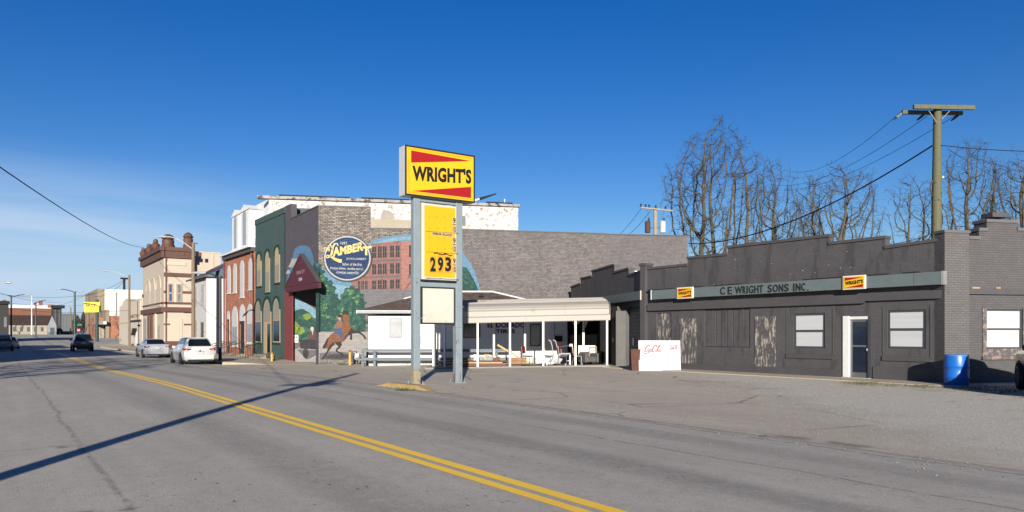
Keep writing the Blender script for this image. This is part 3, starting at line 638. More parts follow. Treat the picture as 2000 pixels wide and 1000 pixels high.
# big cabinet
s0, s1, z0, z1 = S.rect(791, 282, 926.5, 394, -.22)
zA, zB = S.z(792, 380.5, -.22), S.z(792, 283, -.22); z0, z1 = zA, zB
cb = B(s0, s1, -.22, .22, z0, z1).make('name_cabinet', mat('cabinet_side', (.56, .60, .62), .45, var=.06), sg, bevel=.012)
fr_ = MB(); t_ = .045
fr_.box(s0 - .004, s1 + .004, -.25, -.222, z1 - t_, z1 + .004); fr_.box(s0 - .004, s1 + .004, -.25, -.222, z0 - .004, z0 + t_); fr_.box(s0 - .004, s0 + t_, -.25, -.222, z0 + t_, z1 - t_); fr_.box(s1 - t_, s1 + .004, -.25, -.222, z0 + t_, z1 - t_)
fr_.make('black_rim', mat('rim_black', (.02, .02, .022), .5), cb)
wrights_face(cb, s0 + t_, s1 - t_, z0 + t_, z1 - t_, -.236, big=True)
mb = MB(); i_ = .16; yb = mat('sign_yellow_rib', (.62, .42, .01), .4)
for q in (.10, .13): mb.box(s0 + q, s1 - .07, -.245, -.238, z0 + q - .02, z0 + q - .008); mb.box(s0 + q, s1 - .07, -.245, -.238, z1 - q + .008, z1 - q + .02); mb.box(s0 + q - .004, s0 + q + .008, -.245, -.238, z0 + q, z1 - q)
mb.make('embossed_rib', yb, cb)
# lamp arm sticking out to the right behind the cabinet
la_, lb_ = S.m(907, 398), S.m(960, 381)
arm = MB().tube([(la_[0], .1, la_[1]), (lb_[0] * .55 + la_[0] * .45, -.1, lb_[1] * .55 + la_[1] * .45)], .035, 8).make('bracket_arm', WHITE, sg)
MB().tube([(lb_[0] * .5 + la_[0] * .5, -.08, lb_[1] * .5 + la_[1] * .5), (lb_[0], -.3, lb_[1])], [.05, .02], 8).make('lamp_tube', BLK, arm)
# price board
s0, s1, z0, z1 = S.rect(823.5, 397, 898, 549, -.1)
z0, z1 = S.z(825, 545.5, -.14), S.z(825, 396, -.14); s1 = b0 - .005; s0 = a1 + .03
pb = B(s0, s1, -.15, .12, z0, z1).make('price_board', CREAM, sg, bevel=.01)
YP = mat('price_yellow', (.80, .40, .010), .35, var=.05, dirt=(1.0, .46, .02), dirt_amt=.2)
f0, f1, y0_, y1_ = s0 + .09, s1 - .06, z0 + .10, z1 - .07
B(f0, f1, -.165, -.152, y0_, y1_).make('price_face', YP, pb)
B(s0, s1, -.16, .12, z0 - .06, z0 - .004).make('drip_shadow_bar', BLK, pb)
def fx(px): return S.s(px, -.17)
def fz(px, py): return S.z(px, py, -.17)
BL = mat('letter_black', (.010, .010, .011), .5); TAN = mat('label_backing', (.62, .44, .18), .6, var=.15)
# crop of the board: x = 820 + u/5.878, y = 390 + v/5.882
def bx(u): return fx(820 + u / 5.878)
def bz(u, v): return fz(820 + u / 5.878, 390 + v / 5.882)
for ch, u0, u1 in (('2', 118, 183), ('9', 205, 270), ('3', 290, 360)):
    B(bx(u0) - .01, bx(u1) + .01, -.170, -.166, bz((u0 + u1) / 2, 838), bz((u0 + u1) / 2, 648)).make('number_card', mat('card_yellow', (.66, .33, .03), .5, dirt=(.45, .3, .12), dirt_amt=.3, dscale=8), pb)
    text(ch, BL, bx(u0), bx(u1), bz((u0 + u1) / 2, 826), bz((u0 + u1) / 2, 660), -.173, pb, 'price_number', bold=.042)
for v9, v10, u in ((205, 375, 395), (435, 603, 395), (668, 835, 393)):
    B(bx(372), bx(418), -.170, -.166, bz(395, v10 + 5), bz(395, v9)).make('number_card', TAN, pb)
    text('9', BL, bx(380), bx(410), bz(395, v9 + 68), bz(395, v9 + 6), -.173, pb, 'price_number', bold=.02); B(bx(376), bx(412), -.174, -.171, bz(395, v9 + 86), bz(395, v9 + 78)).make('fraction_bar', BL, pb)
    text('10', BL, bx(377), bx(412), bz(395, v10), bz(395, v10 - 68), -.173, pb, 'price_number', bold=.02)
for v in (362, 598):
    mb = MB(); mb.prism([(bx(72), bz(72, v - 2)), (bx(442), bz(442, v + 22)), (bx(442), bz(442, v + 26)), (bx(72), bz(72, v + 2))], -.175, -.166); mb.make('card_rail', BL, pb)
    for u in (110, 197, 283):
        for vv in (v - 170, v - 40): B(bx(u), bx(u + 6), -.175, -.166, bz(u, vv + 12), bz(u, vv)).make('card_clip', mat('clip_brown', (.3, .16, .03), .7), pb)
mb = B(bx(140), bx(375), -.170, -.166, bz(257, 420), bz(257, 372)); mb.make('grade_label', TAN, pb)
text('PREMIUM UNLEADED', BL, bx(147), bx(370), bz(257, 412), bz(257, 384), -.173, pb, bold=.03)
mb = MB(); cz_ = bz(265, 627)
ribbon(mb, [(bx(160 + 215 * i / 12), cz_ + .025 * math.sin(i * 1.05)) for i in range(13)], .03, -.173); mb.make('flourish', BL, pb); text('Diesel', BL, bx(222), bx(300), bz(260, 636), bz(260, 616), -.174, pb, bold=.02)
B(bx(65), bx(445), -.172, -.166, bz(250, 912), bz(250, 903)).make('rust_line', RUSTY, pb)
# ribbed blank panel
s0, s1 = a1 + .01, b0 - .06; z0, z1 = S.z(823, 633, -.12), S.z(823, 560, -.12)
wp_ = B(s0, s1, -.12, .12, z0, z1).make('blank_cabinet', BLK, sg)
B(s0 + .06, s1 - .05, -.14, -.122, z0 + .05, z1 - .04).make('blank_face', CREAM, wp_)
n = 22
for i in range(n):
    x = s0 + .12 + (s1 - s0 - .25) * i / n; B(x, x + (s1 - s0 - .25) / n * .6, -.148, -.141, z0 + .11, z1 - .09).make('rib', mat('cream_rib', (.66, .64, .55), .5), wp_)
B(s0 + .1, s1 - .09, -.15, -.141, z0 + .07, z0 + .1).make('tube_rail', CREAM, wp_)

# ---------------------------------------------------------------- mural building on the corner
SF = street(15.5, 622, -.2)
MF = Frame(SF.x, SF.y, GA, -.2)
mbd = fthing(SF, 'mural_building', 'grey painted brick corner building with a large painted mural and maroon gabled porch', 'building')
GRT = mat('street_front_grey', (.115, .105, .125), .75, var=.15, scale=1.5, brick=dict(w=.24, h=.08, v=.05, mc=.9, m=.008, b=.4), bump=.3, dirt=(.10, .09, .11), dirt_amt=.4)
BRK = mat('weathered_grey_brick', (.33, .29, .26), .9, var=.22, scale=.7, brick=dict(w=.26, h=.088, v=.42, mc=.38, m=.016, b=1.0), bump=.5, dirt=(.12, .105, .105), dirt_amt=.45, dscale=7)
BRK2 = mat('smooth_grey_brick', (.200, .180, .185), .85, var=.10, scale=1.2, brick=dict(w=.26, h=.088, v=.14, mc=.7, m=.012, b=.8), bump=.4, dirt=(.145, .13, .135), dirt_amt=.35, dscale=4)
MAR = mat('maroon_paint', (.115, .022, .035), .6, var=.12); MAR_LIT = mat('maroon_sunlit', (.27, .055, .055), .65, var=.1)  # second maroon is a brighter copy, with the post's sunlight put into its colour
fl = SF.s(557)                                   # negative: the facade runs away from the corner
op = (SF.s(568), SF.s(617), .0, SF.z(590, 560))
pf = [SF.m(556, 403), SF.m(568, 403), SF.m(568.2, 428), SF.m(622, 403)]; pf[-1] = (0, pf[-1][1])
mb = MB(); wall(mb, pf[0][0], 0, -.2, pf, [op], 0, .0); mb.make('front_wall', GRT, mbd)
hh = op[3]
# the recessed corner porch: its left wall faces the camera and is painted too
o = SF.world(op[0], 0); TF = Frame(o.x, o.y, GA, -.2)
def sub_root(fr, parent, name):            # a mesh part that carries its own frame below the parent
    return None
def to_parent(parent_fr, fr):              # matrix that places frame fr inside parent_fr
    from mathutils import Matrix
    a = Matrix.Translation((parent_fr.x, parent_fr.y, parent_fr.z0)) @ Matrix.Rotation(parent_fr.a, 4, 'Z')
    b = Matrix.Translation((fr.x, fr.y, fr.z0)) @ Matrix.Rotation(fr.a, 4, 'Z')
    return a.inverted() @ b
TM = to_parent(SF, TF); MM = to_parent(SF, MF)
def local(o, M): o.matrix_local = M; return o
tl = TF.s(624) + .5
pw = local(B(.02, tl, .0, .2, -.2, hh).make('porch_wall', GRT, mbd), TM)
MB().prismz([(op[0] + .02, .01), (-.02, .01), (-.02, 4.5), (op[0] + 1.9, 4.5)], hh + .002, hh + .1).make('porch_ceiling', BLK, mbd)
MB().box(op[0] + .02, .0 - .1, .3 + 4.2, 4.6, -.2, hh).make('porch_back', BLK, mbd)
# corner pier reveal
MB().box(op[1], -.004, .004, .5, -.2, hh).make('corner_pier', GRT, mbd)
# body and side wall
side_px = [(622, 403), (724, 406), (724.2, 447), (905, 449), (1184, 457.5), (1184.2, 458.5), (1343, 461.5)]
sp_ = [MF.m(x, y) for x, y in side_px]; sp_[0] = (0, sp_[0][1]); Lm = sp_[-1][0]; sj = MF.s(1184)
sm_ = MF.s(845); zm_ = sp_[2][1] + (sp_[3][1] - sp_[2][1]) * (sm_ - sp_[2][0]) / (sp_[3][0] - sp_[2][0])
mb = MB(); wall(mb, 0.002, sm_, -.2, sp_[:3] + [(sm_, zm_)], [], -.002); local(mb.make('side_wall', BRK, mbd), MM)
BRM = mat('grey_brick_rear', (.245, .222, .218), .9, var=.14, scale=.8, brick=dict(w=.26, h=.088, v=.22, mc=.55, m=.014, b=.9), bump=.4, dirt=(.15, .135, .135), dirt_amt=.42, dscale=5)
mb = MB(); wall(mb, sm_, sj, -.2, [(sm_, zm_)] + sp_[3:5], [], -.002); local(mb.make('side_wall', BRM, mbd), MM)
mb = MB(); wall(mb, sj, Lm, -.2, sp_[5:], [], -.002); local(mb.make('side_wall', BRK2, mbd), MM)
for (a, za), (b, zb) in zip(sp_, sp_[1:]):
    if b - a > .2: local(MB().prism([(a, za), (b, zb), (b, zb + .07), (a, za + .07)], -.04, .3).make('coping', PGT, mbd), MM); local(MB().prism([(a, za - 1.2), (b, zb - 1.2), (b, zb), (a, za)], .0, .28).make('parapet', BRK2, mbd), MM)
(a, za), (b, zb) = pf[2], pf[3]
MB().prism([(a, za), (b, zb), (b, zb + .07), (a, za + .07)], -.04, .3).make('coping', GRT, mbd); MB().prism([(a, za - .9), (b, zb - .9), (b, zb), (a, za)], .004, .3).make('parapet', GRT, mbd)
B(pf[0][0], pf[1][0], .004, .4, pf[2][1] - .6, pf[0][1]).make('party_pier', GRT, mbd)
# roof body (kept below the parapets, behind the porch)
bw = abs(fl); zr_ = 6.9
local(MB().prismz([(4.6, .05), (Lm - .02, .05), (Lm - .02 - 4, bw), (2.0, bw)], -.2, zr_).make('rear_block', BRK2, mbd), MM)
local(MB().prismz([(.2, .1), (4.6, .1), (4.6, bw), (-bw * .39 + .3, bw - .3)], hh + .11, zr_).make('upper_block', GRT, mbd), MM)
# gabled porch hood
gl, gr, ga_ = SF.m(557, 562, -.5), SF.m(621.5, 549.5, -.5), SF.m(587, 497, -.5)
zE = (gl[1] + gr[1]) / 2
gab = MB().prism([(gl[0], zE), (gr[0], zE), (ga_[0] + .0, ga_[1])], -.5, -.28).make('gable_hood', MAR, mbd)
B(gl[0] + .05, gr[0] - .03, -.48, -.3, zE - .34, zE - .004).make('fascia', MAR, mbd)
MB().prism([(gl[0], zE), (ga_[0], ga_[1]), (ga_[0], ga_[1] + .07), (gl[0] - .07, zE)], -.55, -.27).make('hood_edge', PGT, gab); MB().prism([(gr[0], zE), (gr[0] + .08, zE), (ga_[0], ga_[1] + .07), (ga_[0], ga_[1])], -.55, -.27).make('hood_edge', PGT, gab)
TB = mat('white_plate', (.6, .55, .55), .6)
text('UNION CITY', mat('faded_letters', (.42, .33, .36), .7), SF.s(579, -.5), SF.s(595, -.5), SF.z(587, 535, -.5), SF.z(587, 528, -.5), -.503, gab, bold=.02)
text('1849', TB, SF.s(583.5, -.5), SF.s(590, -.5), SF.z(587, 549, -.5), SF.z(587, 542, -.5), -.503, gab, bold=.03)
pp = SF.rect(557.5, 571, 571, 708); B(pp[0], SF.s(571, -.06), -.06, -.004, -.02, zE - .1).make('porch_post', MAR_LIT, mbd)
# ------------- the mural, painted on the bricks
def paint(name, col, v=.22, mc=.66): return mat('mural_' + name, col, .88, var=v, scale=5, brick=dict(w=.26, h=.088, v=.10, mc=mc, m=.012, b=.8), bump=.4, dirt=tuple(c * .75 for c in col), dirt_amt=.35, dscale=6)
def leafy(name, c1, c2): return mat('mural_' + name, c1, .9, var=.3, scale=8, brick=dict(w=.26, h=.088, v=.10, mc=.75, m=.012, b=.8), bump=.4, dirt=c2, dirt_amt=.5, dscale=4)
SKYP = paint('sky', (.17, .34, .50)); SKYL = paint('sky_pale', (.25, .43, .55)); TREED = leafy('tree_dark', (.025, .085, .075), (.055, .15, .11)); TREEL = leafy('tree_light', (.07, .17, .08), (.18, .28, .09))
FAC = paint('factory', (.36, .175, .155)); FACR = paint('factory_light', (.48, .225, .185)); DKW = paint('dark_window', (.05, .045, .05)); GRD = paint('ground', (.42, .39, .38), .12); SHD = paint('shade', (.17, .165, .18), .2)
HORS = paint('horse', (.27, .11, .055)); HLEG = paint('horse_dark', (.05, .035, .032)); SHIRT = paint('rider_shirt', (.30, .15, .10)); JEAN = paint('rider_jeans', (.07, .13, .26)); SKIN = paint('skin', (.55, .34, .26)); SHED = paint('shed_roof', (.22, .215, .23), .15)
mural = None
def mp_(polys, m, name, lay, fr=MF, M=MM, base=None, pts_are_px=True):
    one = len(polys) > 40; mb = MB(); o = None
    for p in polys:
        q = [fr.m(x, y, -.01) if pts_are_px else (x, y) for x, y in p]
        if not one: mb = MB()
        mb.poly(q, -.006 - .004 * lay)
        if not one:
            o2 = mb.make(name, m, o if (base is mbd and o) else base)
            if o is None:
                o = o2
                if base is mbd and M is not None: local(o, M)
    if one: o = mb.make(name, m, base)
    return o
def blob(cx, cy, rx, ry, n=16, j=.18, seed=0):
    r = random.Random(seed + int(cx * 7 + cy)); return [(cx + rx * math.cos(t * 6.283 / n) * (1 + r.uniform(-j, j)), cy + ry * math.sin(t * 6.283 / n) * (1 + r.uniform(-j, j))) for t in range(n)]
mural = mp_([[(623, 516), (636, 528), (655, 536), (700, 548), (722, 556), (722, 600), (623, 620)], [(713, 484), (728, 470), (750, 463), (790, 458), (826, 457), (880, 468), (903, 492), (915, 508), (926, 528), (936, 556), (938, 600), (720, 600)]], SKYP, 'painted_mural', 0, base=mbd)
mp_([[(626, 560), (650, 556), (690, 560), (702, 572), (690, 590), (640, 600)], [(722, 478), (760, 466), (800, 462), (830, 462), (830, 470), (740, 474)]], SKYL, 'painted_haze', 1, base=mural)
mp_([[(686, 566), (686, 546), (712, 542), (724, 520), (725, 476), (784, 470), (784.2, 566)]], FAC, 'painted_factory', 1, base=mural)
mp_([[(784, 566), (784, 469), (850, 468), (858, 480), (858, 566)]], FACR, 'painted_factory', 1, base=mural)
ws = []
for xa in (727, 738, 747.5, 762, 773): 
    for y0, y1 in ((482, 504), (516, 536), (548, 565)): ws.append([(xa, y0 - (xa - 727) * .05), (xa + 7.5, y0 - (xa - 727) * .05), (xa + 7.5, y1 - (xa - 727) * .04), (xa, y1 - (xa - 727) * .04)])
for xa in (699, 706, 713): ws.append([(xa, 549), (xa + 4.6, 548), (xa + 4.6, 565), (xa, 565)])
for y0, y1 in ((479, 502), (516, 540)): ws.append([(799, y0), (809, y0), (809, y1), (799, y1)]); ws.append([(840, y0), (849, y0), (849, y1), (840, y1)])
mp_(ws, DKW, 'painted_windows', 2, base=mural)
fr2 = []
for w4 in ws:
    x0, x1 = w4[0][0], w4[1][0]; y0, y1 = w4[0][1], w4[2][1]; fr2 += [[((x0 + x1) / 2 - .3, y0), ((x0 + x1) / 2 + .3, y0), ((x0 + x1) / 2 + .3, y1), ((x0 + x1) / 2 - .3, y1)], [(x0, (y0 + y1) / 2 - .3), (x1, (y0 + y1) / 2 - .3), (x1, (y0 + y1) / 2 + .3), (x0, (y0 + y1) / 2 + .3)]]
mp_(fr2, paint('mullion', (.30, .27, .26)), 'painted_mullions', 3, base=mural)['kind'] = 'stuff'
mp_([[(724, 509), (783, 506), (783, 509), (724, 512)], [(700, 541), (783, 538), (783, 541), (700, 544)]] + [[(790 + i * 3, 566 - i * 4), (792 + i * 3, 566 - i * 4), (796 + i * 3, 560 - i * 4), (793 + i * 3, 560 - i * 4)] for i in range(6)] + [[(797, 536), (810, 536), (810, 543), (797, 543)]], SHD, 'painted_beltcourse', 3, base=mural)
mp_([[(690, 566), (862, 566), (872, 600), (760, 610), (704, 606)]], SHED, 'painted_shed_roof', 2, base=mural)
mp_([[(623, 510), (627, 520), (632, 538), (638, 548), (645, 549), (652, 562), (656, 576), (664, 586), (668, 576), (676, 564), (690, 561), (700, 566), (708, 578), (713, 592), (712, 606), (716, 650), (623, 650)]], TREED, 'painted_trees', 3, base=mural)
edge_ = [blob(ex, ey, er, er * .85, 10, .3, int(ex)) for ex, ey, er in ((627, 518, 3), (631, 531, 4), (637, 544, 4), (645, 552, 5), (652, 563, 5), (657, 577, 4), (668, 578, 4), (677, 566, 5), (688, 562, 5), (699, 567, 5), (707, 578, 5), (712, 592, 4), (712, 610, 4), (715, 630, 4))]
mp_(edge_, TREED, 'painted_leaf_edge', 3.4, base=mural)
mp_([[(903, 521), (912, 523), (917, 532), (925, 545), (934, 566), (942, 590), (903, 600)]], TREED, 'painted_trees', 3, base=mural)
rb_ = random.Random(5); lv1, lv2 = [], []
for cx_, cy_, rx_, ry_ in [(640, 568, 9, 12), (634, 592, 9, 13), (660, 606, 13, 13), (686, 580, 13, 12), (700, 598, 9, 14), (646, 624, 14, 11), (684, 616, 14, 12), (629, 548, 4, 10), (670, 636, 30, 8), (630, 610, 6, 14)]:
    for _ in range(9):
        a_ = rb_.random() * 6.28; q_ = rb_.random() ** .6; (lv1 if rb_.random() < .6 else lv2).append(blob(cx_ + rx_ * q_ * math.cos(a_), cy_ + ry_ * q_ * math.sin(a_) - 1, rb_.uniform(1.5, 5), rb_.uniform(1.2, 3.6), 9, .35, _))
mp_(lv1, leafy('tree_mid', (.06, .17, .11), (.04, .13, .10)), 'painted_foliage', 4, base=mural)['kind'] = 'stuff'; mp_(lv2, leafy('tree_bright', (.13, .27, .10), (.19, .33, .12)), 'painted_foliage', 5, base=mural)['kind'] = 'stuff'
mp_([[(623, 648), (820, 648), (820, 703), (623, 704)]], GRD, 'painted_ground', 4, base=mural)
mp_([[(624, 690), (650, 686), (700, 690), (716, 697), (690, 703), (624, 703)], blob(660, 697, 32, 6, j=.08)], SHD, 'painted_shadow', 5, base=mural)
def hc(*pts): return [(560 + u / 8.33, 600 + v / 8.33) for u, v in pts]
mp_([hc((905, 75), (940, 55), (985, 75), (1010, 130), (1015, 200), (1000, 250), (1050, 320), (1070, 380), (1040, 430), (1000, 470), (950, 540), (900, 570), (850, 560), (770, 570), (720, 620), (650, 690), (640, 640), (665, 560), (680, 490), (730, 430), (800, 400), (880, 390), (900, 330), (930, 260), (910, 200), (915, 140))], HORS, 'painted_horse', 6, base=mural)
mp_([hc((690, 480), (650, 520), (610, 600), (580, 650), (600, 680), (640, 660), (660, 600), (672, 540)), hc((760, 570), (690, 630), (650, 720), (600, 800), (550, 850), (590, 850), (630, 800), (680, 720), (740, 640), (790, 600)), hc((770, 570), (880, 560), (900, 600), (870, 660), (820, 700), (860, 730), (910, 740), (915, 780), (890, 810), (870, 760), (800, 720), (790, 695), (840, 640)),
     hc((1050, 330), (1100, 380), (1180, 385), (1260, 450), (1300, 510), (1270, 520), (1230, 460), (1160, 420), (1060, 430), (1065, 500), (1060, 540), (1025, 520), (1035, 460), (1000, 450), (900, 560), (950, 480), (1010, 400)), hc((905, 75), (935, 50), (985, 70), (1010, 130), (960, 110), (920, 130))], HLEG, 'painted_horse_dark', 7, base=mural)
mp_([hc((830, 220), (880, 200), (920, 270), (900, 330), (850, 350), (765, 350), (790, 290))], SHIRT, 'painted_rider_shirt', 7, base=mural)
mp_([hc((765, 350), (880, 340), (900, 400), (920, 480), (880, 520), (850, 450), (770, 400))], JEAN, 'painted_rider_jeans', 8, base=mural)
mp_([blob(560 + 862 / 8.33, 600 + 180 / 8.33, 3.6, 4.4, j=.05)], SKIN, 'painted_rider_face', 8, base=mural); mp_([hc((820, 160), (850, 120), (900, 130), (905, 200), (880, 165), (835, 160))], HLEG, 'painted_rider_hat', 9, base=mural)
# medallion
def ell(cx, cy, rx, ry, n=48): return [(cx + rx * math.cos(t * 6.283 / n), cy + ry * math.sin(t * 6.283 / n)) for t in range(n)]
MWH = paint('white', (.58, .57, .55), .05, .9); NAVY = paint('navy', (.022, .055, .15), .2); GOLD = paint('gold', (.72, .55, .20), .1, .85)
mp_([ell(679.5, 505.5, 48, 45.5)], paint('rim_shadow', (.09, .085, .08)), 'painted_rim_shadow', 9, base=mural); md = mp_([ell(678.5, 504.5, 45.5, 43.5)], MWH, 'painted_medallion', 10, base=mural)
mp_([ell(678.5, 504.5, 42.6, 40.8)], NAVY, 'painted_disc', 11, base=mural)
def cc(u, v): return (620 + u / 9.09, 450 + v / 9.09)
def mt_(st, m, u0, u1, v0, v1, rise=0, bold=.0, lay=12, shear=0, warp=None):
    a, z0 = MF.m(*cc(u0, v1), -.01); b, _ = MF.m(*cc(u1, v1), -.01); z1 = MF.m(*cc(u0, v0), -.01)[1]
    text(st, m, a, b, z0, z1, -.006 - .004 * lay, mural, 'painted_words', rise=rise, bold=bold, shear=shear, warp=warp)
mt_('1891', MWH, 405, 522, 200, 252, 0, .02)
mt_('LAMBERT'[1:-1], GOLD, 272, 815, 300, 470, .42, .05, warp=lambda k, h: (k, h * (1 - .12 * math.sin(3.14 * k))))
mt_('T', GOLD, 800, 930, 285, 440, .0, .05)
mt_('THE', GOLD, 110, 225, 300, 370, 0, .03)
mt_('JOHN LAMBERT', MWH, 512, 866, 485, 530, 0, .02)
mt_('father of the first', MWH, 440, 790, 575, 625, 0, .02, shear=.2); mt_('friction-driven, gasoline engine,', MWH, 228, 815, 642, 705, -.03, .02, shear=.2); mt_('American automobile.', MWH, 330, 735, 712, 768, -.02, .02, shear=.2)
mb = MB()
for pts, wd in (([(370, 280), (350, 235), (310, 235), (275, 290), (265, 360), (250, 430), (215, 470), (170, 490), (155, 465), (180, 440), (215, 450), (260, 480), (320, 515), (380, 540), (430, 545)], [14, 20, 26, 30, 34, 34, 26, 18, 16, 16, 22, 34, 46, 56, 60]), ([(225, 255), (255, 300), (272, 360)], [22, 20, 10]), ([(930, 285), (965, 310)], [30, 18])):
    q = [MF.m(*cc(u, v), -.01) for u, v in pts]; ribbon(mb, q, [w_ / 9.09 * .0315 for w_ in wd], -.0555)
mb.make('painted_swash', GOLD, mural)
mb = MB()
for r_ in (.82, .9):
    ribbon(mb, [MF.m(678.5 + 42 * r_ * math.cos(t), 504.5 + 40 * r_ * math.sin(t), -.01) for t in [3.6 + .1 * i for i in range(20)]], .03, -.0545); ribbon(mb, [MF.m(678.5 + 42 * r_ * math.cos(t), 504.5 + 40 * r_ * math.sin(t), -.01) for t in [.5 + .1 * i for i in range(20)]], .03, -.0545)
mb.make('painted_gleams', paint('blue_gleam', (.05, .13, .30)), mural)
# mural on the street front
def fp(polys, m, name, lay, base): return mp_(polys, m, name, lay, SF, None, base)
def fc(*pts): return [(540 + u / 7.69, 470 + v / 7.69) for u, v in pts]
mu2 = fp([fc((150, 640), (170, 500), (240, 300), (250, 200), (280, 110), (340, 80), (420, 70), (500, 100), (540, 200), (570, 330), (640, 360), (640, 520), (620, 700), (150, 700))], paint('front_sky', (.13, .29, .50)), 'painted_mural', 0, mbd)
fp([fc((175, 400), (215, 320), (230, 265), (260, 275), (300, 265), (320, 300), (270, 370), (240, 400)), fc((140, 500), (165, 440), (195, 440), (205, 490), (160, 500)), fc((420, 280), (435, 235), (455, 270), (500, 310), (470, 330))], MWH, 'painted_clouds', 1, mu2)
fp([fc((510, 420), (520, 370), (540, 430), (560, 340), (575, 310), (600, 420), (620, 370), (640, 430), (648, 470)) + [(624.3, 648), (617, 650), (617, 570), fc((520, 500))[0]]], TREED, 'painted_trees', 2, mu2)
# painted scene on the porch wall
def tp(polys, m, name, lay, base=None):
    mb = MB()
    for p in polys: mb.poly([TF.m(x, y, -.01) for x, y in p], -.006 - .004 * lay)
    o = mb.make(name, m, base)
    if base is mbd: local(o, TM)
    return o
PB = dict(); 
mu3 = tp([[(571.5, 574), (618, 606), (618, 707), (571.5, 707)]], SKYL, 'painted_mural', 0, mbd)
tp([[(571.5, 612), (578, 606), (590, 603), (598, 607), (606, 612), (611, 620), (617, 622), (617, 668), (571.5, 668)]], TREED, 'painted_trees', 1, mu3)
tp([blob(577, 640, 8, 11), blob(588, 646, 7, 7), blob(600, 618, 8, 6)], leafy('bush_yellow', (.20, .30, .06), (.30, .38, .10)), 'painted_bush', 2, mu3)
tp([[(571.5, 684), (586, 677), (617, 682), (617, 707), (571.5, 707)]], GRD, 'painted_ground', 2, mu3)
tp([[(586, 664), (617, 662), (617, 683), (586, 681)], [(571.5, 669), (586, 668), (586, 678), (571.5, 684)], blob(597, 690, 5.4, 9, j=.03), [(580, 682), (598, 702), (606, 700), (617, 694), (617, 684)]], SHD, 'painted_shadow', 3, mu3)
car_ = tp([[(586, 664), (617, 662), (617, 682), (586, 680)]], DKW, 'painted_old_car', 4, mu3)
mb = MB(); ctr = TF.m(597, 690, -.01)
for i in range(8):
    q = TF.m(597 + 4.6 * math.cos(i * .785), 690 + 8.5 * math.sin(i * .785), -.01); ribbon(mb, [ctr, q], .03, -.027)
ribbon(mb, [TF.m(597 + 5 * math.cos(i * .3), 690 + 9.2 * math.sin(i * .3), -.01) for i in range(22)], .05, -.027); mb.make('painted_wheel', HLEG, mu3)
tp([[(600, 662), (604, 650), (610, 644), (617, 647), (617, 664)]], paint('coat', (.14, .07, .07)), 'painted_driver_coat', 5, mu3); tp([blob(609.5, 642.5, 3.2, 4.6, j=.04), [(609, 648), (612, 646), (611, 655)]], paint('driver_face', (.62, .48, .42)), 'painted_driver_face', 6, mu3)
s_ = TF.rect(572, 654, 582.5, 669, -.05); B(s_[0], s_[1], -.05, -.03, s_[2], s_[3]).make('notice_board', WHITE, mu3)
for k in (.2, .55): B(s_[0] + (s_[1] - s_[0]) * k, s_[0] + (s_[1] - s_[0]) * (k + .2), -.053, -.051, s_[2] + .28, s_[3] - .1).make('notice_picture', BLK, mu3)
# downpipe on the left edge
# ---------------------------------------------------------------- gas meter, bollards and tuft near the mural
def bollard(px, py0, py1, col, label):
    g = G(px, py0); Z = F * (CZ - g.z) / (py0 - 652); h = (py0 - py1) / F * Z; t = thing('bollard', label, 'bollard', g)
    MB().lathe([(.075, 0), (.075, h - .06), (.06, h - .02), (.02, h)], (0, 0, 0), 14).make('pipe', mat('bollard_yellow', (.62, .40, .10), .6, var=.15, dirt=(.4, .2, .08), dirt_amt=.2, dscale=7), t, smooth=True)
    MB().lathe([(.08, h - .14), (.08, h - .03), (.0, h + .01)], (0, 0, .002), 14).make('cap', mat(col, (.35, .12, .04) if col == 'cap_rust' else (.55, .34, .05), .7), t, smooth=True)
bollard(683.5, 713, 683, 'cap_rust', 'pale yellow pipe bollard with rusty top beside the gas meter'); bollard(531, 709, 688, 'cap_yellow', 'short yellow bollard at the corner between green building and porch')
g = G(697, 713); t = thing('gas_meter', 'grey gas meter with pipework beside the pale yellow bollard', 'gas meter', g, GA)
GM = mat('meter_grey', (.30, .31, .32), .5, .3, dirt=(.12, .08, .06), dirt_amt=.2)
MB().lathe([(.0, -.16), (.15, -.13), (.17, -.05), (.17, .05), (.15, .13), (0, .16)], (0, .05, .42), 14, 'y').make('meter_body', GM, t, smooth=True)
MB().tube([(-.25, .1, 0), (-.25, .1, .78), (-.02, .1, .78), (0, .05, .6)], .035, 8).make('inlet_pipe', PGT, t, smooth=True); MB().tube([(.12, .05, .42), (.26, .1, .42), (.26, .1, .0)], .03, 8).make('outlet_pipe', PGT, t, smooth=True)
B(-.1, .1, -.12, .0, .5, .66).make('index_box', WHITE, t)
g = G(533, 709); t = thing('gas_meter', 'small dark gas meters beside the short yellow bollard', 'gas meter', g, -math.pi / 2)
for k in (0, .45): MB().lathe([(.0, -.12), (.15, -.1), (.17, .0), (.15, .1), (0, .12)], (-.9 - k, .1, .42), 12, 'y').make('meter_body', mat('meter_dark', (.08, .09, .09), .6), t, smooth=True); MB().tube([(-.7 - k, .3, 0), (-.7 - k, .3, .7), (-.9 - k, .1, .6)], .03, 6).make('pipe', PGT, t)
g = G(668, 713); tufts('grass_tuft', [(g.x, g.y - .1, .7)], GRASS, 'small green tuft at the foot of the mural wall', .18, 120, .3)
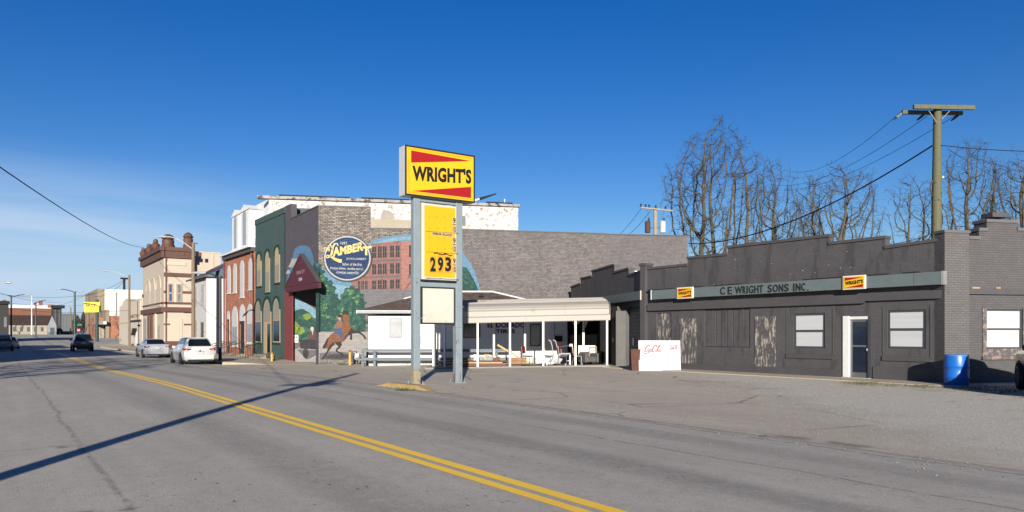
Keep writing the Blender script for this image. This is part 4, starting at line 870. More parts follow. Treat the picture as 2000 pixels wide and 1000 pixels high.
# ---------------------------------------------------------------- white shack
g = G(720, 715)
CF = Frame(g.x, g.y, -TH + math.radians(2.5), g.z)
sh_ = fthing(CF, 'white_shack', 'low white former tyre shop with brown shingled hip roof and grey corner railing', 'building')
WP = mat('shack_white', (.80, .80, .78), .6, var=.05, scale=1.0, dirt=(.66, .64, .60), dirt_amt=.15, dscale=1.5); WD = mat('block_white', (.66, .64, .58), .85, brick=dict(w=.4, h=.2, v=.04, mc=.75), dirt=(.35, .3, .24), dirt_amt=.3)
SHN = mat('brown_shingle', (.125, .088, .070), .95, var=.3, scale=3, brick=dict(w=.3, h=.14, v=.25, mc=.55, m=.012, b=.6), bump=.6, dirt=(.08, .06, .055), dirt_amt=.35, dscale=8)
wl, wr = 0.0, CF.s(1108); ze = CF.z(760, 616); DP = 4.0
B(wl + .006, wr - .006, .012, DP, -.1, .42).make('block_base', WD, sh_); B(wl, wr, .0, DP, .424, ze).make('wall', WP, sh_)
# hip roof
ex0, ex1 = CF.s(696, -.55), CF.s(1150, -.55); zf = CF.z(760, 606, -.55); zr2 = CF.z(930, 570, 1.6)
rx0, rx1 = CF.s(846, 1.6), CF.s(962, 1.6); yb_ = DP + .2
ym2 = 1.9
rf = MB(); Z0 = zf
rf._a([(ex0, -.55, Z0), (ex1, -.55, Z0), (ex1, yb_, Z0), (ex0, yb_, Z0), (rx0, ym2, zr2), (rx1, ym2, zr2)], [(0, 1, 5, 4), (1, 2, 5), (2, 3, 4, 5), (3, 0, 4)])
rfo = rf.make('roof', SHN, sh_)
B(ex0, ex1, -.58, yb_, Z0 - .17, Z0 - .004).make('fascia', WHITE, sh_); B(ex0 + .04, ex1, -.64, -.585, Z0 - .15, Z0 - .02).make('gutter', mat('gutter_blue_grey', (.34, .38, .42), .5), sh_)
MB().tube([(rx0, ym2, zr2 + .03), (rx1, ym2, zr2 + .03)], .05, 6).make('ridge_cap', WHITE, rfo); MB().tube([(rx1, ym2, zr2 + .03), (ex1 - (ex1 - rx1) * .55, -.55 + (ym2 + .55) * .45, Z0 + (zr2 - Z0) * .45 + .02)], .05, 6).make('hip_cap', WHITE, rfo)
MB().tube([(rx0, ym2, zr2 + .03), (rx0 + (ex0 - rx0) * .4, ym2 - (ym2 + .55) * .4, zr2 - (zr2 - Z0) * .4 + .02)], .04, 6).make('hip_cap', WHITE, rfo)
q = CF.m(940, 578, 1.4); B(q[0] - .15, q[0] + .15, 1.0, 1.5, q[1] - .05, q[1] + .12).make('roof_vent', BLK, rfo)
# boarded window and openings
a, b, c, d = CF.rect(760, 620, 786, 660); wn = B(a, b, -.03, -.002, c, d).make('window', mat('board_grey', (.40, .42, .44), .7), sh_)
B(a + .08, b - .06, -.045, -.031, c + .06, d - .06).make('pane', mat('board_pale', (.47, .49, .52), .6), wn)
B(CF.s(820), CF.s(824), -.04, -.002, CF.z(822, 672), CF.z(822, 655)).make('meter_box', mat('meter_pale', (.5, .52, .54), .5), sh_)
a, b, c, d = CF.rect(1035, 632, 1056, 676); wn = B(a, b, -.03, -.002, c, d).make('window', WIN, sh_); B(a + .06, b - .06, -.045, -.031, c + .06, d - .06).make('pane', DARKG, wn)
a, b, c, d = CF.rect(905, 630, 938, 660); wn = B(a, b, -.03, -.002, c, d).make('window', WIN, sh_); B(a + .06, b - .06, -.045, -.031, c + .06, d - .06).make('pane', DARKG, wn)
a, b, c, d = CF.rect(1083, 656, 1098, 667); B(a, b, -.08, -.002, c, d).make('fuse_box', BLK, sh_)
a, b, c, d = CF.rect(952, 630, 1026, 640); text('EL DORADO', BLK, a, b, CF.z(990, 640), CF.z(990, 629.5), -.004, sh_, 'painted_words', bold=.04)
a, b, c, d = CF.rect(968, 643, 1006, 651); text('TIRES', BLK, a, b, c, d, -.004, sh_, 'painted_words', bold=.04)
for x in (870, 968, 1022, 1083): 
    s_ = CF.s(x); B(s_, s_ + .025, -.012, -.002, .45, ze - .02).make('batten', WIN, sh_)
B(wl - .01, wl + .03, -.01, -.002, .43, ze).make('corner_strip', WP, sh_)
# blue-grey railing along the shack
RL = mat('rail_blue_grey', (.14, .175, .205), .6, var=.12, dirt=(.12, .12, .12), dirt_amt=.2)
rl = fthing(CF, 'guard_railing', 'blue grey two bar guard railing along the white shack wall', 'railing')
yr = -.75; x0, x1 = CF.s(707, yr), CF.s(1000, yr)
for py in (684.5, 701): z = CF.z(760, py, yr); B(x0, x1, yr - .04, yr + .04, z - .075, z + .075).make('rail', RL, rl)
for px in (708, 731, 853, 895, 970): s_ = CF.s(px, yr); B(s_ - .07, s_ + .07, yr + .045, yr + .16, -.05, CF.z(760, 682, yr)).make('post', RL, rl)
for z in (CF.z(760, 684.5, yr), CF.z(760, 701, yr)): B(x0 - .02, x0 + .1, yr + .05, 1.2, z - .07, z + .07).make('side_rail', RL, rl)
B(x0 - .04, x0 + .12, .9, 1.05, -.05, CF.z(760, 682, yr)).make('post', RL, rl)
# ---------------------------------------------------------------- carport canopy
g = G(905, 720); KF = Frame(g.x, g.y, -TH + math.radians(.5), g.z)
cp = fthing(KF, 'carport', 'long white metal carport with rounded front edge and thin posts', 'canopy')
CW = mat('canopy_cream', (.43, .40, .355), .5, var=.06, scale=.8, dirt=(.33, .30, .25), dirt_amt=.28, dscale=2.0, stretch=(.5, 3, 3))
k0, k1 = KF.s(845), KF.s(1190); zl = KF.z(1040, 632); zt_ = KF.z(1040, 592, 1.3) ; H = zl
up = (-6) / 1444 * 36.7 * -1 / (KF.s(1190) - KF.s(905))            # the eave climbs gently to the right with the ground
prof_c = [(0, 0), (0, .27), (.015, .29), (.015, .60), (.05, .72), (.14, .86), (.34, .98), (1.3, 1.16), (2.4, 1.30), (3.3, 1.20)]
sc_z = (KF.z(1040, 592, 1.3) - zl) / 1.16
pts = [(y, zl + h * sc_z) for y, h in prof_c]
roof = MB(); 
for (ya, za), (yb, zb) in zip(pts, pts[1:]):
    roof._a([(k0, ya, za), (k1, ya, za + up * (k1 - k0)), (k1, yb, zb + up * (k1 - k0)), (k0, yb, zb), (k0, ya + .03, za - .03), (k1, ya + .03, za - .03 + up * (k1 - k0)), (k1, yb + .03, zb - .03 + up * (k1 - k0)), (k0, yb + .03, zb - .03)],
            [(0, 1, 2, 3), (7, 6, 5, 4), (0, 4, 5, 1), (1, 5, 6, 2), (3, 2, 6, 7), (0, 3, 7, 4)])
cr_ = roof.make('roof', CW, cp)
for k in (1, 3, 7, 8):
    y, z = pts[k]; MB()._a([(k0, y - .02, z + .0), (k1, y - .02, z + up * (k1 - k0)), (k1, y - .02, z + .03 + up * (k1 - k0)), (k0, y - .02, z + .03), (k0, y + .03, z + .045), (k1, y + .03, z + .045 + up * (k1 - k0))], [(0, 1, 2, 3), (3, 2, 5, 4)]).make('seam', mat('seam_shadow', (.30, .28, .25), .6), cr_)
for y in (.55, .85, 1.1, 1.7, 2.0):
    z = np.interp(y, [p[0] for p in pts], [p[1] for p in pts]); MB().tube([(k0, y, z + .012), (k1, y, z + .012 + up * (k1 - k0))], .014, 4).make('corrugation', CW, cr_)
B(k1 + .002, k1 + .03, .0, 3.2, zl - .02 + up * (k1 - k0), zl + .25 + up * (k1 - k0)).make('end_trim', mat('trim_tan', (.62, .50, .33), .6), cr_)
MB().prismx([(y, z + up * (k1 - k0)) for y, z in pts] + [(3.3, zl + up * (k1 - k0))], k1 + .031, k1 + .05).make('end_panel', CW, cr_)
for i, px in enumerate((850, 868, 933, 996, 1061, 1124, 1185.5)):
    s_ = KF.s(px, .05); hgt = zl + up * (s_ - k0); g_ = gz(*KF.world(s_, .05).xy) - KF.z0
    B(s_ - .045, s_ + .045, .02, .10, g_ + .05, hgt + .1).make('post', WHITE, cp)
for px in (848, 965, 1025, 1138): s_ = KF.s(px, 2.6); B(s_ - .05, s_ + .05, 2.2, 2.3, -.05, zl + .9).make('back_post', WHITE, cp)
mb = MB(); e0, e1 = KF.s(830, .0), KF.s(1190, .0); zg = lambda s_: gz(*KF.world(s_, 0).xy) - KF.z0
mb._a([(e0, -.06, zg(e0)), (e1, -.06, zg(e1)), (e1, -.06, zg(e1) + .09), (e0, -.06, zg(e0) + .09), (e0, .12, zg(e0) + .09), (e1, .12, zg(e1) + .09), (e0, 3.2, zg(e0) + .05), (e1, 3.2, zg(e1) + .05)], [(0, 1, 2, 3), (3, 2, 5, 4), (4, 5, 7, 6), ])
mb.make('floor_slab', mat('slab_pale', (.34, .32, .29), .85, var=.12, dirt=(.3, .28, .24), dirt_amt=.3), cp)
# ---------------------------------------------------------------- things under the canopy
def at(px, off, fr=KF): s_ = fr.s(px, off); p = fr.world(s_, off); return Vector((p.x, p.y, gz(p.x, p.y) + .085))
CHR = mat('chrome', (.55, .56, .58), .25, .9, var=.1, dirt=(.2, .1, .05), dirt_amt=.15); REDV = mat('red_vinyl', (.36, .035, .02), .45, var=.2); GRV = mat('grey_vinyl', (.13, .125, .12), .6, var=.2)
LUM = mat('new_lumber', (.62, .42, .19), .75, var=.15, stretch=(6, 6, 1), scale=2); LUMO = mat('old_lumber', (.24, .10, .05), .85, var=.35, stretch=(6, 6, 1), scale=2); RW = mat('red_painted_wood', (.26, .04, .04), .7, var=.2); TAR = mat('black_tarp', (.006, .006, .007), .95, var=.3, spec=.05)
def chair():
    t = thing('chrome_chair', 'x', 'chair')
    MB().box(-.21, .21, -.22, .2, .42, .47).make('seat', GRV, t, bevel=.015)
    mb = MB(); mb.box(-.2, .2, .2, .245, .56, .92); mb.make('backrest', REDV, t, bevel=.015)
    for s_ in (-1, 1):
        MB().tube([(s_ * .2, -.2, 0), (s_ * .2, -.21, .4), (s_ * .2, .1, .42)], .014, 6).make('leg', CHR, t, smooth=True)
        MB().tube([(s_ * .2, .26, 0), (s_ * .2, .15, .4), (s_ * .2, .23, .9)], .014, 6).make('leg', CHR, t, smooth=True)
    MB().tube([(-.2, -.2, .2), (.2, -.2, .2)], .01, 6).make('stretcher', CHR, t)
    return t
ch0 = chair()
for i, (px, off, rz, lb) in enumerate(((1030, .55, 1.15, 'red backed chrome chair left of the middle carport posts'), (1070, .7, 1.3, 'red backed chrome chair just right of the fourth carport post'), (1101, .45, 1.2, 'grey seated chrome chair with red back beside the pale exercise machine'), (1128, .55, 1.35, 'red backed chair partly behind the sixth carport post'))):
    c = ch0 if i == 0 else copy_tree(ch0); c.location = at(px, off); c.rotation_euler = (0, 0, rz - TH); c['label'] = lb; c['group'] = 'red and chrome chairs under the carport'
# exercise machine, pale
t = thing('exercise_machine', 'pale tangled exercise machine with two upright handles under the carport', 'exercise machine', at(1084, .7), -TH)
PM = mat('machine_white', (.50, .50, .50), .4, var=.15, dirt=(.25, .22, .2), dirt_amt=.25, dscale=6)
MB().lathe([(.0, -.07), (.24, -.05), (.26, 0), (.24, .05), (0, .07)], (.12, 0, .34), 18, 'y').make('flywheel_cover', PM, t, smooth=True)
MB().lathe([(.19, -.03), (.24, -.03), (.24, .03), (.19, .03)], (-.22, .05, .26), 18, 'y').make('wheel', CHR, t)
MB().tube([(-.35, 0, .12), (-.1, 0, .3), (.3, 0, .42), (.62, 0, .5)], .04, 8).make('main_tube', PM, t, smooth=True); B(.25, .75, -.14, .14, .5, .58).make('seat', PM, t, bevel=.03)
for s_, x in ((-.1, -.12), (.1, .12)): MB().tube([(x + .02, s_, .35), (x - .02, s_, .9), (x - .1, s_, 1.16), (x - .2, s_, 1.2)], [.025, .025, .03, .04], 8).make('handle', PM, t, smooth=True)
MB().tube([(.1, 0, .85), (.55, 0, .92), (.75, 0, .95)], .03, 6).make('console_arm', CHR, t); B(.68, .86, -.1, .1, .88, 1.03).make('console', CHR, t, bevel=.02)
for x in (-.4, .5): B(x - .04, x + .04, -.3, .3, .0, .06).make('foot_bar', CHR, t)
B(.7, .76, -.03, .03, .0, .5).make('rear_leg', CHR, t)
# armchair and white board
t = thing('armchair', 'low dark grey armchair at the right end of the carport', 'chair', at(1150, .8), -TH + .5)
B(-.3, .3, -.28, .3, .12, .40).make('seat', GRV, t, bevel=.06)
for s_ in (-1, 1): B(s_ * .3, s_ * .4, -.3, .3, .1, .56).make('armrest', GRV, t, bevel=.04); B(s_ * .3, s_ * .35, -.25, -.2, 0, .1).make('leg', BLK, t)
B(-.32, .32, .28, .38, .1, .62).make('backrest', GRV, t, bevel=.05)
t = tag(B(-.42, .42, 0, .04, .0, .78).make('white_board', WHITE, None), 'white board standing behind the dark armchair under the carport', 'board'); t.location = at(1146, 1.3) + Vector((0, 0, .15)); t.rotation_euler = (.08, 0, -TH)
t = thing('walking_frame', 'thin pale folding frame standing behind the armchair', 'frame', at(1158, 1.05), -TH)
for s_ in (-.2, .2): MB().tube([(s_, 0, 0), (s_ * .8, .0, .85)], .018, 6).make('upright', LUM, t)
MB().tube([(-.18, 0, .86), (.18, 0, .86)], .018, 6).make('top_bar', LUM, t)
# lumber
t = thing('lumber_stack', 'low stack of old reddish boards along the carport floor', 'lumber', at(945, .9), -TH)
rn = random.Random(4)
for i in range(14):
    z = .03 + .055 * (i // 4); y = -.35 + .2 * (i % 4) + rn.uniform(-.03, .03); xa = -2.1 + rn.uniform(-.3, .3); B(xa, xa + rn.uniform(2.6, 4.6), y, y + .15, z, z + .045).make('board', rn.choice([LUMO, LUMO, mat('grey_board', (.3, .26, .2), .9), mat('grey_board', (.3, .26, .2)), LUM, RW]), t)
t = tag(B(-1.55, 1.55, -.02, .02, 0, .05).make('red_plank', RW, None), 'long red painted plank lying at the front of the carport', 'plank'); t.location = at(955, .25); t.rotation_euler = (0, 0, -TH)
pa_, pb_ = KF.world(KF.s(975, 1.2), 1.2, .0), KF.world(KF.s(1026, .6), .6, 0)
t = MB().tube([(0, 0, 1.05), (1.55, -.4, .14)], .06, 4).make('leaning_plank', LUM, None); t.location = at(972, 1.2) - Vector((0, 0, .05)); t.rotation_euler = (0, 0, -TH); tag(t, 'pale new lumber plank leaning diagonally under the carport', 'plank')
t = thing('wooden_crate', 'low plywood box of boards beside the leaning plank', 'crate', at(1010, 1.0), -TH)
B(-.42, .42, -.3, .3, .04, .08).make('floor', LUM, t)
for y in (-.32, .3): 
    for z in (.0, .16): B(-.45, .45, y, y + .02, z + .06, z + .2).make('slat', mat('crate_brown', (.40, .22, .11), .8, var=.3), t)
for x in (-.45, .43): B(x, x + .02, -.29, .29, .06, .34).make('end_panel', LUM, t)
t = thing('rusty_ironwork', 'heap of small rusty brackets and iron behind the left posts', 'scrap metal', at(932, 1.3), -TH)
for i in range(16):
    x, y = rn.uniform(-1.2, 1.0), rn.uniform(-.3, .3); h_ = rn.uniform(.1, .3); B(x, x + rn.uniform(.05, .35), y, y + .06, .25, .25 + h_).make('bracket', rn.choice([RUSTY, LUMO, LUM, CHR]), t)
t = thing('tyre', 'black tyre standing by the right end post of the carport', 'tyre', at(1172, 1.4), -TH)
MB().lathe([(.2, -.09), (.31, -.09), (.33, -.05), (.33, .05), (.31, .09), (.2, .09), (.2, -.09)], (0, 0, .33), 22, 'y').make('tread', TAR, t, smooth=True); MB().lathe([(.0, -.02), (.19, -.02), (.19, .02), (0, .02)], (0, 0, .33), 14, 'y').make('hub', GRV, t)
# black tarp hanging at the far end
mb = MB(); n = 22; vs = []
s0, s1 = KF.s(1108, 2.6), KF.s(1166, 2.6)
for i in range(n + 1):
    k = i / n; x = s0 + (s1 - s0) * k; top_ = zl + .75 - .5 * max(0, k - .7); bot = .1 + (1.0 * max(0, k - .82) / .18)
    vs += [(x, 2.6 + .08 * math.sin(i * 1.3), bot), (x + .1 * k, 2.6 + .05 * math.sin(i * 1.1), top_)]
mb._a(vs, [(i * 2, i * 2 + 2, i * 2 + 3, i * 2 + 1) for i in range(n)])
t = mb.make('black_tarp', TAR, None); t.location = (KF.x, KF.y, KF.z0); t.rotation_euler = (0, 0, KF.a); tag(t, 'black tarpaulin hanging at the right end of the carport', 'tarpaulin')
mb = MB(); a_ = KF.s(1114, 2.5); mb._a([(a_, 2.5, zl + .5), (a_ + .35, 2.45, zl + .55), (a_ + .5, 2.5, zl + .1), (a_ + .2, 2.45, zl - .15), (a_ + .7, 2.48, zl + .5), (a_ + .95, 2.5, zl + .3), (a_ + .75, 2.5, zl - .2)], [(0, 3, 1), (1, 3, 2), (1, 2, 4), (4, 6, 5)])
t = mb.make('torn_plastic', WHITE, None); t.location = (KF.x, KF.y, KF.z0); t.rotation_euler = (0, 0, KF.a); tag(t, 'torn white plastic hanging over the black tarpaulin', 'plastic sheet')
# block wall stub between canopy and wing
s_ = KF.rect(1174, 630, 1190, 712, 3.4); 
# ---------------------------------------------------------------- sign boards leaning on the garage
SB = mat('board_white', (.50, .50, .575), .4, var=.03); CRED = mat('script_red', (.40, .012, .035), .5); CPNK = mat('script_faded', (.50, .22, .30), .5)
g = G(1248, 724.5); g2 = G(1304, 725.5); BF = Frame(g.x, g.y, -TH + math.radians(1), g.z)
def script(parent, s0, s1, z0, z1, y, m, wd):
    """flowing two-word script"""
    def P_(pts): return [(s0 + (x + .16 * z) * (s1 - s0), z0 + z * (z1 - z0)) for x, z in pts]
    def cv(pts, n=6):
        out = []
        for i in range(len(pts) - 1):
            p = [Vector(pts[max(0, min(len(pts) - 1, i + j))]) for j in (-1, 0, 1, 2)]
            for k in range(n):
                t = k / n; out.append(tuple(.5 * ((2 * p[1]) + (-p[0] + p[2]) * t + (2 * p[0] - 5 * p[1] + 4 * p[2] - p[3]) * t * t + (-p[0] + 3 * p[1] - 3 * p[2] + p[3]) * t ** 3)))
        return out + [tuple(pts[-1])]
    mb = MB(); th = wd
    def o_(x, r=.036): return [(x + r * math.cos(t * .7 + 1.4), .42 + .17 * math.sin(t * .7 + 1.4)) for t in range(10)]
    o_1 = None
    C1 = [(.17, .72), (.19, .92), (.13, 1.0), (.05, .85), (.01, .55), (.03, .30), (.09, .24), (.16, .36)]
    C2 = [(.60, .75), (.61, .95), (.55, 1.0), (.47, .85), (.43, .52), (.45, .28), (.52, .22), (.60, .36)]
    for st, k in ((C1, 1.6), (C2, 1.6), (o_(.225), 1), ([(.33, .52), (.30, .60), (.27, .45), (.28, .28), (.33, .32), (.36, .4)], 1), (o_(.385), 1), ([(.43, .60), (.42, .35), (.45, .28)], 1),
                  ([(.16, .36), (.19, .5)], .6), ([(.425, .42), (.47, .42)], .8), (o_(.665), 1), ([(.73, .3), (.72, .6), (.76, .95), (.79, .85), (.74, .55), (.75, .28), (.79, .34)], 1), (o_(.84), 1), ([(.885, .60), (.88, .35), (.91, .27), (.96, .36)], 1),
                  ([(.0, .30), (-.02, .12), (.10, .02), (.25, .16), (.36, .10)], 1.2), ([(.58, .95), (.68, .78), (.80, 1.02), (.95, .98)], 1.2)):
        q = cv(P_(st)); n = len(q); ribbon(mb, q, [th * k * (.45 + .75 * math.sin(3.14 * (i + .5) / n)) for i in range(n)], y)
    return mb.make('lettering', m, parent)
q0, q1 = 0.0, BF.s(1304); h = BF.z(1276, 666) + .03; skew = .12
def board(name, x0, x1, lb, shifted, m, wd, la, lb2, zz):
    t = fthing(BF, name, lb, 'sign board', 'white soft drink sign boards leaning on the garage')
    t.rotation_euler = (math.radians(-6), 0, BF.a); B(x0, x1, 0, .03, .0, h).make('panel', SB, t)
    script(t, la, lb2, zz[0], zz[1], -.004, m, wd); return t
t = board('sign_board', q0 + .0, q1, 'wider white sign board with bright red script leaning left', 0, CRED, .026, BF.s(1258), BF.s(1292), (BF.z(1276, 691), BF.z(1276, 674)))
B(q0 + .01, q1 - .01, -.006, -.001, h * .5, h * .5 + .012).make('panel_joint', mat('joint_grey', (.5, .5, .55), .6), t)
t = board('sign_board', q1 + .012, BF.s(1330), 'narrow white sign board with faded pink script', 0, CPNK, .024, BF.s(1309), BF.s(1324), (BF.z(1316, 684), BF.z(1316, 674)))
g = G(1240, 724); t = thing('rusty_bin', 'tall narrow rusty brown metal planter left of the white sign boards', 'planter', g, -TH)
MB()._a([(-.15, -.15, 0), (.15, -.15, 0), (.15, .15, 0), (-.15, .15, 0), (-.2, -.2, .9), (.2, -.2, .9), (.2, .2, .9), (-.2, .2, .9)], [(0, 3, 2, 1), (0, 1, 5, 4), (1, 2, 6, 5), (2, 3, 7, 6), (3, 0, 4, 7), (4, 5, 6, 7)]).make('body', mat('rust_brown', (.13, .05, .032), .85, var=.35, scale=5, bump=.4), t)
B(-.205, .205, -.205, .205, .87, .905).make('rim', mat('rust_brown', (.13, .05, .032)), t)
# ---------------------------------------------------------------- blue barrel
g = G(1868, 753.5); Zb = F * (CZ - g.z) / 101.5; t = thing('plastic_barrel', 'bright blue plastic barrel standing at the brick pillar', 'barrel', g)
BB = mat('barrel_blue', (.012, .16, .62), .35, var=.08, scale=3, spec=.5, dirt=(.03, .2, .6), dirt_amt=.15); rb = 22 / F * Zb; hb2 = 61 / F * Zb
MB().lathe([(rb * .90, 0), (rb * .97, .03), (rb * .99, .25 * hb2), (rb * 1.03, .27 * hb2), (rb * .99, .29 * hb2), (rb, .5 * hb2), (rb * .99, .60 * hb2), (rb * 1.03, .62 * hb2), (rb * .99, .64 * hb2), (rb * .98, .9 * hb2), (rb * .92, .97 * hb2), (rb * .90, hb2), (rb * .86, hb2), (rb * .85, hb2 - .03), (0, hb2 - .03)], (0, 0, 0), 32).make('body', BB, t, smooth=True)
MB().lathe([(rb * .93, hb2 - .05), (rb * .97, hb2 - .045), (rb * .97, hb2 - .01), (rb * .91, hb2 + .004)], (0, 0, 0), 32).make('rim', mat('barrel_blue_pale', (.05, .25, .65), .4), t, smooth=True)
for x in (-.1, .12): MB().lathe([(.035, 0), (.035, .025)], (x, 0, hb2 - .03), 10).make('bung', BB, t)
# ---------------------------------------------------------------- street row, from the mural building away from the camera
XF = 15.5
STONE = mat('pale_stone', (.5, .49, .46), .8); IRON = mat('iron_rail', (.05, .035, .03), .6); TANB = mat('tan_board', (.55, .43, .25), .7, var=.08); TANW = mat('tan_board_grey', (.36, .32, .26), .75, var=.1)
def arched(fr, parent, px0, px1, py0, py1, fm, pm, y=0.0, hood=None, hw=.16, mid=True, pm2=None, half=None, name='window'):
    a, b = fr.s(px0), fr.s(px1); xm = (px0 + px1) / 2; c, d = fr.z(xm, py1), fr.z(xm, py0)
    o = MB().prism(arch(a, b, c, d), y - .03, y - .002).make(name, fm, parent)
    t = min(.09, (b - a) * .16); cz = (c + d) / 2
    if mid:
        MB().prism(arch(a + t, b - t, cz + t * .4, d - t), y - .036, y - .031).make('pane', pm, o); B(a + t, b - t, y - .040, y - .031, c + t, cz - t * .4).make('pane', pm2 or pm, o)
    else: MB().prism(arch(a + t, b - t, c + t, d - t), y - .036, y - .031).make('pane', pm, o)
    B(a - .06, b + .06, y - .09, y - .002, c - .1, c - .002).make('sill', hood or fm, parent)
    if hood:
        r = (b - a) / 2; cx = (a + b) / 2; zs = d - r; n = 12; pts = [(cx - (r + hw) * math.cos(math.pi * i / n), zs + (r + hw) * math.sin(math.pi * i / n)) for i in range(n + 1)] + [(cx + (r + .0) * math.cos(math.pi * i / n), zs + r * math.sin(math.pi * i / n)) for i in range(n + 1)]
        mb = MB()
        for i in range(n):
            mb.prism([pts[i], pts[i + 1], (cx - r * math.cos(math.pi * (i + 1) / n), zs + r * math.sin(math.pi * (i + 1) / n)), (cx - r * math.cos(math.pi * i / n), zs + r * math.sin(math.pi * i / n))], y - .09, y - .002)
        mb.make('arch_hood', hood, parent)
    return o
def oblique(fr, s0, s1, depth, y0=.02):          # footprint following the lot lines behind a street facade
    k = math.tan(math.radians(23)); return [(s0, y0), (s1, y0), (s1 + depth * k, y0 + depth), (s0 + depth * k, y0 + depth)]
# green building
GF = street(XF, 557, -.2); gb = fthing(GF, 'green_building', 'dark green two storey shop with tan arched windows beside the grey mural building', 'building')
GRN = mat('green_paint', (.066, .122, .112), .7, var=.12, scale=1.2, brick=dict(w=.24, h=.08, v=.05, mc=.9, m=.008, b=.4), bump=.3); GRD2 = mat('green_trim', (.012, .050, .038), .6)
w0 = GF.s(498.5); top = GF.z(530, 417.5)
MB().prismz(oblique(GF, w0 + .01, -.01, 3.2, .0), -.2, top).make('wall', GRN, gb); MB().prismz([(x_ + 3.3 * .4245, y_ + 3.3) for x_, y_ in oblique(GF, w0 + .01, -.01, 11, .0)], -.2, 6.8).make('rear_wall', GRN, gb); B(w0, 0, -.05, .25, top - .35, top + .05).make('cornice', GRN, gb)
for x0, x1, y0, y1 in ((502.5, 511, 495, 559), (519, 527.5, 490, 571), (537.5, 547, 482, 552)): arched(GF, gb, x0, x1, y0, y1, TANB, TANB, hood=GRD2, pm2=TANW)
for x0, x1, y0, y1 in ((499.5, 511, 587, 669), (534, 547.5, 582, 669)): arched(GF, gb, x0, x1, y0, y1, TANB, TANW, hood=GRD2, pm2=DARKG)
a, b = GF.s(515.5), GF.s(530); c, d = .45, GF.z(523, 584); 
o = MB().prism(arch(a, b, c, d), -.03, -.002).make('doorway', TANB, gb); MB().prism(arch(a + .12, b - .12, d - 1.6, d - .12), -.04, -.031).make('transom', TANW, o); B(a + .9, b - .15, -.04, -.031, c + .05, d - 1.75).make('door', DARKG, gb); B(a + .15, a + .8, -.045, -.031, c + .05, d - 1.75).make('door', TANB, gb)
r = (b - a) / 2; mb = MB(); n = 12; cx = (a + b) / 2; zs = d - r
for i in range(n): mb.prism([(cx - (r + .22) * math.cos(math.pi * i / n), zs + (r + .22) * math.sin(math.pi * i / n)), (cx - (r + .22) * math.cos(math.pi * (i + 1) / n), zs + (r + .22) * math.sin(math.pi * (i + 1) / n)), (cx - r * math.cos(math.pi * (i + 1) / n), zs + r * math.sin(math.pi * (i + 1) / n)), (cx - r * math.cos(math.pi * i / n), zs + r * math.sin(math.pi * i / n))], -.09, -.002)
mb.make('arch_hood', GRD2, gb)
for k in range(3): B(a - .5, b + .5 + .0, -.6 - .32 * (2 - k), -.6 - .32 * (2 - k) + .32 + (.59 if k == 2 else 0), -.07, .1 + .16 * k).make('step', mat('step_stone', (.36, .31, .24), .85, var=.15), gb)
for s_ in (a - .55,):
    for k in range(9): B(s_ - .02, s_ + .02, -1.5 + k * .17, -1.47 + k * .17, -.05, .75 + .5 * k / 9).make('baluster', GRD2, gb)
    MB().tube([(s_, -1.5, .78), (s_, -.1, 1.3)], .03, 6).make('handrail', GRD2, gb)
    MB().tube([(s_ - 1.2, -1.5, .9), (s_, -1.5, .78)], .03, 6).make('handrail', GRD2, gb)
# red brick building with mansard
BF2 = street(XF, 497.5, -.2); bb2 = fthing(BF2, 'brick_mansard_building', 'tall red brick building with white arched windows and white mansard roof', 'building')
RBK = mat('red_brick', (.50, .175, .095), .85, var=.25, scale=2, brick=dict(w=.24, h=.08, v=.22, mc=(1.0, 1.7, 2.2), m=.010, b=.7), bump=.4, dirt=(.50, .33, .26), dirt_amt=.18, dscale=3)
PWB = mat('peeling_white_brick', (.64, .635, .63), .85, var=.10, scale=1, brick=dict(w=.26, h=.088, v=.06, mc=.85, m=.01, b=.5), bump=.4, dirt=(.42, .27, .20), dirt_amt=.36, dscale=3.6)
WPT = mat('white_paint', (.76, .76, .76), .6, var=.05, dirt=(.6, .56, .52), dirt_amt=.2)
w0 = BF2.s(440); ec = BF2.z(470, 492); tp_ = BF2.z(484, 391)
HF = Frame(BF2.x, BF2.y, GA, -.2); dp = HF.s(1012) * math.cos(math.radians(23)) - .06
MB().prismz(oblique(BF2, w0, -.02, dp, .0), -.2, ec).make('wall', RBK, bb2)
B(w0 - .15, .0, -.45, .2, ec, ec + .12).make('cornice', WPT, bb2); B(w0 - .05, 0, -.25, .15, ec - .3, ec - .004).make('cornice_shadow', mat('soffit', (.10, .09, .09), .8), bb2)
# mansard: curved lower slope of the roof, then a flat top
ins = 1.9; curve = [(0, .12), (.45, .22), (.85, .42), (1.2, .66), (1.45, .85), (1.6, 1.0)]; Hm = tp_ - ec - .12
mb = MB(); vs = []; k23 = math.tan(math.radians(23)); n = len(curve)
prev = None
for f_, (dy, fz_) in enumerate([(d_, z_) for d_, z_ in ((0, 0), (.35, .12), (.62, .28), (.82, .5), (.98, .75), (1.1, 1.0))]):
    z = ec + .12 + Hm * fz_; vs += [(w0 + dy * 1.3, .05 + dy, z), (-.03, .05 + dy, z), (-.03 + dp * k23, dp, z), (w0 + dy + dp * k23, dp, z)]
m_ = 6; fs = []
for i in range(m_ - 1):
    for j in range(4): fs.append((i * 4 + j, i * 4 + (j + 1) % 4, (i + 1) * 4 + (j + 1) % 4, (i + 1) * 4 + j))
fs.append((20, 21, 22, 23)); mb._a(vs, fs); mb.make('mansard_roof', mat('white_slate', (.68, .69, .71), .6, var=.12, scale=3, stretch=(1, 1, 3)), bb2)
HF = Frame(BF2.x, BF2.y, GA, -.2); HM = to_parent(BF2, HF)
zT0, zT1 = HF.z(512, 385.5), HF.z(1010, 402); sL0, sL1 = HF.s(512), HF.s(1012)
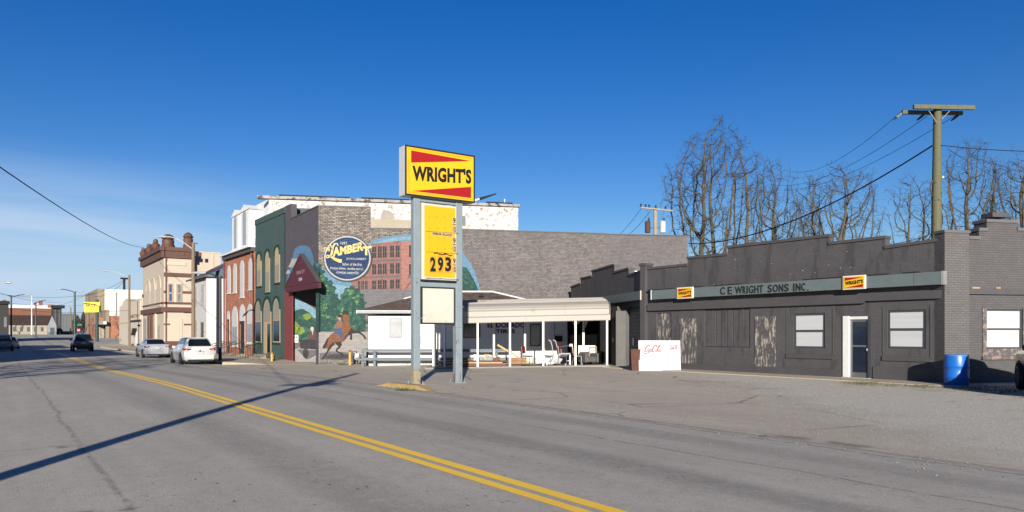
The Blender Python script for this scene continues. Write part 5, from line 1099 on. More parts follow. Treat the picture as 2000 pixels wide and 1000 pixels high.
local(MB().prism([(1.0, 6.3), (sL1, 6.3), (sL1, zT1 - .12), (1.0, zT0 - .12)], -.03, -.004).make('side_wall', PWB, bb2), HM)
local(MB().prism([(.2, zT0 - .1), (sL1 + .1, zT1 - .1), (sL1 + .1, zT1 + .1), (.2, zT0 + .12)], -.22, .35).make('eave_board', mat('old_eave', (.45, .43, .42), .8, var=.2, dirt=(.08, .07, .07), dirt_amt=.5, dscale=1.2), bb2), HM)
for x0, x1 in ((545, 683), (705, 800), (950, 1000)): 
    q0, q1 = HF.s(x0), HF.s(x1); local(MB().prism([(q0, zT0 + .13 + (zT1 - zT0) * q0 / sL1), (q1, zT0 + .13 + (zT1 - zT0) * q1 / sL1), (q1, zT0 + .2 + (zT1 - zT0) * q1 / sL1), (q0, zT0 + .22 + (zT1 - zT0) * q0 / sL1)], -.24, .2).make('roof_edge', BLK, bb2), HM)
a, b, c, d = HF.rect(744, 411, 768, 428); local(MB().prism(arch(a, b, c, d, 8), -.07, -.035).make('window', mat('tan_shutter', (.42, .38, .33), .8), bb2), HM)
a, b, c, d = HF.rect(900, 422, 909, 441); local(B(a, b, -.07, -.035, c, d).make('window', mat('grey_pane', (.12, .16, .18), .3), bb2), HM)
q0 = HF.s(988); local(MB().tube([(q0, .5, zT1), (q0, .5, zT1 + .6)], .04, 6).make('vent_pipe', WPT, bb2), HM)
q = HF.m(960, 436, -1.5); local(MB().lathe([(.14, 0), (.14, .55), (.22, .6), (0, .75)], (q[0] + .5, -1.2, 7.2), 10).make('roof_flue', mat('galv', (.5, .52, .54), .4, .5), mbd), to_parent(SF, HF))
tz = HF.rect(724, 430, 812, 447); local(B(tz[0], tz[1], -.3, -.035, tz[2], tz[3]).make('lower_band', mat('tan_render', (.50, .44, .34), .85, var=.1), bb2), HM)
# windows and dormers
WF_ = mat('white_frame', (.66, .65, .64), .6); WPN = mat('white_pane_board', (.62, .62, .62), .5, var=.06)
for x0, x1, y0, y1 in ((444.5, 450.5, 518, 572), (456, 462.5, 514, 571), (469.5, 477, 508, 580), (486, 493.5, 504, 565)): arched(BF2, bb2, x0, x1, y0, y1, WF_, WPN, mid=False)
for x0, x1, y0, y1 in ((453.5, 464.5, 598, 676), (483, 494.5, 593, 670)): arched(BF2, bb2, x0, x1, y0, y1, WF_, WPN, pm2=mat('pane_pale', (.40, .43, .46), .2))
for x0, x1, y0, y1 in ((444, 449, 607, 684), (468.5, 479, 594, 684)):
    a, b = BF2.s(x0), BF2.s(x1); xm = (x0 + x1) / 2; c, d = .1, BF2.z(xm, y0); o = MB().prism(arch(a, b, c, d), -.03, -.002).make('doorway', WF_, bb2); B(a + .08, b - .08, -.05, -.031, c, d - (b - a) * .85).make('door', mat('dark_red_door', (.06, .02, .022), .5), bb2)
    B(a + .3, a + .42, -.06, -.051, c + .2, d - (b - a)).make('door_panel', mat('tan_board', (.55, .43, .25)), bb2)
for x0, x1, y0, y1 in ((458, 471, 410, 485), (474, 491, 400, 482)):
    a, b = BF2.s(x0, .3), BF2.s(x1, .3); c, d = ec + .2, BF2.z((x0 + x1) / 2, y0, .3); dm = B(a, b, .12, 1.6, c, d - .5).make('dormer', WPT, bb2)
    MB().prism([(a - .15, d - .5), (b + .15, d - .5), ((a + b) / 2, d)], .05, 1.6).make('dormer_roof', WPT, dm); MB().prism(arch(a + (b - a) * .3, b - (b - a) * .3, c + .3, d - .45), .09, .118).make('pane', mat('pane_pale', (.40, .43, .46), .2), dm)
a = BF2.s(437.5, 0); MB().tube([(w0 - .06, -.08, 0), (w0 - .06, -.08, ec - .1)], .07, 6).make('downpipe', mat('red_pipe', (.22, .03, .05), .6), bb2)
MB().tube([(-.1, -.1, 0), (-.1, -.1, ec - 1.2), (-.25, -.2, ec - .4)], .06, 6).make('downpipe', mat('brown_pipe', (.16, .06, .04), .6), bb2)
for xx in (473, 447):
    a = BF2.s(xx); 
    for k in range(3): B(a - 1.1, a + 1.1, -.5 - .3 * (2 - k), -.5 - .3 * (2 - k) + .3 + (.49 if k == 2 else 0), -.07, .06 + .13 * k).make('step', mat('step_stone', (.36, .31, .24), .85), bb2)
    for s_ in (a - 1.1, a + 1.1):
        MB().tube([(s_, -1.9, .75), (s_, -.2, 1.25)], .028, 6).make('handrail', IRON, bb2)
        for k in range(7): MB().tube([(s_, -1.9 + .28 * k, -.05), (s_, -1.9 + .28 * k, .76 + .082 * k)], .016, 5).make('baluster', IRON, bb2)
# small white painted building with metal roof
HX = street(XF, 403, -.2); hb = fthing(HX, 'white_brick_house', 'small white painted brick house with rusty metal roof behind the lamp post', 'building')
WBK = mat('white_brick', (.66, .65, .64), .85, var=.07, scale=1, brick=dict(w=.26, h=.088, v=.05, mc=.88, m=.01, b=.4), bump=.3, dirt=(.50, .36, .28), dirt_amt=.2, dscale=2.5)
w0 = HX.s(374); ev = HX.z(400, 541); side = HX.s(403)
hr = [(w0, 0), (0, 0), (11 * .42, 11), (w0 + 11 * .42, 11)]
MB().prismz([(p[0], p[1] + .01) for p in hr], -.2, ev).make('wall', WBK, hb)
mb = MB(); rz_ = ev + 2.6
mb._a([(w0 - .3, -.4, ev - .05), (.3, -.4, ev - .05), (.3 + 11 * .42, 11, ev - .05), (w0 - .3 + 11 * .42, 11, ev - .05), (w0 + 3.2, 4.0, rz_), (-1.6 + 2.0, 5.2, rz_)], [(0, 1, 5, 4), (1, 2, 5), (2, 3, 4, 5), (3, 0, 4), (3, 2, 1, 0)])
mb.make('roof', mat('metal_roof', (.20, .25, .27), .4, .3, var=.25, scale=1.5, dirt=(.17, .075, .05), dirt_amt=.42, dscale=.8), hb); B(w0 - .35, .32, -.46, -.40, ev - .12, ev + .04).make('gutter', mat('gutter_dark', (.12, .13, .15), .5), hb)
for x0, x1, y0, y1 in ((379, 385, 560, 598), (394, 399, 556, 597), (379, 386, 626, 660)): a, b = HX.s(x0), HX.s(x1); c, d = HX.z((x0 + x1) / 2, y1), HX.z((x0 + x1) / 2, y0); B(a, b, -.03, .005, c, d).make('window', mat('worn_shutter', (.58, .55, .53), .8, dirt=(.3, .2, .17), dirt_amt=.35, dscale=4), hb)
a, b = HX.s(392), HX.s(399); B(a, b, -.03, .005, 0, HX.z(395, 628)).make('doorway', mat('worn_shutter', (.58, .55, .53)), hb); B(a + .3, b - .1, -.04, -.031, .1, HX.z(395, 630)).make('door', mat('dark_grey_door', (.14, .13, .12), .6), hb)
# cream ornate building
KX = street(XF, 320, -.15); kb = fthing(KX, 'cream_building', 'cream two storey corner building with brown cornice and brown urn finials', 'building')
CR = mat('cream_paint', (.60, .51, .415), .75, var=.06, scale=.8, brick=dict(w=.3, h=.1, v=.03, mc=.93, m=.01, b=.25), bump=.2); BR = mat('brown_trim', (.155, .070, .048), .65, var=.1); CR2 = mat('cream_pale', (.66, .55, .43), .75, var=.06)
w0 = KX.s(279); ty = KX.z(320, 503)
KS = Frame(KX.x, KX.y, 0.0, -.15); KM = to_parent(KX, KS); ks1 = KS.s(374); zz = lambda x, y: KS.z(x, y)
tz = zz(322, 482)
MB().prismz([(w0, 0), (0, 0), (0, ks1), (w0, ks1)], -.2, tz - .1).make('wall', CR, kb)
c0, c1 = zz(321, 503), zz(321, 482)
B(w0 - .2, .25, -.3, .1, c0, c1).make('cornice', BR, kb); B(w0 - .35, .4, -.5, .1, c1 - .45, c1 + .002).make('cornice_lip', BR, kb)
def kx(s0, s1, y0, y1, z0, z1): return MB().box(s0, s1, y0, y1, z0, z1)
def kside(mbx, name, m): return local(mbx.make(name, m, kb), KM)
kside(kx(.02, ks1 + .1, -.25, -.004, c0, c1), 'cornice', BR)
kside(kx(.02, ks1 + .2, -.4, -.004, c1 - .45, c1 - .003), 'cornice_lip', BR)
for i in range(5): kside(kx(1.2 + i * .62, 1.55 + i * .62, -.3, -.255, c0 + .35, c0 + .8), 'cornice_block', CR if False else mat('brown_light', (.16, .075, .05), .6), )
def urn(x, y, s_, big=False):
    p = [(.45, 0), (.5, .1), (.35, .2), (.55, .5), (.6, .9), (.4, 1.1), (.28, 1.2), (.34, 1.35), (.3, 1.6), (.05, 1.75)] if not big else [(.8, 0), (.85, .25), (.72, .35), (.76, .9), (.62, 1.0), (.82, 1.15), (.82, 1.35), (.6, 1.45), (.5, 1.6), (.2, 1.7)]
    return MB().lathe([(r * s_, h * s_) for r, h in p], (x, y, c1), 10).make('finial', BR, kb, smooth=True)
urn(-.3, .5, .88, True); urn(w0 + .3, 0, .75); urn(w0 * .68, 0, .8); urn(w0 * .36, 0, .85)
kside(MB().lathe([(.55, 0), (.6, .3), (.5, .4), (.55, 1.1), (.45, 1.2), (.6, 1.35), (.4, 1.7), (.1, 1.9)], (ks1 - .3, .3, c1), 10), 'finial', BR)
for y0, y1, x0, x1, pr in ((533, 540.5, 319, 374, .12), (568, 572.5, 319, 324, .10), (568, 572.5, 356, 374, .10), (590, 594, 319, 374, .10), (600, 609, 319, 374, .3), (632, 635, 319, 332, .08), (632, 635, 359, 374, .08), (609, 611, 359, 374, .08)):
    s0, s1 = max(.003, KS.s(x0)), KS.s(x1); kside(kx(s0, s1, -pr, -.004, zz(340, y1), zz(340, y0)), 'belt_course', BR)
for y0, y1, pr in ((600, 610, .3), (590, 593, .1)): B(w0, -.003, -pr, -.004, KX.z(318, y1), KX.z(318, y0)).make('belt_course', BR, kb)
kside(kx(KS.s(326), KS.s(356), -.06, -.004, zz(340, 666), zz(340, 622)), 'boarded_front', CR2)
for i in range(9): s_ = KS.s(327 + i * 3.2); kside(kx(s_, s_ + .05, -.075, -.062, zz(340, 665), zz(340, 623)), 'board_batten', CR)
kside(kx(KS.s(322), KS.s(374), -.09, -.004, -.2, zz(340, 666.5)), 'base', BR)
kside(kx(KS.s(323), KS.s(323) + .15, -.1, -.004, 0, c0), 'downpipe', BR)
for i in range(6): s_ = KS.s(325 + i * 6.3); kside(kx(s_, s_ + .35, -.09, -.004, zz(340, 518), zz(340, 512)), 'dentil', CR2)
o = kside(kx(KS.s(326), KS.s(356), -.05, -.004, zz(340, 590), zz(340, 552)), 'window_surround', CR2)
for x0, x1, cm in ((327.5, 338, mat('curtain_blue', (.05, .11, .25), .4, var=.3, scale=3)), (344, 355, mat('curtain_grey', (.20, .24, .24), .4, var=.3, scale=3))):
    f = kside(kx(KS.s(x0), KS.s(x1), -.10, -.052, zz(340, 590), zz(340, 554)), 'window', mat('cream_frame2', (.50, .40, .30), .6))
    for y0, y1 in ((556, 571), (574, 588)): B(KS.s(x0) + .15, KS.s(x1) - .15, -.115, -.102, zz(340, y1), zz(340, y0)).make('pane', cm, f)
for x0, x1, y0, y1 in ((286, 293, 548, 596), (295, 303, 545, 596), (306, 314, 541, 596)): arched(KX, kb, x0, x1, y0, y1, CR2, CR, mid=False, hood=CR2, hw=.25)
for x0, x1 in ((291, 293.5), (297, 299.5), (305, 306.5)): B(KX.s(x0), KX.s(x1), -.2, -.004, -.1, KX.z(300, 612)).make('shopfront_post', BR if x0 < 300 else CR2, kb)
for x0, x1, y0, y1 in ((281, 287, 622, 668), (301, 304, 638, 660), (309, 313, 636, 660)): B(KX.s(x0), KX.s(x1), -.06, -.004, KX.z(x0, y1), KX.z(x0, y0)).make('window', mat('pane_cream', (.45, .42, .38), .4), kb)
for y in (505, 575): B(KX.s(278.8), KX.s(281), -.1, -.004, KX.z(280, y + 6), KX.z(280, y)).make('quoin', BR, kb)
# rear extension, lower and plain
e0, e1 = ks1 + .05, KS.s(437); kside(MB().box(e0, e1, 1.5, 12, -.2, KS.z(410, 492)), 'rear_extension', CR); kside(MB().box(e0 - .03, e1 + .05, 1.45, 12, KS.z(410, 492), KS.z(410, 490)), 'extension_coping', CR2)
kside(MB().box(KS.s(415, 1.5), KS.s(415, 1.5) + .12, 1.4, 1.498, 0, KS.z(410, 493)), 'downpipe', CR2)
for k in range(3): B(KX.x * 0 + .0, .3, 0, .2, 0, 0)
# low cream garage with lettering
LX = street(XF, 277, -.1); lb2 = fthing(LX, 'cream_workshop', 'low cream workshop with brown lettering and stepped front beyond the ornate cream building', 'building')
w0 = LX.s(233); CR3 = mat('cream_workshop_paint', (.62, .55, .46), .8, var=.06)
pr_ = [LX.m(*q) for q in ((233, 600), (240, 594), (240.2, 590), (246, 584), (252, 590), (252.2, 592), (277, 582))]
MB().prism([(w0, -.2)] + pr_ + [(0, -.2)], 0, 6).make('wall', CR3, lb2)
for x0, x1, y0, y1 in ((233, 252, 629, 631),): B(LX.s(x0), LX.s(x1), -.1, -.004, LX.z(243, y1), LX.z(243, y0)).make('belt_course', CR2, lb2)
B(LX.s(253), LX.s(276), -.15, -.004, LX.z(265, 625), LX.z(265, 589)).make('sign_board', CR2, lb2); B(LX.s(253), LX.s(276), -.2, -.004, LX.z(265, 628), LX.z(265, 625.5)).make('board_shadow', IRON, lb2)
text('HAMILTON E', mat('letters_brown', (.22, .09, .05), .7), LX.s(255.5), LX.s(274.5), LX.z(265, 620.5), LX.z(265, 614), -.16, lb2, bold=.02)
for x0, x1 in ((257, 262), (271, 276), (281, 284)): B(LX.s(x0), LX.s(x1 if x1 < 277 else 276.9), -.04, -.004, LX.z(x0, 678), LX.z(x0, 671)).make('brown_panel', mat('brown_panel', (.26, .11, .07), .7), lb2) if x0 < 277 else None
B(LX.s(264), LX.s(268), -.04, -.004, -.05, LX.z(266, 648)).make('door', WPT, lb2); MB().prism([LX.m(263, 655), LX.m(266, 641), LX.m(268, 641), LX.m(265, 655)], -.5, -.1).make('awning', IRON, lb2)
for x in (274, 277.5): B(LX.s(274) - .3, LX.s(274), -.3, -.004, LX.z(274, 637), LX.z(274, 634)).make('lamp', BR, lb2)
# tall white building behind, brick shop in front of it
TX = Frame(P(190, 652, 175).x, P(190, 652, 175).y, 0.0, .6); tb = fthing(TX, 'tall_white_building', 'tall plain white building with a tan end pier beyond the cream workshop', 'building')
zt3 = TX.z(230, 565.5); e_ = TX.s(290)
MB().box(TX.s(203), e_, 0, 20, -.3, zt3).make('wall', mat('white_stucco', (.72, .65, .56), .8, var=.04), tb); MB().box(TX.s(190), TX.s(203) - .02, -.2, 30, -.3, TX.z(196, 564)).make('end_pier', mat('tan_pier', (.38, .31, .22), .85, var=.1, brick=dict(w=1, h=.5, v=.05, mc=.8, m=.03, b=.5)), tb)
MB().tube([(TX.s(227), -.1, TX.z(227, 662)), (TX.s(227), -.1, TX.z(227, 571))], .12, 5).make('flue', mat('galvanised', (.55, .57, .6)), tb)
q = TX.m(244, 564); MB().box(q[0] - .25, q[0] + .25, 1, 1.5, zt3, zt3 + 3.0).make('chimney_pipe', BLK, tb); MB().box(q[0] - .8, q[0] + .8, .9, 1.6, zt3 + 2.6, zt3 + 3.0).make('chimney_cap', BLK, tb)
BX = Frame(P(214, 652, 150).x, P(214, 652, 150).y, 0.0, .2); bs = fthing(BX, 'brick_shop', 'red brick shop wall with tan wing pier beyond the cream workshop', 'building')
MB().box(BX.s(213.8), BX.s(233) + 2, 0, 10, -.2, BX.z(222, 617)).make('wall', RBK, bs); MB().box(BX.s(206.5), BX.s(213.5), -.3, 14, -.2, BX.z(210, 605)).make('wing_pier', mat('tan_pier', (.38, .31, .22)), bs)
MB().box(BX.s(186), BX.s(206), 2.5, 14, -.2, BX.z(200, 620)).make('shop_body', RBK, bs)
B(BX.s(184), BX.s(206.3), -1.5, 2.4, BX.z(195, 634), BX.z(195, 627)).make('awning', mat('awning_grey', (.30, .31, .34), .6), bs); B(BX.s(200.5), BX.s(206.3), -1.56, -1.505, BX.z(200, 633), BX.z(200, 628)).make('awning_panel', WPT, bs)
for i in range(7): x = BX.s(188 + i * 2.6); B(x, x + .12, 1.5, 1.8, -.2, BX.z(195, 634)).make('column', CR3, bs)
B(BX.s(187), BX.s(206), 2.42, 2.48, 0, BX.z(195, 635)).make('shop_window', mat('shop_glass', (.10, .13, .13), .2, var=.4), bs)

# ---------------------------------------------------------------- far end of the street
def far(px0, py0, px1, py1, Z, name, label, cat, m, depth=12, part='wall'):
    c = P((px0 + px1) / 2, py1, Z); t = thing(name, label, cat, c, 0.0); w_ = (px1 - px0) / F * Z * 1.0; h = (py1 - py0) / F * Z
    MB().box(-w_ / 2, w_ / 2, 0, depth, -1.5, h).make(part, m, t); return t, w_, h
BKF = mat('far_brick', (.27, .115, .07), .9, var=.2, scale=.5); sc_ = lambda Z: Z / F
t, w_, h = far(8, 601, 104, 651, 260, 'brick_block', 'long brown brick block with white parapet closing the end of the street', 'building', BKF)
B(-w_ / 2, w_ / 2, -.4, .0 - .01, h - .2, h + .9).make('parapet', WPT, t); B(-w_ / 2 + 16, w_ / 2, -.02, -.01, h * .2, h * .72).make('tan_patch', mat('tan_brick', (.36, .24, .14), .9, var=.2), t)
for x in (-7.6, 3): B(x, x + 1.2, .5, 1.5, h, h + 2.6).make('chimney', BKF, t)
t, w_, h = far(104, 599, 119, 652, 258, 'dark_shopfront', 'narrow dark three storey shop front at the end of the brick block', 'building', mat('dark_front', (.03, .032, .035), .7)); B(-w_ / 2 - .5, w_ / 2 + .9, -1.2, .0, h - .6, h + .5).make('cornice', BLK, t)
for x in (-.8, .4): B(x, x + .5, -.06, -.01, h * .3, h * .9).make('window', mat('far_pane', (.12, .14, .15), .3), t)
B(-w_ / 2 - 1.4, -w_ / 2 + .2, -.5, 1, h - .4, h + .7).make('brick_corner', mat('orange_brick', (.5, .2, .1), .9), t)
t, w_, h = far(119, 612.5, 147, 652, 300, 'grey_block', 'flat grey building beyond the far street corner', 'building', mat('far_grey', (.16, .18, .20), .85, var=.1))
for i in range(5): B(-w_ / 2 + .6 + i * 1.1, -w_ / 2 + .9 + i * 1.1, -.05, -.01, 1, h - 1).make('rib', mat('far_grey_rib', (.22, .24, .26), .8), t)
t, w_, h = far(10, 634, 86, 653, 190, 'low_house', 'low white building with long dark brown roof at the far corner', 'building', mat('far_white', (.45, .40, .33), .85, var=.15, scale=.4), 8)
MB().prismx([(-.6, h), (4, h + 2.5), (8.6, h)], -w_ / 2 - .3, w_ / 2 + 1.7).make('roof', mat('far_brown_roof', (.075, .042, .035), .9), t)
MB().prism([(w_ / 2 + .02, -.5), (w_ / 2 + 1.9, -.5), (w_ / 2 + 1.9, h - .2), (w_ / 2 + .95, h + 2.3), (w_ / 2 + .02, h - .2)], -1.6, -.9).make('gable_end', mat('far_gable', (.33, .37, .42), .8), t); B(w_ / 2 + .5, w_ / 2 + 1.4, -1.7, -1.61, 0, h * .7).make('entrance', mat('far_pane', (.12, .14, .15)), t)
for i in range(6): x = -w_ / 2 + 1 + i * 1.5; B(x, x + .6, -.06, -.01, h * .3, h * .75).make('window', mat('far_pane', (.12, .14, .15)), t)
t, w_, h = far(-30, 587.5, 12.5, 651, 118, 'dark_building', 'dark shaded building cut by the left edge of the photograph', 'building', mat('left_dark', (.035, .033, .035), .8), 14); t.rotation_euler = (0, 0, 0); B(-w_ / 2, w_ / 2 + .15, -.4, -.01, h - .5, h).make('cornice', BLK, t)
for x in (.2, 1.1): B(x, x + .4, -.08, -.01, 1, 2.6).make('window', mat('far_pane2', (.2, .22, .25), .3), t)
# far dark wood behind the FIRST sign
rn = random.Random(8); vs = []; fs = []
for i in range(5200):
    Z = rn.uniform(210, 260); px = rn.uniform(142, 196); hmax = 38 - abs(px - 168) * .5 + 7 * math.sin(px * .55) ; py = 652 - abs(rn.random() ** .7) * hmax; p = P(px, py, Z); r = rn.uniform(.25, .6); o_ = len(vs)
    d = Vector((rn.uniform(-1, 1), rn.uniform(-1, 1), rn.uniform(-.3, 1))).normalized() * r; e = d.orthogonal().normalized() * r * .4; vs += [p - d, p + e, p + d]; fs.append((o_, o_ + 1, o_ + 2))
me = bpy.data.meshes.new('woodland'); me.from_pydata(vs, [], fs); me.materials.append(mat('far_wood', (.075, .065, .05), .95, var=.5, scale=.3)); o = bpy.data.objects.new('woodland', me); COL.objects.link(o); tag(o, 'brown leafless wood behind the yellow bank sign', 'trees'); o['kind'] = 'stuff'
# yellow FIRST sign
q = P(196.5, 652, 128); FS = Frame(q.x, q.y, -TH + .05, gz(q.x, q.y)); t = fthing(FS, 'bank_sign', 'yellow rectangular sign with black FIRST lettering on a green post', 'sign')
a, b, c, d = FS.rect(165, 590, 196.5, 610); B(a, b, -.15, .15, c, d).make('panel', mat('bank_yellow', (.80, .62, .03), .5), t); text('fiRST', BL, FS.s(168), FS.s(188), FS.z(178, 600), FS.z(178, 593.5), -.155, t, bold=.02); B(FS.s(169), FS.s(187), -.155, -.151, FS.z(178, 603.6), FS.z(178, 602.8)).make('small_print', mat('grey_letters', (.35, .28, .06), .6), t)
a = FS.s(187.5); B(a - .2, a + .2, .16, .5, -1, FS.z(188, 585)).make('post', mat('dark_green', (.02, .05, .045), .6), t)

# ---------------------------------------------------------------- poles and street lamps
WOODP = mat('pole_wood', (.27, .20, .14), .9, var=.2, scale=3, stretch=(6, 6, .4), bump=.4); WOODG = mat('pole_wood_green', (.17, .17, .095), .9, var=.2, scale=2.5, stretch=(7, 7, .35), bump=.5, dirt=(.10, .085, .055), dirt_amt=.3, dscale=6); GREENP = mat('pole_green', (.025, .09, .08), .5); LAMPW = mat('lamp_head', (.62, .63, .64), .4, .3)
def pole(px, pt, Z, r, m, name, label, cat, arms=(), rt=None, group=None):
    c = P(px, 652, Z); z0 = gz(c.x, c.y); t = thing(name, label, cat, (c.x, c.y, z0), -TH, group); H = P(px, pt, Z).z - z0
    MB().tube([(0, 0, -.3), (0, 0, H * .5), (0, 0, H)], [r, r * .92, rt or r * .8], 10).make('pole', m, t, smooth=True)
    k = Z / F
    for (ax, ay), (bx_, by) in arms:
        x0, z0_ = (ax - px) * k, H + (pt - ay) * k; x1, z1 = (bx_ - px) * k, H + (pt - by) * k; pts = []
        for i in range(9):
            u = i / 8; pts.append((x0 + (x1 - x0) * u, -.05 - .0 * u, z0_ + (z1 - z0_) * math.sin(u * math.pi / 2)))
        MB().tube(pts, .045 if Z < 100 else .07, 6).make('arm', LAMPW if m in (WOODP,) else m, t, smooth=True)
        sg_ = -1 if x1 < x0 else 1; ln = .85 if Z < 120 else 1.1
        hd = MB().lathe([(0, -.05), (.09, 0), (.16, .3), (.18, ln * .7), (.09, ln), (0, ln + .03)], (0, 0, 0), 8, 'x').make('lamp_head', LAMPW, t, smooth=True); hd.location = (x1 if sg_ > 0 else x1 - ln, -.05, z1); hd.scale = (1, 1, .6)
    return t, H
t, H = pole(377.5, 474, 62, .17, WOODP, 'street_lamp_pole', 'wooden pole with long curved street lamp arm in front of the cream building', 'lamp post', [((377, 487), (327, 462.5))])
B(-.35, .35, -.03, .03, H - .1, H - .02).make('crossarm', IRON, t)
pole(430, 539, 47.5, .11, mat('pole_black', (.03, .032, .04), .5), 'street_lamp_pole', 'thin black street lamp pole in front of the white brick house', 'lamp post', [((430, 545), (403, 533))])
pole(252.5, 537, 98, .165, WOODP, 'street_lamp_pole', 'grey wooden pole with lamp arm in front of the cream workshop', 'lamp post', [((252, 543), (213, 529.5))])
pole(146, 570, 120, .17, GREENP, 'street_lamp_pole', 'tall green street lamp pole left of the bank sign', 'lamp post', [((146, 571), (120, 565)), ((145, 572), (150, 569.5))])
pole(172.5, 573, 150, .22, WOODP, 'utility_pole', 'far wooden utility pole in front of the yellow bank sign', 'utility pole')
pole(22, 577, 130, .15, GREENP, 'street_lamp_pole', 'green double arm street lamp at the far left', 'lamp post', [((22, 581), (49, 575.5)), ((22, 581), (15, 577))])
pole(70, 590, 150, .15, GREENP, 'street_lamp_pole', 'green street lamp with one arm beside the flagpole', 'lamp post', [((70, 593), (91, 586))])
pole(138, 600, 200, .2, WOODP, 'utility_pole', 'distant pole with hanging traffic light at the far corner', 'utility pole', [])
c = P(62, 652, 175); t = thing('flagpole', 'white flagpole flying a small american flag', 'flagpole', (c.x, c.y, gz(c.x, c.y)), -TH); H = P(62, 577, 175).z - gz(c.x, c.y); MB().tube([(0, 0, 0), (0, 0, H)], [.14, .07], 8).make('pole', WPT, t)
k = 175 / F; fl_ = thing('flag', 'small red white and blue flag on the white flagpole', 'flag', (c.x, c.y, 0), -TH); z0, z1 = P(62, 597.5, 175).z, P(62, 591, 175).z
for i in range(7): B(.5, 1.65, -.02, .02, z0 + (z1 - z0) * i / 7, z0 + (z1 - z0) * (i + 1) / 7).make('stripe', mat('flag_red', (.42, .06, .07), .8) if i % 2 == 0 else WPT, fl_)
B(.48, 1.0, -.03, .03, z0 + (z1 - z0) * 3 / 7, z1).make('canton', mat('flag_blue', (.03, .05, .16), .8), fl_)
c = P(152, 650, 165); t = thing('stop_sign', 'small red stop sign at the far corner under a green street name plate', 'sign', (c.x, c.y, gz(c.x, c.y)), -TH); z = P(155, 645, 165).z - gz(c.x, c.y)
MB().tube([(0, 0, 0), (0, 0, z + 1.6)], .06, 6).make('post', GREENP, t); r = .5; MB().prism([(.2 + r * math.cos(math.pi / 8 + i * math.pi / 4), z + r * math.sin(math.pi / 8 + i * math.pi / 4)) for i in range(8)], -.1, -.07).make('plate', mat('stop_red', (.42, .02, .04), .5), t); text('STOP', WPT, -.08, .48, z - .15, z + .15, -.105, t, bold=.03)
B(-1.0, .9, -.04, .0, z + 1.0, z + 1.4).make('name_plate', mat('plate_green', (.02, .22, .12), .5), t)
# lamp reaching in from a pole outside the left edge
c = P(-36, 652, 88); t = thing('street_lamp_pole', 'street lamp head reaching into the sky at the left edge of the photograph', 'lamp post', (c.x, c.y, gz(c.x, c.y)), -TH); k = 88 / F; z = P(10, 552, 88).z - gz(c.x, c.y)
MB().tube([(0, 0, 0), (0, 0, z)], .15, 8).make('pole', GREENP, t); MB().tube([(0, 0, z - .6), (1.2, 0, z - .05), (46 * k, 0, z)], .045, 6).make('arm', LAMPW, t); hd = MB().lathe([(0, -.05), (.09, 0), (.2, .3), (.2, .6), (.09, .85), (0, .9)], (0, 0, 0), 8, 'x').make('lamp_head', LAMPW, t, smooth=True); hd.location = (44 * k, 0, z); hd.scale = (1, 1, .6)
# big green utility pole behind the garage
UP, UZ = (1829, 35.0); c = P(UP, 652, UZ); t = thing('utility_pole', 'thick greenish wooden utility pole with double crossarm behind the grey garage', 'utility pole', (c.x, c.y, .1), -TH + .05); H = P(UP, 211, UZ).z - .1; k = UZ / F
MB().tube([(0, 0, 0), (0, 0, H * .6), (.05, 0, H)], [.24, .21, .17], 14).make('pole', WOODG, t, smooth=True)
B(-(1829 - 1776) * k, (1898 - 1829) * k, -.33, -.2, H - .14, H + .06).make('crossarm', WOODG, t, bevel=.01); B(-(1829 - 1766) * k, (1888 - 1829) * k, .18, .31, H - .24, H - .06).make('crossarm', WOODG, t, bevel=.01)
MB().tube([(-.5, -.2, H - .2), (-.1, -.19, H - .75)], .02, 5).make('brace', mat('brace_grey', (.3, .3, .3), .5), t); MB().tube([(.5, -.2, H - .2), (.12, -.19, H - .6)], .02, 5).make('brace', mat('brace_grey', (.3, .3, .3)), t)
for x in (-1.55, -.4, 1.3): MB().tube([(x, .25, H - .2), (x - .08, .45, H - .3), (x - .12, .7, H - .38)], [.04, .065, .03], 7).make('insulator', IRON if x > -1 else LAMPW, t)
MB().tube([(-.2, 0, H * .72), (-.3, 0, H * .69), (-.22, 0, H * .66), (0, -.22, H * .64)], .03, 5).make('cable_loop', IRON, t)
MB().lathe([(0, 0), (.07, .03), (.05, .12), (0, .14)], (.25, -.1, H * .725), 8).make('insulator', LAMPW, t); MB().lathe([(0, 0), (.06, .03), (0, .1)], (.22, -.1, H * .62), 8).make('insulator', IRON, t)
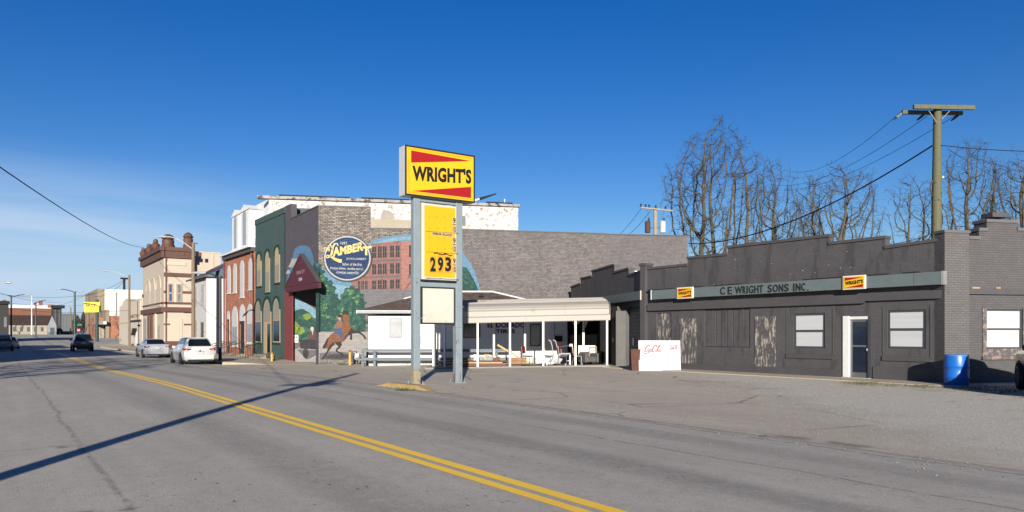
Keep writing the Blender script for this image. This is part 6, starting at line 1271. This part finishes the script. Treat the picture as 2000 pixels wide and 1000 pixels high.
# pole with two transformers
c = P(1280, 652, 62); t = thing('utility_pole', 'concrete coloured pole with a rusty and a white transformer behind the mural wall', 'utility pole', (c.x, c.y, .1), -TH); H = P(1280, 406, 62).z - .1; k = 62 / F
PC = mat('pole_pale', (.42, .37, .28), .9, var=.15); MB().tube([(0, 0, 0), (0, 0, H)], [.22, .17], 10).make('pole', PC, t, smooth=True)
arm = MB().tube([(-29 * k, -.2, H - .0), (33 * k, -.2, H - .28)], .08, 4).make('crossarm', PC, t)
for i, x in enumerate((-29, -20, -13, 0, 19, 31)): MB().lathe([(0, 0), (.09, .03), (.07, .15), (.1, .2), (0, .3)], (x * k, -.2, H + .05 - .28 * (x + 29) / 62), 7).make('insulator', IRON, t, smooth=True)
for x, m_, r in ((-15.5, mat('transformer_rust', (.11, .05, .035), .8, var=.2), 5.4), (14, mat('transformer_white', (.60, .62, .64), .4), 6)):
    q = MB().lathe([(r * k * .9, 0), (r * k, .1), (r * k, 20 * k), (r * k * 1.05, 21 * k), (r * k * .8, 23 * k), (0, 24 * k)], (x * k, -.1, H - 49 * k), 14).make('transformer', m_, t, smooth=True); MB().lathe([(.09, 0), (.07, .25), (.0, .3)], (x * k + .1, -.1, H - 26 * k), 7).make('bushing', IRON, q)
    MB().tube([(x * k, -.1, H - 26 * k), (x * k * .8, -.2, H - .9), (x * k * 1.3, -.2, H)], .02, 4).make('lead', IRON, q)
    B(min(0, x * k), max(0, x * k), -.05, .02, H - 40 * k, H - 38 * k).make('bracket', IRON, t)
# wires
def WP_(px, py, Z): return P(px, py, Z)
wire(WP_(1766, 213, 35.2), WP_(1546, 335, 75), 1.0, .014, 'highest of the three wires running left from the crossarm', group=None); wire(WP_(1812, 226, 35.2), WP_(1520, 362, 78), 1.0, .014, 'middle of the three wires running left from the crossarm', group=None)
wire(WP_(1872, 222, 35.4), WP_(1530, 372, 80), .9, .014, 'lowest thin wire running left from the right end of the crossarm', group=None); wire(WP_(1822, 284, 34.8), WP_(1345, 476, 60), 1.2, .04, 'thick black cable sloping down left from the big green pole', group=None)
wire(WP_(1838, 284, 34.8), WP_(2200, 291, 34), .2, .022, 'black cable running level to the right from the big green pole', group=None); wire(WP_(1850, 290, 35), WP_(2060, 398, 60), .3, .012, 'thin wire falling to the right behind the brick gable', group=None); wire(WP_(1895, 305, 36), WP_(2100, 348, 60), .3, .012, 'faint wire to the right above the stepped gable', group=None)
wire(WP_(1730, 478, 36), WP_(1822, 455, 35), .1, .02, 'short low cable left of the big green pole', group=None)
wire(WP_(1252, 408, 62), WP_(1196, 470, 66), .2, .018, 'left of two thin wires falling from the transformer pole', group=None); wire(WP_(1270, 412, 62), WP_(1222, 462, 66), .2, .018, 'right of two thin wires falling from the transformer pole', group=None)
wire((-4.5, 3.1, 5.65), P(282, 483, 88), 1.0, .020, 'long dark wire sweeping from top left to the cream building', n=28, group=None)
wire(P(-30, 596, 95), P(250, 606, 98), .6, .02, label='lowest thin wire crossing the sky over the far street', group=None)
WL_ = ['running level above the flag from the left edge', 'sagging most between left edge and the pole at the bank sign', 'passing just above the brick block roofs', 'from the green lamp pole to the grey wooden lamp pole', 'falling from upper left towards the green lamp pole', 'joining the bank sign pole and the grey wooden lamp pole']
for a_, b_, sg_ in (((-20, 571, 110), (190, 572, 130), .8), ((-20, 583, 130), (172, 574, 150), 2.2), ((-10, 588, 140), (165, 596, 160), .5), ((146, 580, 120), (252, 541, 98), .6), ((-20, 566, 100), (120, 590, 160), .6), ((172, 574, 150), (250, 541, 98), 1.4)):
    wire(P(*a_), P(*b_), sg_, .022, label='thin far wire ' + WL_.pop(0), group=None)
# ---------------------------------------------------------------- vehicles
TYRE = mat('tyre_rubber', (.015, .015, .016), .8); RIM = mat('alloy_rim', (.50, .51, .53), .3, .8); LRED = mat('tail_red', (.42, .012, .02), .15, spec=.7, var=.05); CGL = mat('car_glass', (.010, .014, .018), .05, var=.02, spec=.8); BPL = mat('black_plastic', (.016, .016, .017), .6)
def crom(keys, x):
    xs = [k[0] for k in keys]; out = []
    for j in range(1, len(keys[0])): out.append(float(np.interp(x, xs, [k[j] for k in keys])))
    return out
def car(name, label, loc, keys, L_, paint_m, wheels, R_=.33, tail='hatch', cat='car', rz=0.0, plate=True, lamps=True):
    """keys: y, half width, bottom z, belt z, top z, half width at the top; y runs forward from the rear bumper"""
    t = thing(name, label, cat, loc, rz)
    ys = sorted(set([k[0] for k in keys] + [L_ * i / 34 for i in range(35)])); n = 15; V = []
    for y in ys:
        w_, zb, zl, zt_, wt = crom(keys, y)
        g = max(0.0, zt_ - zl)
        ring = [(0, zb), (w_ * .80, zb), (w_ * .95, zb + .06), (w_, zb + .22), (w_ * 1.005, (zb + zl) * .53), (w_ * .985, zl - .12), (w_ * .955, zl - .02), (w_ * .93, zl + .01),
                (wt + (w_ * .92 - wt) * .66, zl + g * .34), (wt + (w_ * .92 - wt) * .33, zl + g * .66), (wt + (w_ * .9 - wt) * .1, zl + g * .86), (wt * .93, zl + g * .945), (wt * .75, zl + g * .985), (wt * .4, zl + g * .998), (0, zl + g)]
        V.append(ring)
    verts = []; idx = {}
    for i, ring in enumerate(V):
        for s_ in (1, -1):
            for j, (x, z) in enumerate(ring): idx[(i, s_, j)] = len(verts); verts.append((x * s_, ys[i], z))
    fs = []
    for i in range(len(ys) - 1):
        for s_ in (1, -1):
            for j in range(n - 1):
                f = (idx[(i, s_, j)], idx[(i + 1, s_, j)], idx[(i + 1, s_, j + 1)], idx[(i, s_, j + 1)]); fs.append(f if s_ < 0 else f[::-1])
    for i, rev in ((0, False), (len(ys) - 1, True)):
        for j in range(n - 1):
            f = (idx[(i, 1, j)], idx[(i, 1, j + 1)], idx[(i, -1, j + 1)], idx[(i, -1, j)]); fs.append(f[::-1] if rev else f)
    me = bpy.data.meshes.new('body'); me.from_pydata(verts, [], fs); me.materials.append(paint_m)
    bm = bmesh.new(); bm.from_mesh(me); bmesh.ops.remove_doubles(bm, verts=bm.verts, dist=.0005); bmesh.ops.recalc_face_normals(bm, faces=bm.faces); bm.to_mesh(me); bm.free()
    me.polygons.foreach_set('use_smooth', [True] * len(me.polygons)); o = bpy.data.objects.new('body', me); COL.objects.link(o); o.parent = t
    e = o.modifiers.new('split', 'EDGE_SPLIT'); e.split_angle = math.radians(35)
    def skin(nm, m, cond, sides=(1, -1), js=range(7, 11), off=.008, parent=o):
        vv = []; ff = []
        for s_ in sides:
            for i in range(len(ys) - 1):
                ym_ = (ys[i] + ys[i + 1]) / 2
                for j in js:
                    if j >= n - 1 or not cond(ym_, j): continue
                    q = [Vector(verts[idx[(a, s_, b)]]) for a, b in ((i, j), (i + 1, j), (i + 1, j + 1), (i, j + 1))]
                    nr = (q[1] - q[0]).cross(q[3] - q[0]); 
                    if nr.length < 1e-9: nr = (q[2] - q[1]).cross(q[3] - q[1])
                    if nr.length < 1e-9: continue
                    nr.normalize(); c = sum(q, Vector()) / 4
                    if nr.dot(c - Vector((0, L_ / 2, .7))) < 0: nr = -nr
                    k = len(vv); vv += [p + nr * off for p in q]; ff.append((k, k + 1, k + 2, k + 3))
        if ff:
            mb = MB(); mb._a(vv, ff); ob = mb.make(nm, m, parent)
            return ob
    W_ = max(k[1] for k in keys)
    glass_y = [k[0] for k in keys if k[4] - k[3] > .25]; y0, y1 = min(glass_y), max(glass_y)
    for a, b in ((y0 + .12, y0 + (y1 - y0) * .30), (y0 + (y1 - y0) * .33, y0 + (y1 - y0) * .62), (y0 + (y1 - y0) * .65, y1 - .1)):
        for s_ in (1, -1): skin('side_window', CGL, lambda y, j: a < y < b, (s_,), range(8, 11) if tail != 'truck' else range(7, 11))
    ry = [k for k in keys if k[0] <= y0 + .01]; 
    # rear window on the sloping tail
    tops = [k for k in keys]; yr0 = tops[1][0] if tail != 'sedan' else tops[2][0]; yr1 = y0 if tail != 'sedan' else y0 + .02
    rg = [k for k in keys if k[0] >= 0]; 
    skin('rear_window', CGL, lambda y, j: rear[0] < y < rear[1], (1, -1), range(11, 14) if False else range(10, 14)) if (rear := REAR[tail]) and tail == 'sedan' else None
    if tail != 'sedan':
        a, b = REAR[tail]; wA, wB = crom(keys, a)[4], crom(keys, b)[4]; zA, zB = crom(keys, a)[3], crom(keys, b)[3]
        dn = Vector((0, -(zB - zA), (b - a))).normalized() * .015
        ra = MB(); ra._a([Vector((-wA * .88, a + .02, zA + .05)) + dn, Vector((-wA * .80, a, zA + .01)) + dn, Vector((wA * .80, a, zA + .01)) + dn, Vector((wA * .88, a + .02, zA + .05)) + dn, Vector((wB * .90, b - .08, zB - .1)) + dn, Vector((wB * .78, b - .03, zB - .04)) + dn, Vector((-wB * .78, b - .03, zB - .04)) + dn, Vector((-wB * .90, b - .08, zB - .1)) + dn], [tuple(range(8))]); ra.make('rear_window', CGL, o)
    skin('windscreen', CGL, lambda y, j: y1 - .05 < y < WS[tail] , (1, -1), range(10, 14))
    for y in wheels:
        for s_ in (1, -1):
            x = s_ * (W_ - .11)
            MB().lathe([(R_ + .05, -.02), (R_ + .05, .02)], (s_ * (W_ - .02), y, R_ * 1.02), 20, 'x').make('wheel_arch', BPL, t)
            wl_ = MB().lathe([(R_ * .68, -.10), (R_ * .95, -.10), (R_, -.06), (R_, .06), (R_ * .95, .10), (R_ * .68, .10)], (x + s_ * .05, y, R_), 22, 'x').make('wheel', TYRE, t, smooth=True)
            mb = MB(); mb.lathe([(R_ * .68, -.01), (R_ * .72, .01)], (x + s_ * .145, y, R_), 20, 'x'); rm = mb.make('rim', RIM, wl_)
            for k in range(5):
                q = k * 1.2566; mb = MB(); xx = x + s_ * .165; mb._a([(xx, y + math.cos(q + .55) * R_ * .25, R_ + math.sin(q + .55) * R_ * .25), (xx, y + math.cos(q + .3) * R_ * .6, R_ + math.sin(q + .3) * R_ * .6), (xx, y + math.cos(q + .95) * R_ * .6, R_ + math.sin(q + .95) * R_ * .6)], [(0, 1, 2)]); mb.make('spoke_gap', BPL, wl_)
    for s_ in (1, -1):
        ym_ = y1 - .35; zl = crom(keys, ym_)[2]; B(s_ * (W_ - .02), s_ * (W_ + .17), ym_, ym_ + .12, zl + .0, zl + .15).make('mirror', paint_m if tail == 'hatch' else BPL, t, bevel=.03)
    return t, o, skin
REAR = {'hatch': (.10, .55), 'sedan': (.62, 1.15), 'suv': (.10, .38), 'truck': (1.7, 1.9)}; WS = {'hatch': 3.35, 'sedan': 3.5, 'suv': 3.3, 'truck': 3.6}
def decor(t, W_, plate_z, tail_z, tail_w, h_, m=LRED, y=-.01, bump_z=.42, corner=.0):
    for s_ in (1, -1):
        mb = MB(); x1, x0 = s_ * (W_ - corner), s_ * (W_ - tail_w)
        mb._a([(x0, y - .012, tail_z + h_ * .45), (x0, y - .012, tail_z + h_ * .75), (x1 * .99, y + .05, tail_z + h_), (x1 * .99, y + .05, tail_z), (x0 + s_ * tail_w * .5, y - .015, tail_z), (x1 * 1.01, y + .34, tail_z + h_ * .9), (x1 * 1.01, y + .34, tail_z + h_ * .4)],
              [(0, 1, 2, 3, 4) if s_ < 0 else (4, 3, 2, 1, 0), (3, 2, 5, 6) if s_ < 0 else (6, 5, 2, 3)]); mb.make('tail_light', m, t)
    B(-.16, .16, y - .03, y - .012, plate_z, plate_z + .16).make('licence_plate', mat('plate_pale', (.62, .63, .66), .5), t)
    B(-.75 * W_, .75 * W_, y - .015, y + .1, .20, bump_z - .1).make('rear_valance', BPL, t)
cw = mat('car_white', (.67, .67, .66), .18, var=.02, coat=.8, spec=.6); cs = mat('car_silver', (.56, .59, .65), .28, .3, var=.03, coat=.7)
g = G(391, 711.5)
# white hatchback
kh = [(0, .78, .28, .86, .88, .70), (.06, .86, .24, .98, 1.02, .74), (.10, .87, .22, 1.0, 1.08, .73), (.55, .905, .2, 1.0, 1.55, .60), (.75, .915, .19, 1.0, 1.60, .60), (1.6, .92, .18, .97, 1.63, .61), (2.5, .92, .18, .95, 1.60, .60), (2.75, .92, .18, .95, 1.50, .58), (3.35, .91, .18, .98, 1.06, .60), (3.9, .88, .18, .90, .96, .55), (4.25, .78, .22, .72, .76, .5), (4.41, .60, .3, .6, .62, .4)]
t, o, sk = car('parked_car', 'white hatchback parked at the kerb with red tail lights', (9.72, 46.4, gz(9.7, 47.5)), kh, 4.41, cw, (.85, 3.5), tail='hatch')
decor(t, .90, .60, .84, .40, .15); B(-.26, .26, -.03, -.012, .77, .785).make('chrome_strip', RIM, t); text('C·MAX'[0:1], BPL, -.04, .04, .80, .83, -.035, t) if False else None
B(-.5, .5, .50, .66, 1.57, 1.60).make('spoiler', cw, t); MB().lathe([(0, -.004), (.05, 0), (0, .004)], (0, -.01, .82), 12, 'y').make('badge', mat('badge_blue', (.04, .06, .16), .3), t)
# silver sedan
ksd = [(0, .76, .30, .90, .92, .60), (.10, .86, .24, 1.00, 1.04, .62), (.62, .90, .2, 1.0, 1.06, .62), (1.15, .905, .19, .96, 1.38, .55), (1.5, .91, .18, .94, 1.44, .55), (2.4, .91, .18, .92, 1.45, .56), (2.75, .91, .18, .93, 1.38, .55), (3.5, .90, .18, .93, .98, .6), (4.2, .86, .18, .82, .87, .55), (4.55, .76, .22, .66, .70, .45), (4.66, .6, .3, .55, .57, .4)]
g = G(308, 699.5); t, o, sk = car('parked_car', 'silver sedan parked ahead of the white hatchback', (9.75, g.y, gz(9.7, g.y + 2)), ksd, 4.66, cs, (.95, 3.7), tail='sedan')
decor(t, .88, .66, .80, .34, .13, mat('tail_dark', (.16, .02, .03), .2)); 
# dark pickup driving away
ksu = [(0, .80, .45, 1.05, 1.06, .78), (.08, .86, .42, 1.08, 1.12, .76), (.10, .87, .40, 1.08, 1.14, .76), (.38, .87, .38, 1.08, 1.70, .64), (.6, .88, .36, 1.08, 1.76, .64), (2.4, .88, .36, 1.06, 1.76, .64), (2.7, .88, .36, 1.06, 1.70, .62), (3.3, .87, .36, 1.08, 1.14, .68), (4.1, .84, .36, 1.0, 1.05, .62), (4.3, .76, .4, .85, .88, .55)]
g = G(163.5, 686.5); t, o, sk = car('moving_suv', 'dark older boxy sport utility vehicle driving away in shadow', (g.x, g.y, g.z), ksu, 4.3, mat('car_dark', (.045, .055, .058), .35, var=.05, coat=.4), (.85, 3.4), .37, 'suv')
decor(t, .86, .78, .84, .14, .28, LRED, bump_z=.6); B(-.8, .8, -.02, .0, .82, 1.02).make('tailgate_panel', mat('tailgate_silver', (.20, .22, .23), .4), t); B(-.86, .86, -.14, .02, .46, .60).make('bumper', BPL, t)
# cars at the left kerb
g = G(3, 686); t, o, sk = car('parked_car', 'blue grey sport utility vehicle cut by the left edge of the photograph', (g.x + .1, g.y, g.z), ksu, 4.3, mat('car_blue', (.09, .13, .22), .3, .4, coat=.6), (.85, 3.4), .37, 'suv'); decor(t, .86, .8, .9, .2, .3)
t2, o, sk = car('parked_car', 'silver sedan parked beyond the blue grey car at the left edge', (g.x + .75, g.y + 9, gz(g.x, g.y + 9)), ksd, 4.66, cs, (.95, 3.7), tail='sedan'); decor(t2, .88, .66, .8, .34, .13)
for px, py, lb in ((121, 654, 'dark vehicle at the far corner in front of the dark shop front'),):
    g = P(px, 657, 205); t2, o, sk = car('parked_suv', lb, (g.x, g.y, gz(g.x, g.y)), ksu, 4.3, mat('car_dark', (.045, .055, .058)), (.85, 3.4), .37, 'suv', rz=1.9)
# pickup at the right edge, nose into the picture
PKP = mat('pickup_dark', (.045, .042, .045), .3, var=.05, coat=.6)
kpk = [(0, .92, .45, .98, 1.0, .85), (.05, .96, .42, 1.08, 1.10, .88), (1.6, .98, .42, 1.10, 1.12, .9), (1.7, .98, .42, 1.12, 1.20, .8), (1.9, .98, .40, 1.12, 1.80, .66), (2.2, .98, .4, 1.12, 1.86, .66), (3.0, .98, .4, 1.12, 1.84, .66), (3.6, .97, .4, 1.12, 1.18, .75), (4.9, .95, .4, 1.05, 1.12, .7), (5.2, .90, .45, .98, 1.0, .7), (5.3, .85, .5, .9, .92, .6)]
rzp = -math.radians(60)
t, o, sk = car('pickup_truck', 'dark pickup truck nose with chrome bumper at the right edge', (0, 0, 0), kpk, 5.3, PKP, (1.0, 4.3), .38, 'truck', 'pickup', rz=rzp)
# forward direction of the truck is -d of the right wall; its nose sits at q
t.location = (20.30, 5.98, .09)
B(-.88, .88, 5.28, 5.48, .46, .66).make('bumper', mat('chrome_bumper', (.6, .6, .6), .2, .9), t, bevel=.03); B(-.55, .55, 5.26, 5.33, .72, .98).make('grille', mat('chrome_bumper', (.6, .6, .6)), t)
for s_ in (1, -1): B(s_ * .58, s_ * .86, 5.22, 5.31, .74, .96).make('headlight', mat('headlight_glass', (.5, .5, .52), .1, .4), t)

# ---------------------------------------------------------------- bare trees
BARK = mat('bark', (.135, .112, .072), .95, var=.3, scale=2, bump=.5, bs=10); TWIG = mat('twig', (.055, .047, .038), .95, var=.2)
def tree(name, label, base, top, half, seed, trunk_r=.35, low=.25, group='bare trees behind the garage', n_att=650, step=.42, twigs=2, lean=0.0, flat=1.0, forks=3, rmin=.0075):
    """a leafless tree grown towards points scattered through its crown; top and half width in metres"""
    rn = np.random.RandomState(seed); t = thing(name, label, 'tree', base, 0, group)
    cz, rz_ = top * (low + 1) / 2, top * (1 - low) / 2; att = []
    lobes = [(rn.uniform(-.45, .45) * half, rn.uniform(-.4, .4) * half, cz + rn.uniform(-.45, .5) * rz_, rn.uniform(.42, .62)) for _ in range(7)] + [(0, 0, cz, .7), (lean * half, 0, top - rz_ * .42, .42)]
    while len(att) < n_att:
        v = rn.normal(size=3); v /= np.linalg.norm(v); q = v * rn.uniform(.12, 1) ** .42; bump_ = 1 + .16 * math.sin(3 * math.atan2(q[1], q[0]) + seed) + .12 * math.sin(5 * q[2] + seed * 2)
        cz2 = cz + rz_ * .12; p = np.array([q[0] * half * bump_ * .8, q[1] * half * bump_ * flat * .8, cz2 + q[2] * (top - cz2) * (1 if q[2] > 0 else 1.15)])
        if p[2] < top and p[2] > top * low * .7 and abs(p[0]) < half: att.append(p)
    att = np.array(att); nodes = [np.zeros(3)]; par = [-1]; k0 = max(3, int(top * low * .6 / step))
    for i in range(1, k0): nodes.append(nodes[-1] + np.array([lean * .05 + rn.normal() * .03, rn.normal() * .03, step])); par.append(i - 1)
    k1 = k0 - 1
    for f_ in range(forks):
        q_ = 3.1416 * (f_ % 2) + rn.uniform(-.7, .7); v = np.array([math.cos(q_) * 1.15, math.sin(q_) * .8, 1.0]); v /= np.linalg.norm(v); pi = k1 - (f_ % 2); p = nodes[pi]
        for _ in range(int(top * .10 / step) + 2): v = v + rn.normal(size=3) * .1 + np.array([0, 0, .03]); v /= np.linalg.norm(v); p = p + v * step; nodes.append(p); par.append(pi); pi = len(nodes) - 1
    k0 = len(nodes); kill = step * 1.9
    for it in range(140):
        if len(att) == 0: break
        N = np.array(nodes); d = ((att[:, None, :] - N[None]) ** 2).sum(2); near = d.argmin(1); dm = d.min(1); att_k = dm > kill ** 2
        grow = {}
        for a_i in np.nonzero(dm < (step * 12) ** 2)[0] if it > 5 else range(len(att)):
            v = att[a_i] - N[near[a_i]]; grow.setdefault(near[a_i], []).append(v / (np.linalg.norm(v) + 1e-6))
        added = 0
        for ni, vs in grow.items():
            v = np.sum(vs, 0); pd = N[ni] - N[par[ni]] if par[ni] >= 0 else np.array([0, 0, 1.]); v = v / (np.linalg.norm(v) + 1e-6) + pd / (np.linalg.norm(pd) + 1e-6) * .45 + rn.normal(size=3) * .13 + np.array([0, 0, .04]); v /= np.linalg.norm(v)
            nodes.append(N[ni] + v * step); par.append(ni); added += 1
        att = att[att_k]
        if not added or len(nodes) > 5200: break
    for ni in range(k0, len(nodes)):                       # short side twigs
        for _ in range(twigs):
            if rn.rand() < .55:
                v = rn.normal(size=3) + np.array([0, 0, .35]); v /= np.linalg.norm(v); p = nodes[ni]; pi = ni
                for s_ in range(rn.randint(2, 5)):
                    v = v + rn.normal(size=3) * .35; v /= np.linalg.norm(v); p = p + v * step * .5; nodes.append(p); par.append(pi); pi = len(nodes) - 1
                    if s_ and rn.rand() < .45: w_ = v + rn.normal(size=3) * .8; w_ /= np.linalg.norm(w_); nodes.append(p + w_ * step * .6); par.append(pi)
    n = len(nodes); kids = [[] for _ in range(n)]
    for i in range(1, n): kids[par[i]].append(i)
    r = np.zeros(n); tips = sum(1 for k_ in kids if not k_); ex = math.log(tips) / math.log(trunk_r / .0075)
    order = []; st = [0]
    while st: q = st.pop(); order.append(q); st += kids[q]
    for i in reversed(order): r[i] = (sum(r[c] ** ex for c in kids[i]) if kids[i] else .0075 ** ex) ** (1 / ex)
    r = np.maximum(r, rmin)
    big = MB(); small = MB(); st = [(0, None)]
    while st:
        i, pr = st.pop(); ch = [i] if pr is None else [pr, i]
        cur = i
        while kids[cur]:
            ks = sorted(kids[cur], key=lambda c: -r[c]); st += [(c, cur) for c in ks[1:]]; cur = ks[0]; ch.append(cur)
        rr = [float(r[c]) for c in ch]
        if pr is not None: rr[0] = rr[1]
        if len(ch) < 2: continue
        cut = next((q for q, x in enumerate(rr) if x < .035), len(ch)); P3 = [Vector(nodes[c]) for c in ch]
        if cut > 1: big.tube(P3[:cut + 1], rr[:cut + 1], 8 if rr[0] > .15 else 5, cap=False)
        if cut < len(ch): a_ = max(0, cut - (0 if cut <= 1 else 0)); a_ = 0 if cut <= 1 else cut; (small.tube(P3[a_:], rr[a_:], 3, cap=False) if len(P3[a_:]) > 1 else None)
    big.make('trunk', BARK, t, smooth=True); small.make('crown', TWIG, t); return t
def base(px, Z): p = P(px, 652, Z); return (p.x, p.y, gz(p.x, p.y))
TREES = [('tallest bare tree with forked trunk left of the others', 1396, 62, 238, 1298, 1506, 3, .44, .14, 800, 0), ('bare tree just right of the tallest one, thin and leaning', 1512, 66, 312, 1462, 1566, 5, .26, .25, 420, .2), ('low twisted bare tree between the wires and garage parapet', 1635, 58, 318, 1560, 1725, 12, .34, .30, 480, 0),
         ('thin bare tree directly left of the big green pole', 1790, 60, 335, 1735, 1838, 9, .20, .3, 260, 0), ('bare tree directly right of the big green pole', 1892, 56, 262, 1838, 1948, 31, .28, .25, 480, -.2), ('slender bare tree left of the last one at the right edge', 1948, 60, 296, 1908, 1988, 17, .18, .35, 220, 0), ('spreading bare tree cut by the right edge of the photograph', 2000, 55, 280, 1945, 2075, 44, .28, .28, 420, 0),
         ('low brushy bare tree behind the peak of the garage parapet', 1560, 72, 385, 1505, 1622, 52, .2, .2, 330, 0), ('small bare tree peeping over the parapet right of the low twisted one', 1715, 70, 430, 1690, 1745, 66, .12, .3, 120, 0)]
for lb, px, Z, pt, xl, xr, sd, r_, lo, na, ln in TREES:
    b_ = base(px, Z); top_ = P(0, pt, Z).z - b_[2]; tree('bare_tree', lb, b_, top_, (xr - xl) / 2 * Z / F * 1.22, sd, r_, lo, n_att=int(na * 1.9), lean=ln, step=.40 if na > 300 else .45, twigs=6, forks=4 if na > 450 else 3)
b_ = base(38, 178); tree('bare_tree', 'small round bare tree in front of the low brown roofed house', b_, P(0, 617, 178).z - b_[2], 2.1, 3, .14, .3, None, 200, .3, rmin=.02)
b_ = base(227, 140); tree('bare_tree', 'thin bare street tree before the brick shop wall', b_, P(0, 612, 140).z - b_[2], 1.1, 6, .08, .3, None, 100, .3, rmin=.015)

# ---------------------------------------------------------------- what stands left of the picture and throws the long shadows
t = thing('utility_pole', 'tall utility pole left of the picture whose shadow crosses the road', 'utility pole', (-4.55, 2.95, .08))
MB().tube([(0, 0, 0), (0, 0, 8.1)], [.17, .13], 12).make('pole', WOODP, t, smooth=True); B(-.9, .9, -.06, .06, 5.9, 6.05).make('crossarm', WOODP, t)
MB().lathe([(.22, 0), (.24, .1), (.24, .75), (0, .85)], (.3, .1, 5.7), 12).make('transformer', LAMPW, t, smooth=True)
tree('bare_tree', 'bare tree left of the street throwing branch shadows on the road', (-9.8, 21.5, 0), 10.5, 4.5, 77, .42, .25, None, 420, .5, twigs=2, rmin=.03)
tree('bare_tree', 'second bare tree left of the street near the dark house', (-13, 25.5, 0), 11.5, 5.0, 78, .42, .25, None, 420, .5, twigs=2, rmin=.03)
def shed(x0, x1, y0, y1, h, lb):
    t = thing('side_building', lb, 'building', ((x0 + x1) / 2, y0, 0)); w_ = (x1 - x0) / 2
    MB().box(-w_, w_, 0, y1 - y0, -.5, h).make('wall', BKF, t); MB().box(-w_ - .1, w_ + .1, -.1, y1 - y0 + .1, h, h + .3).make('cornice', BR, t)
shed(-14, -4, 50, 76, 6.0, 'two storey brick building on the left side of the street'); shed(-14, -4, 88, 104, 5.0, 'lower brick building on the left side farther down')
wire((-4.55, 2.95, 7.6), (10.9, 62, 9.2), 1.2, .02, 'wire from the left pole across the road', group=None) if False else None
wire((-9, 26, 7.0), P(430, 545, 47.5), .8, .03, 'dark cable crossing the road to the black lamp pole', n=18, group=None) if False else None
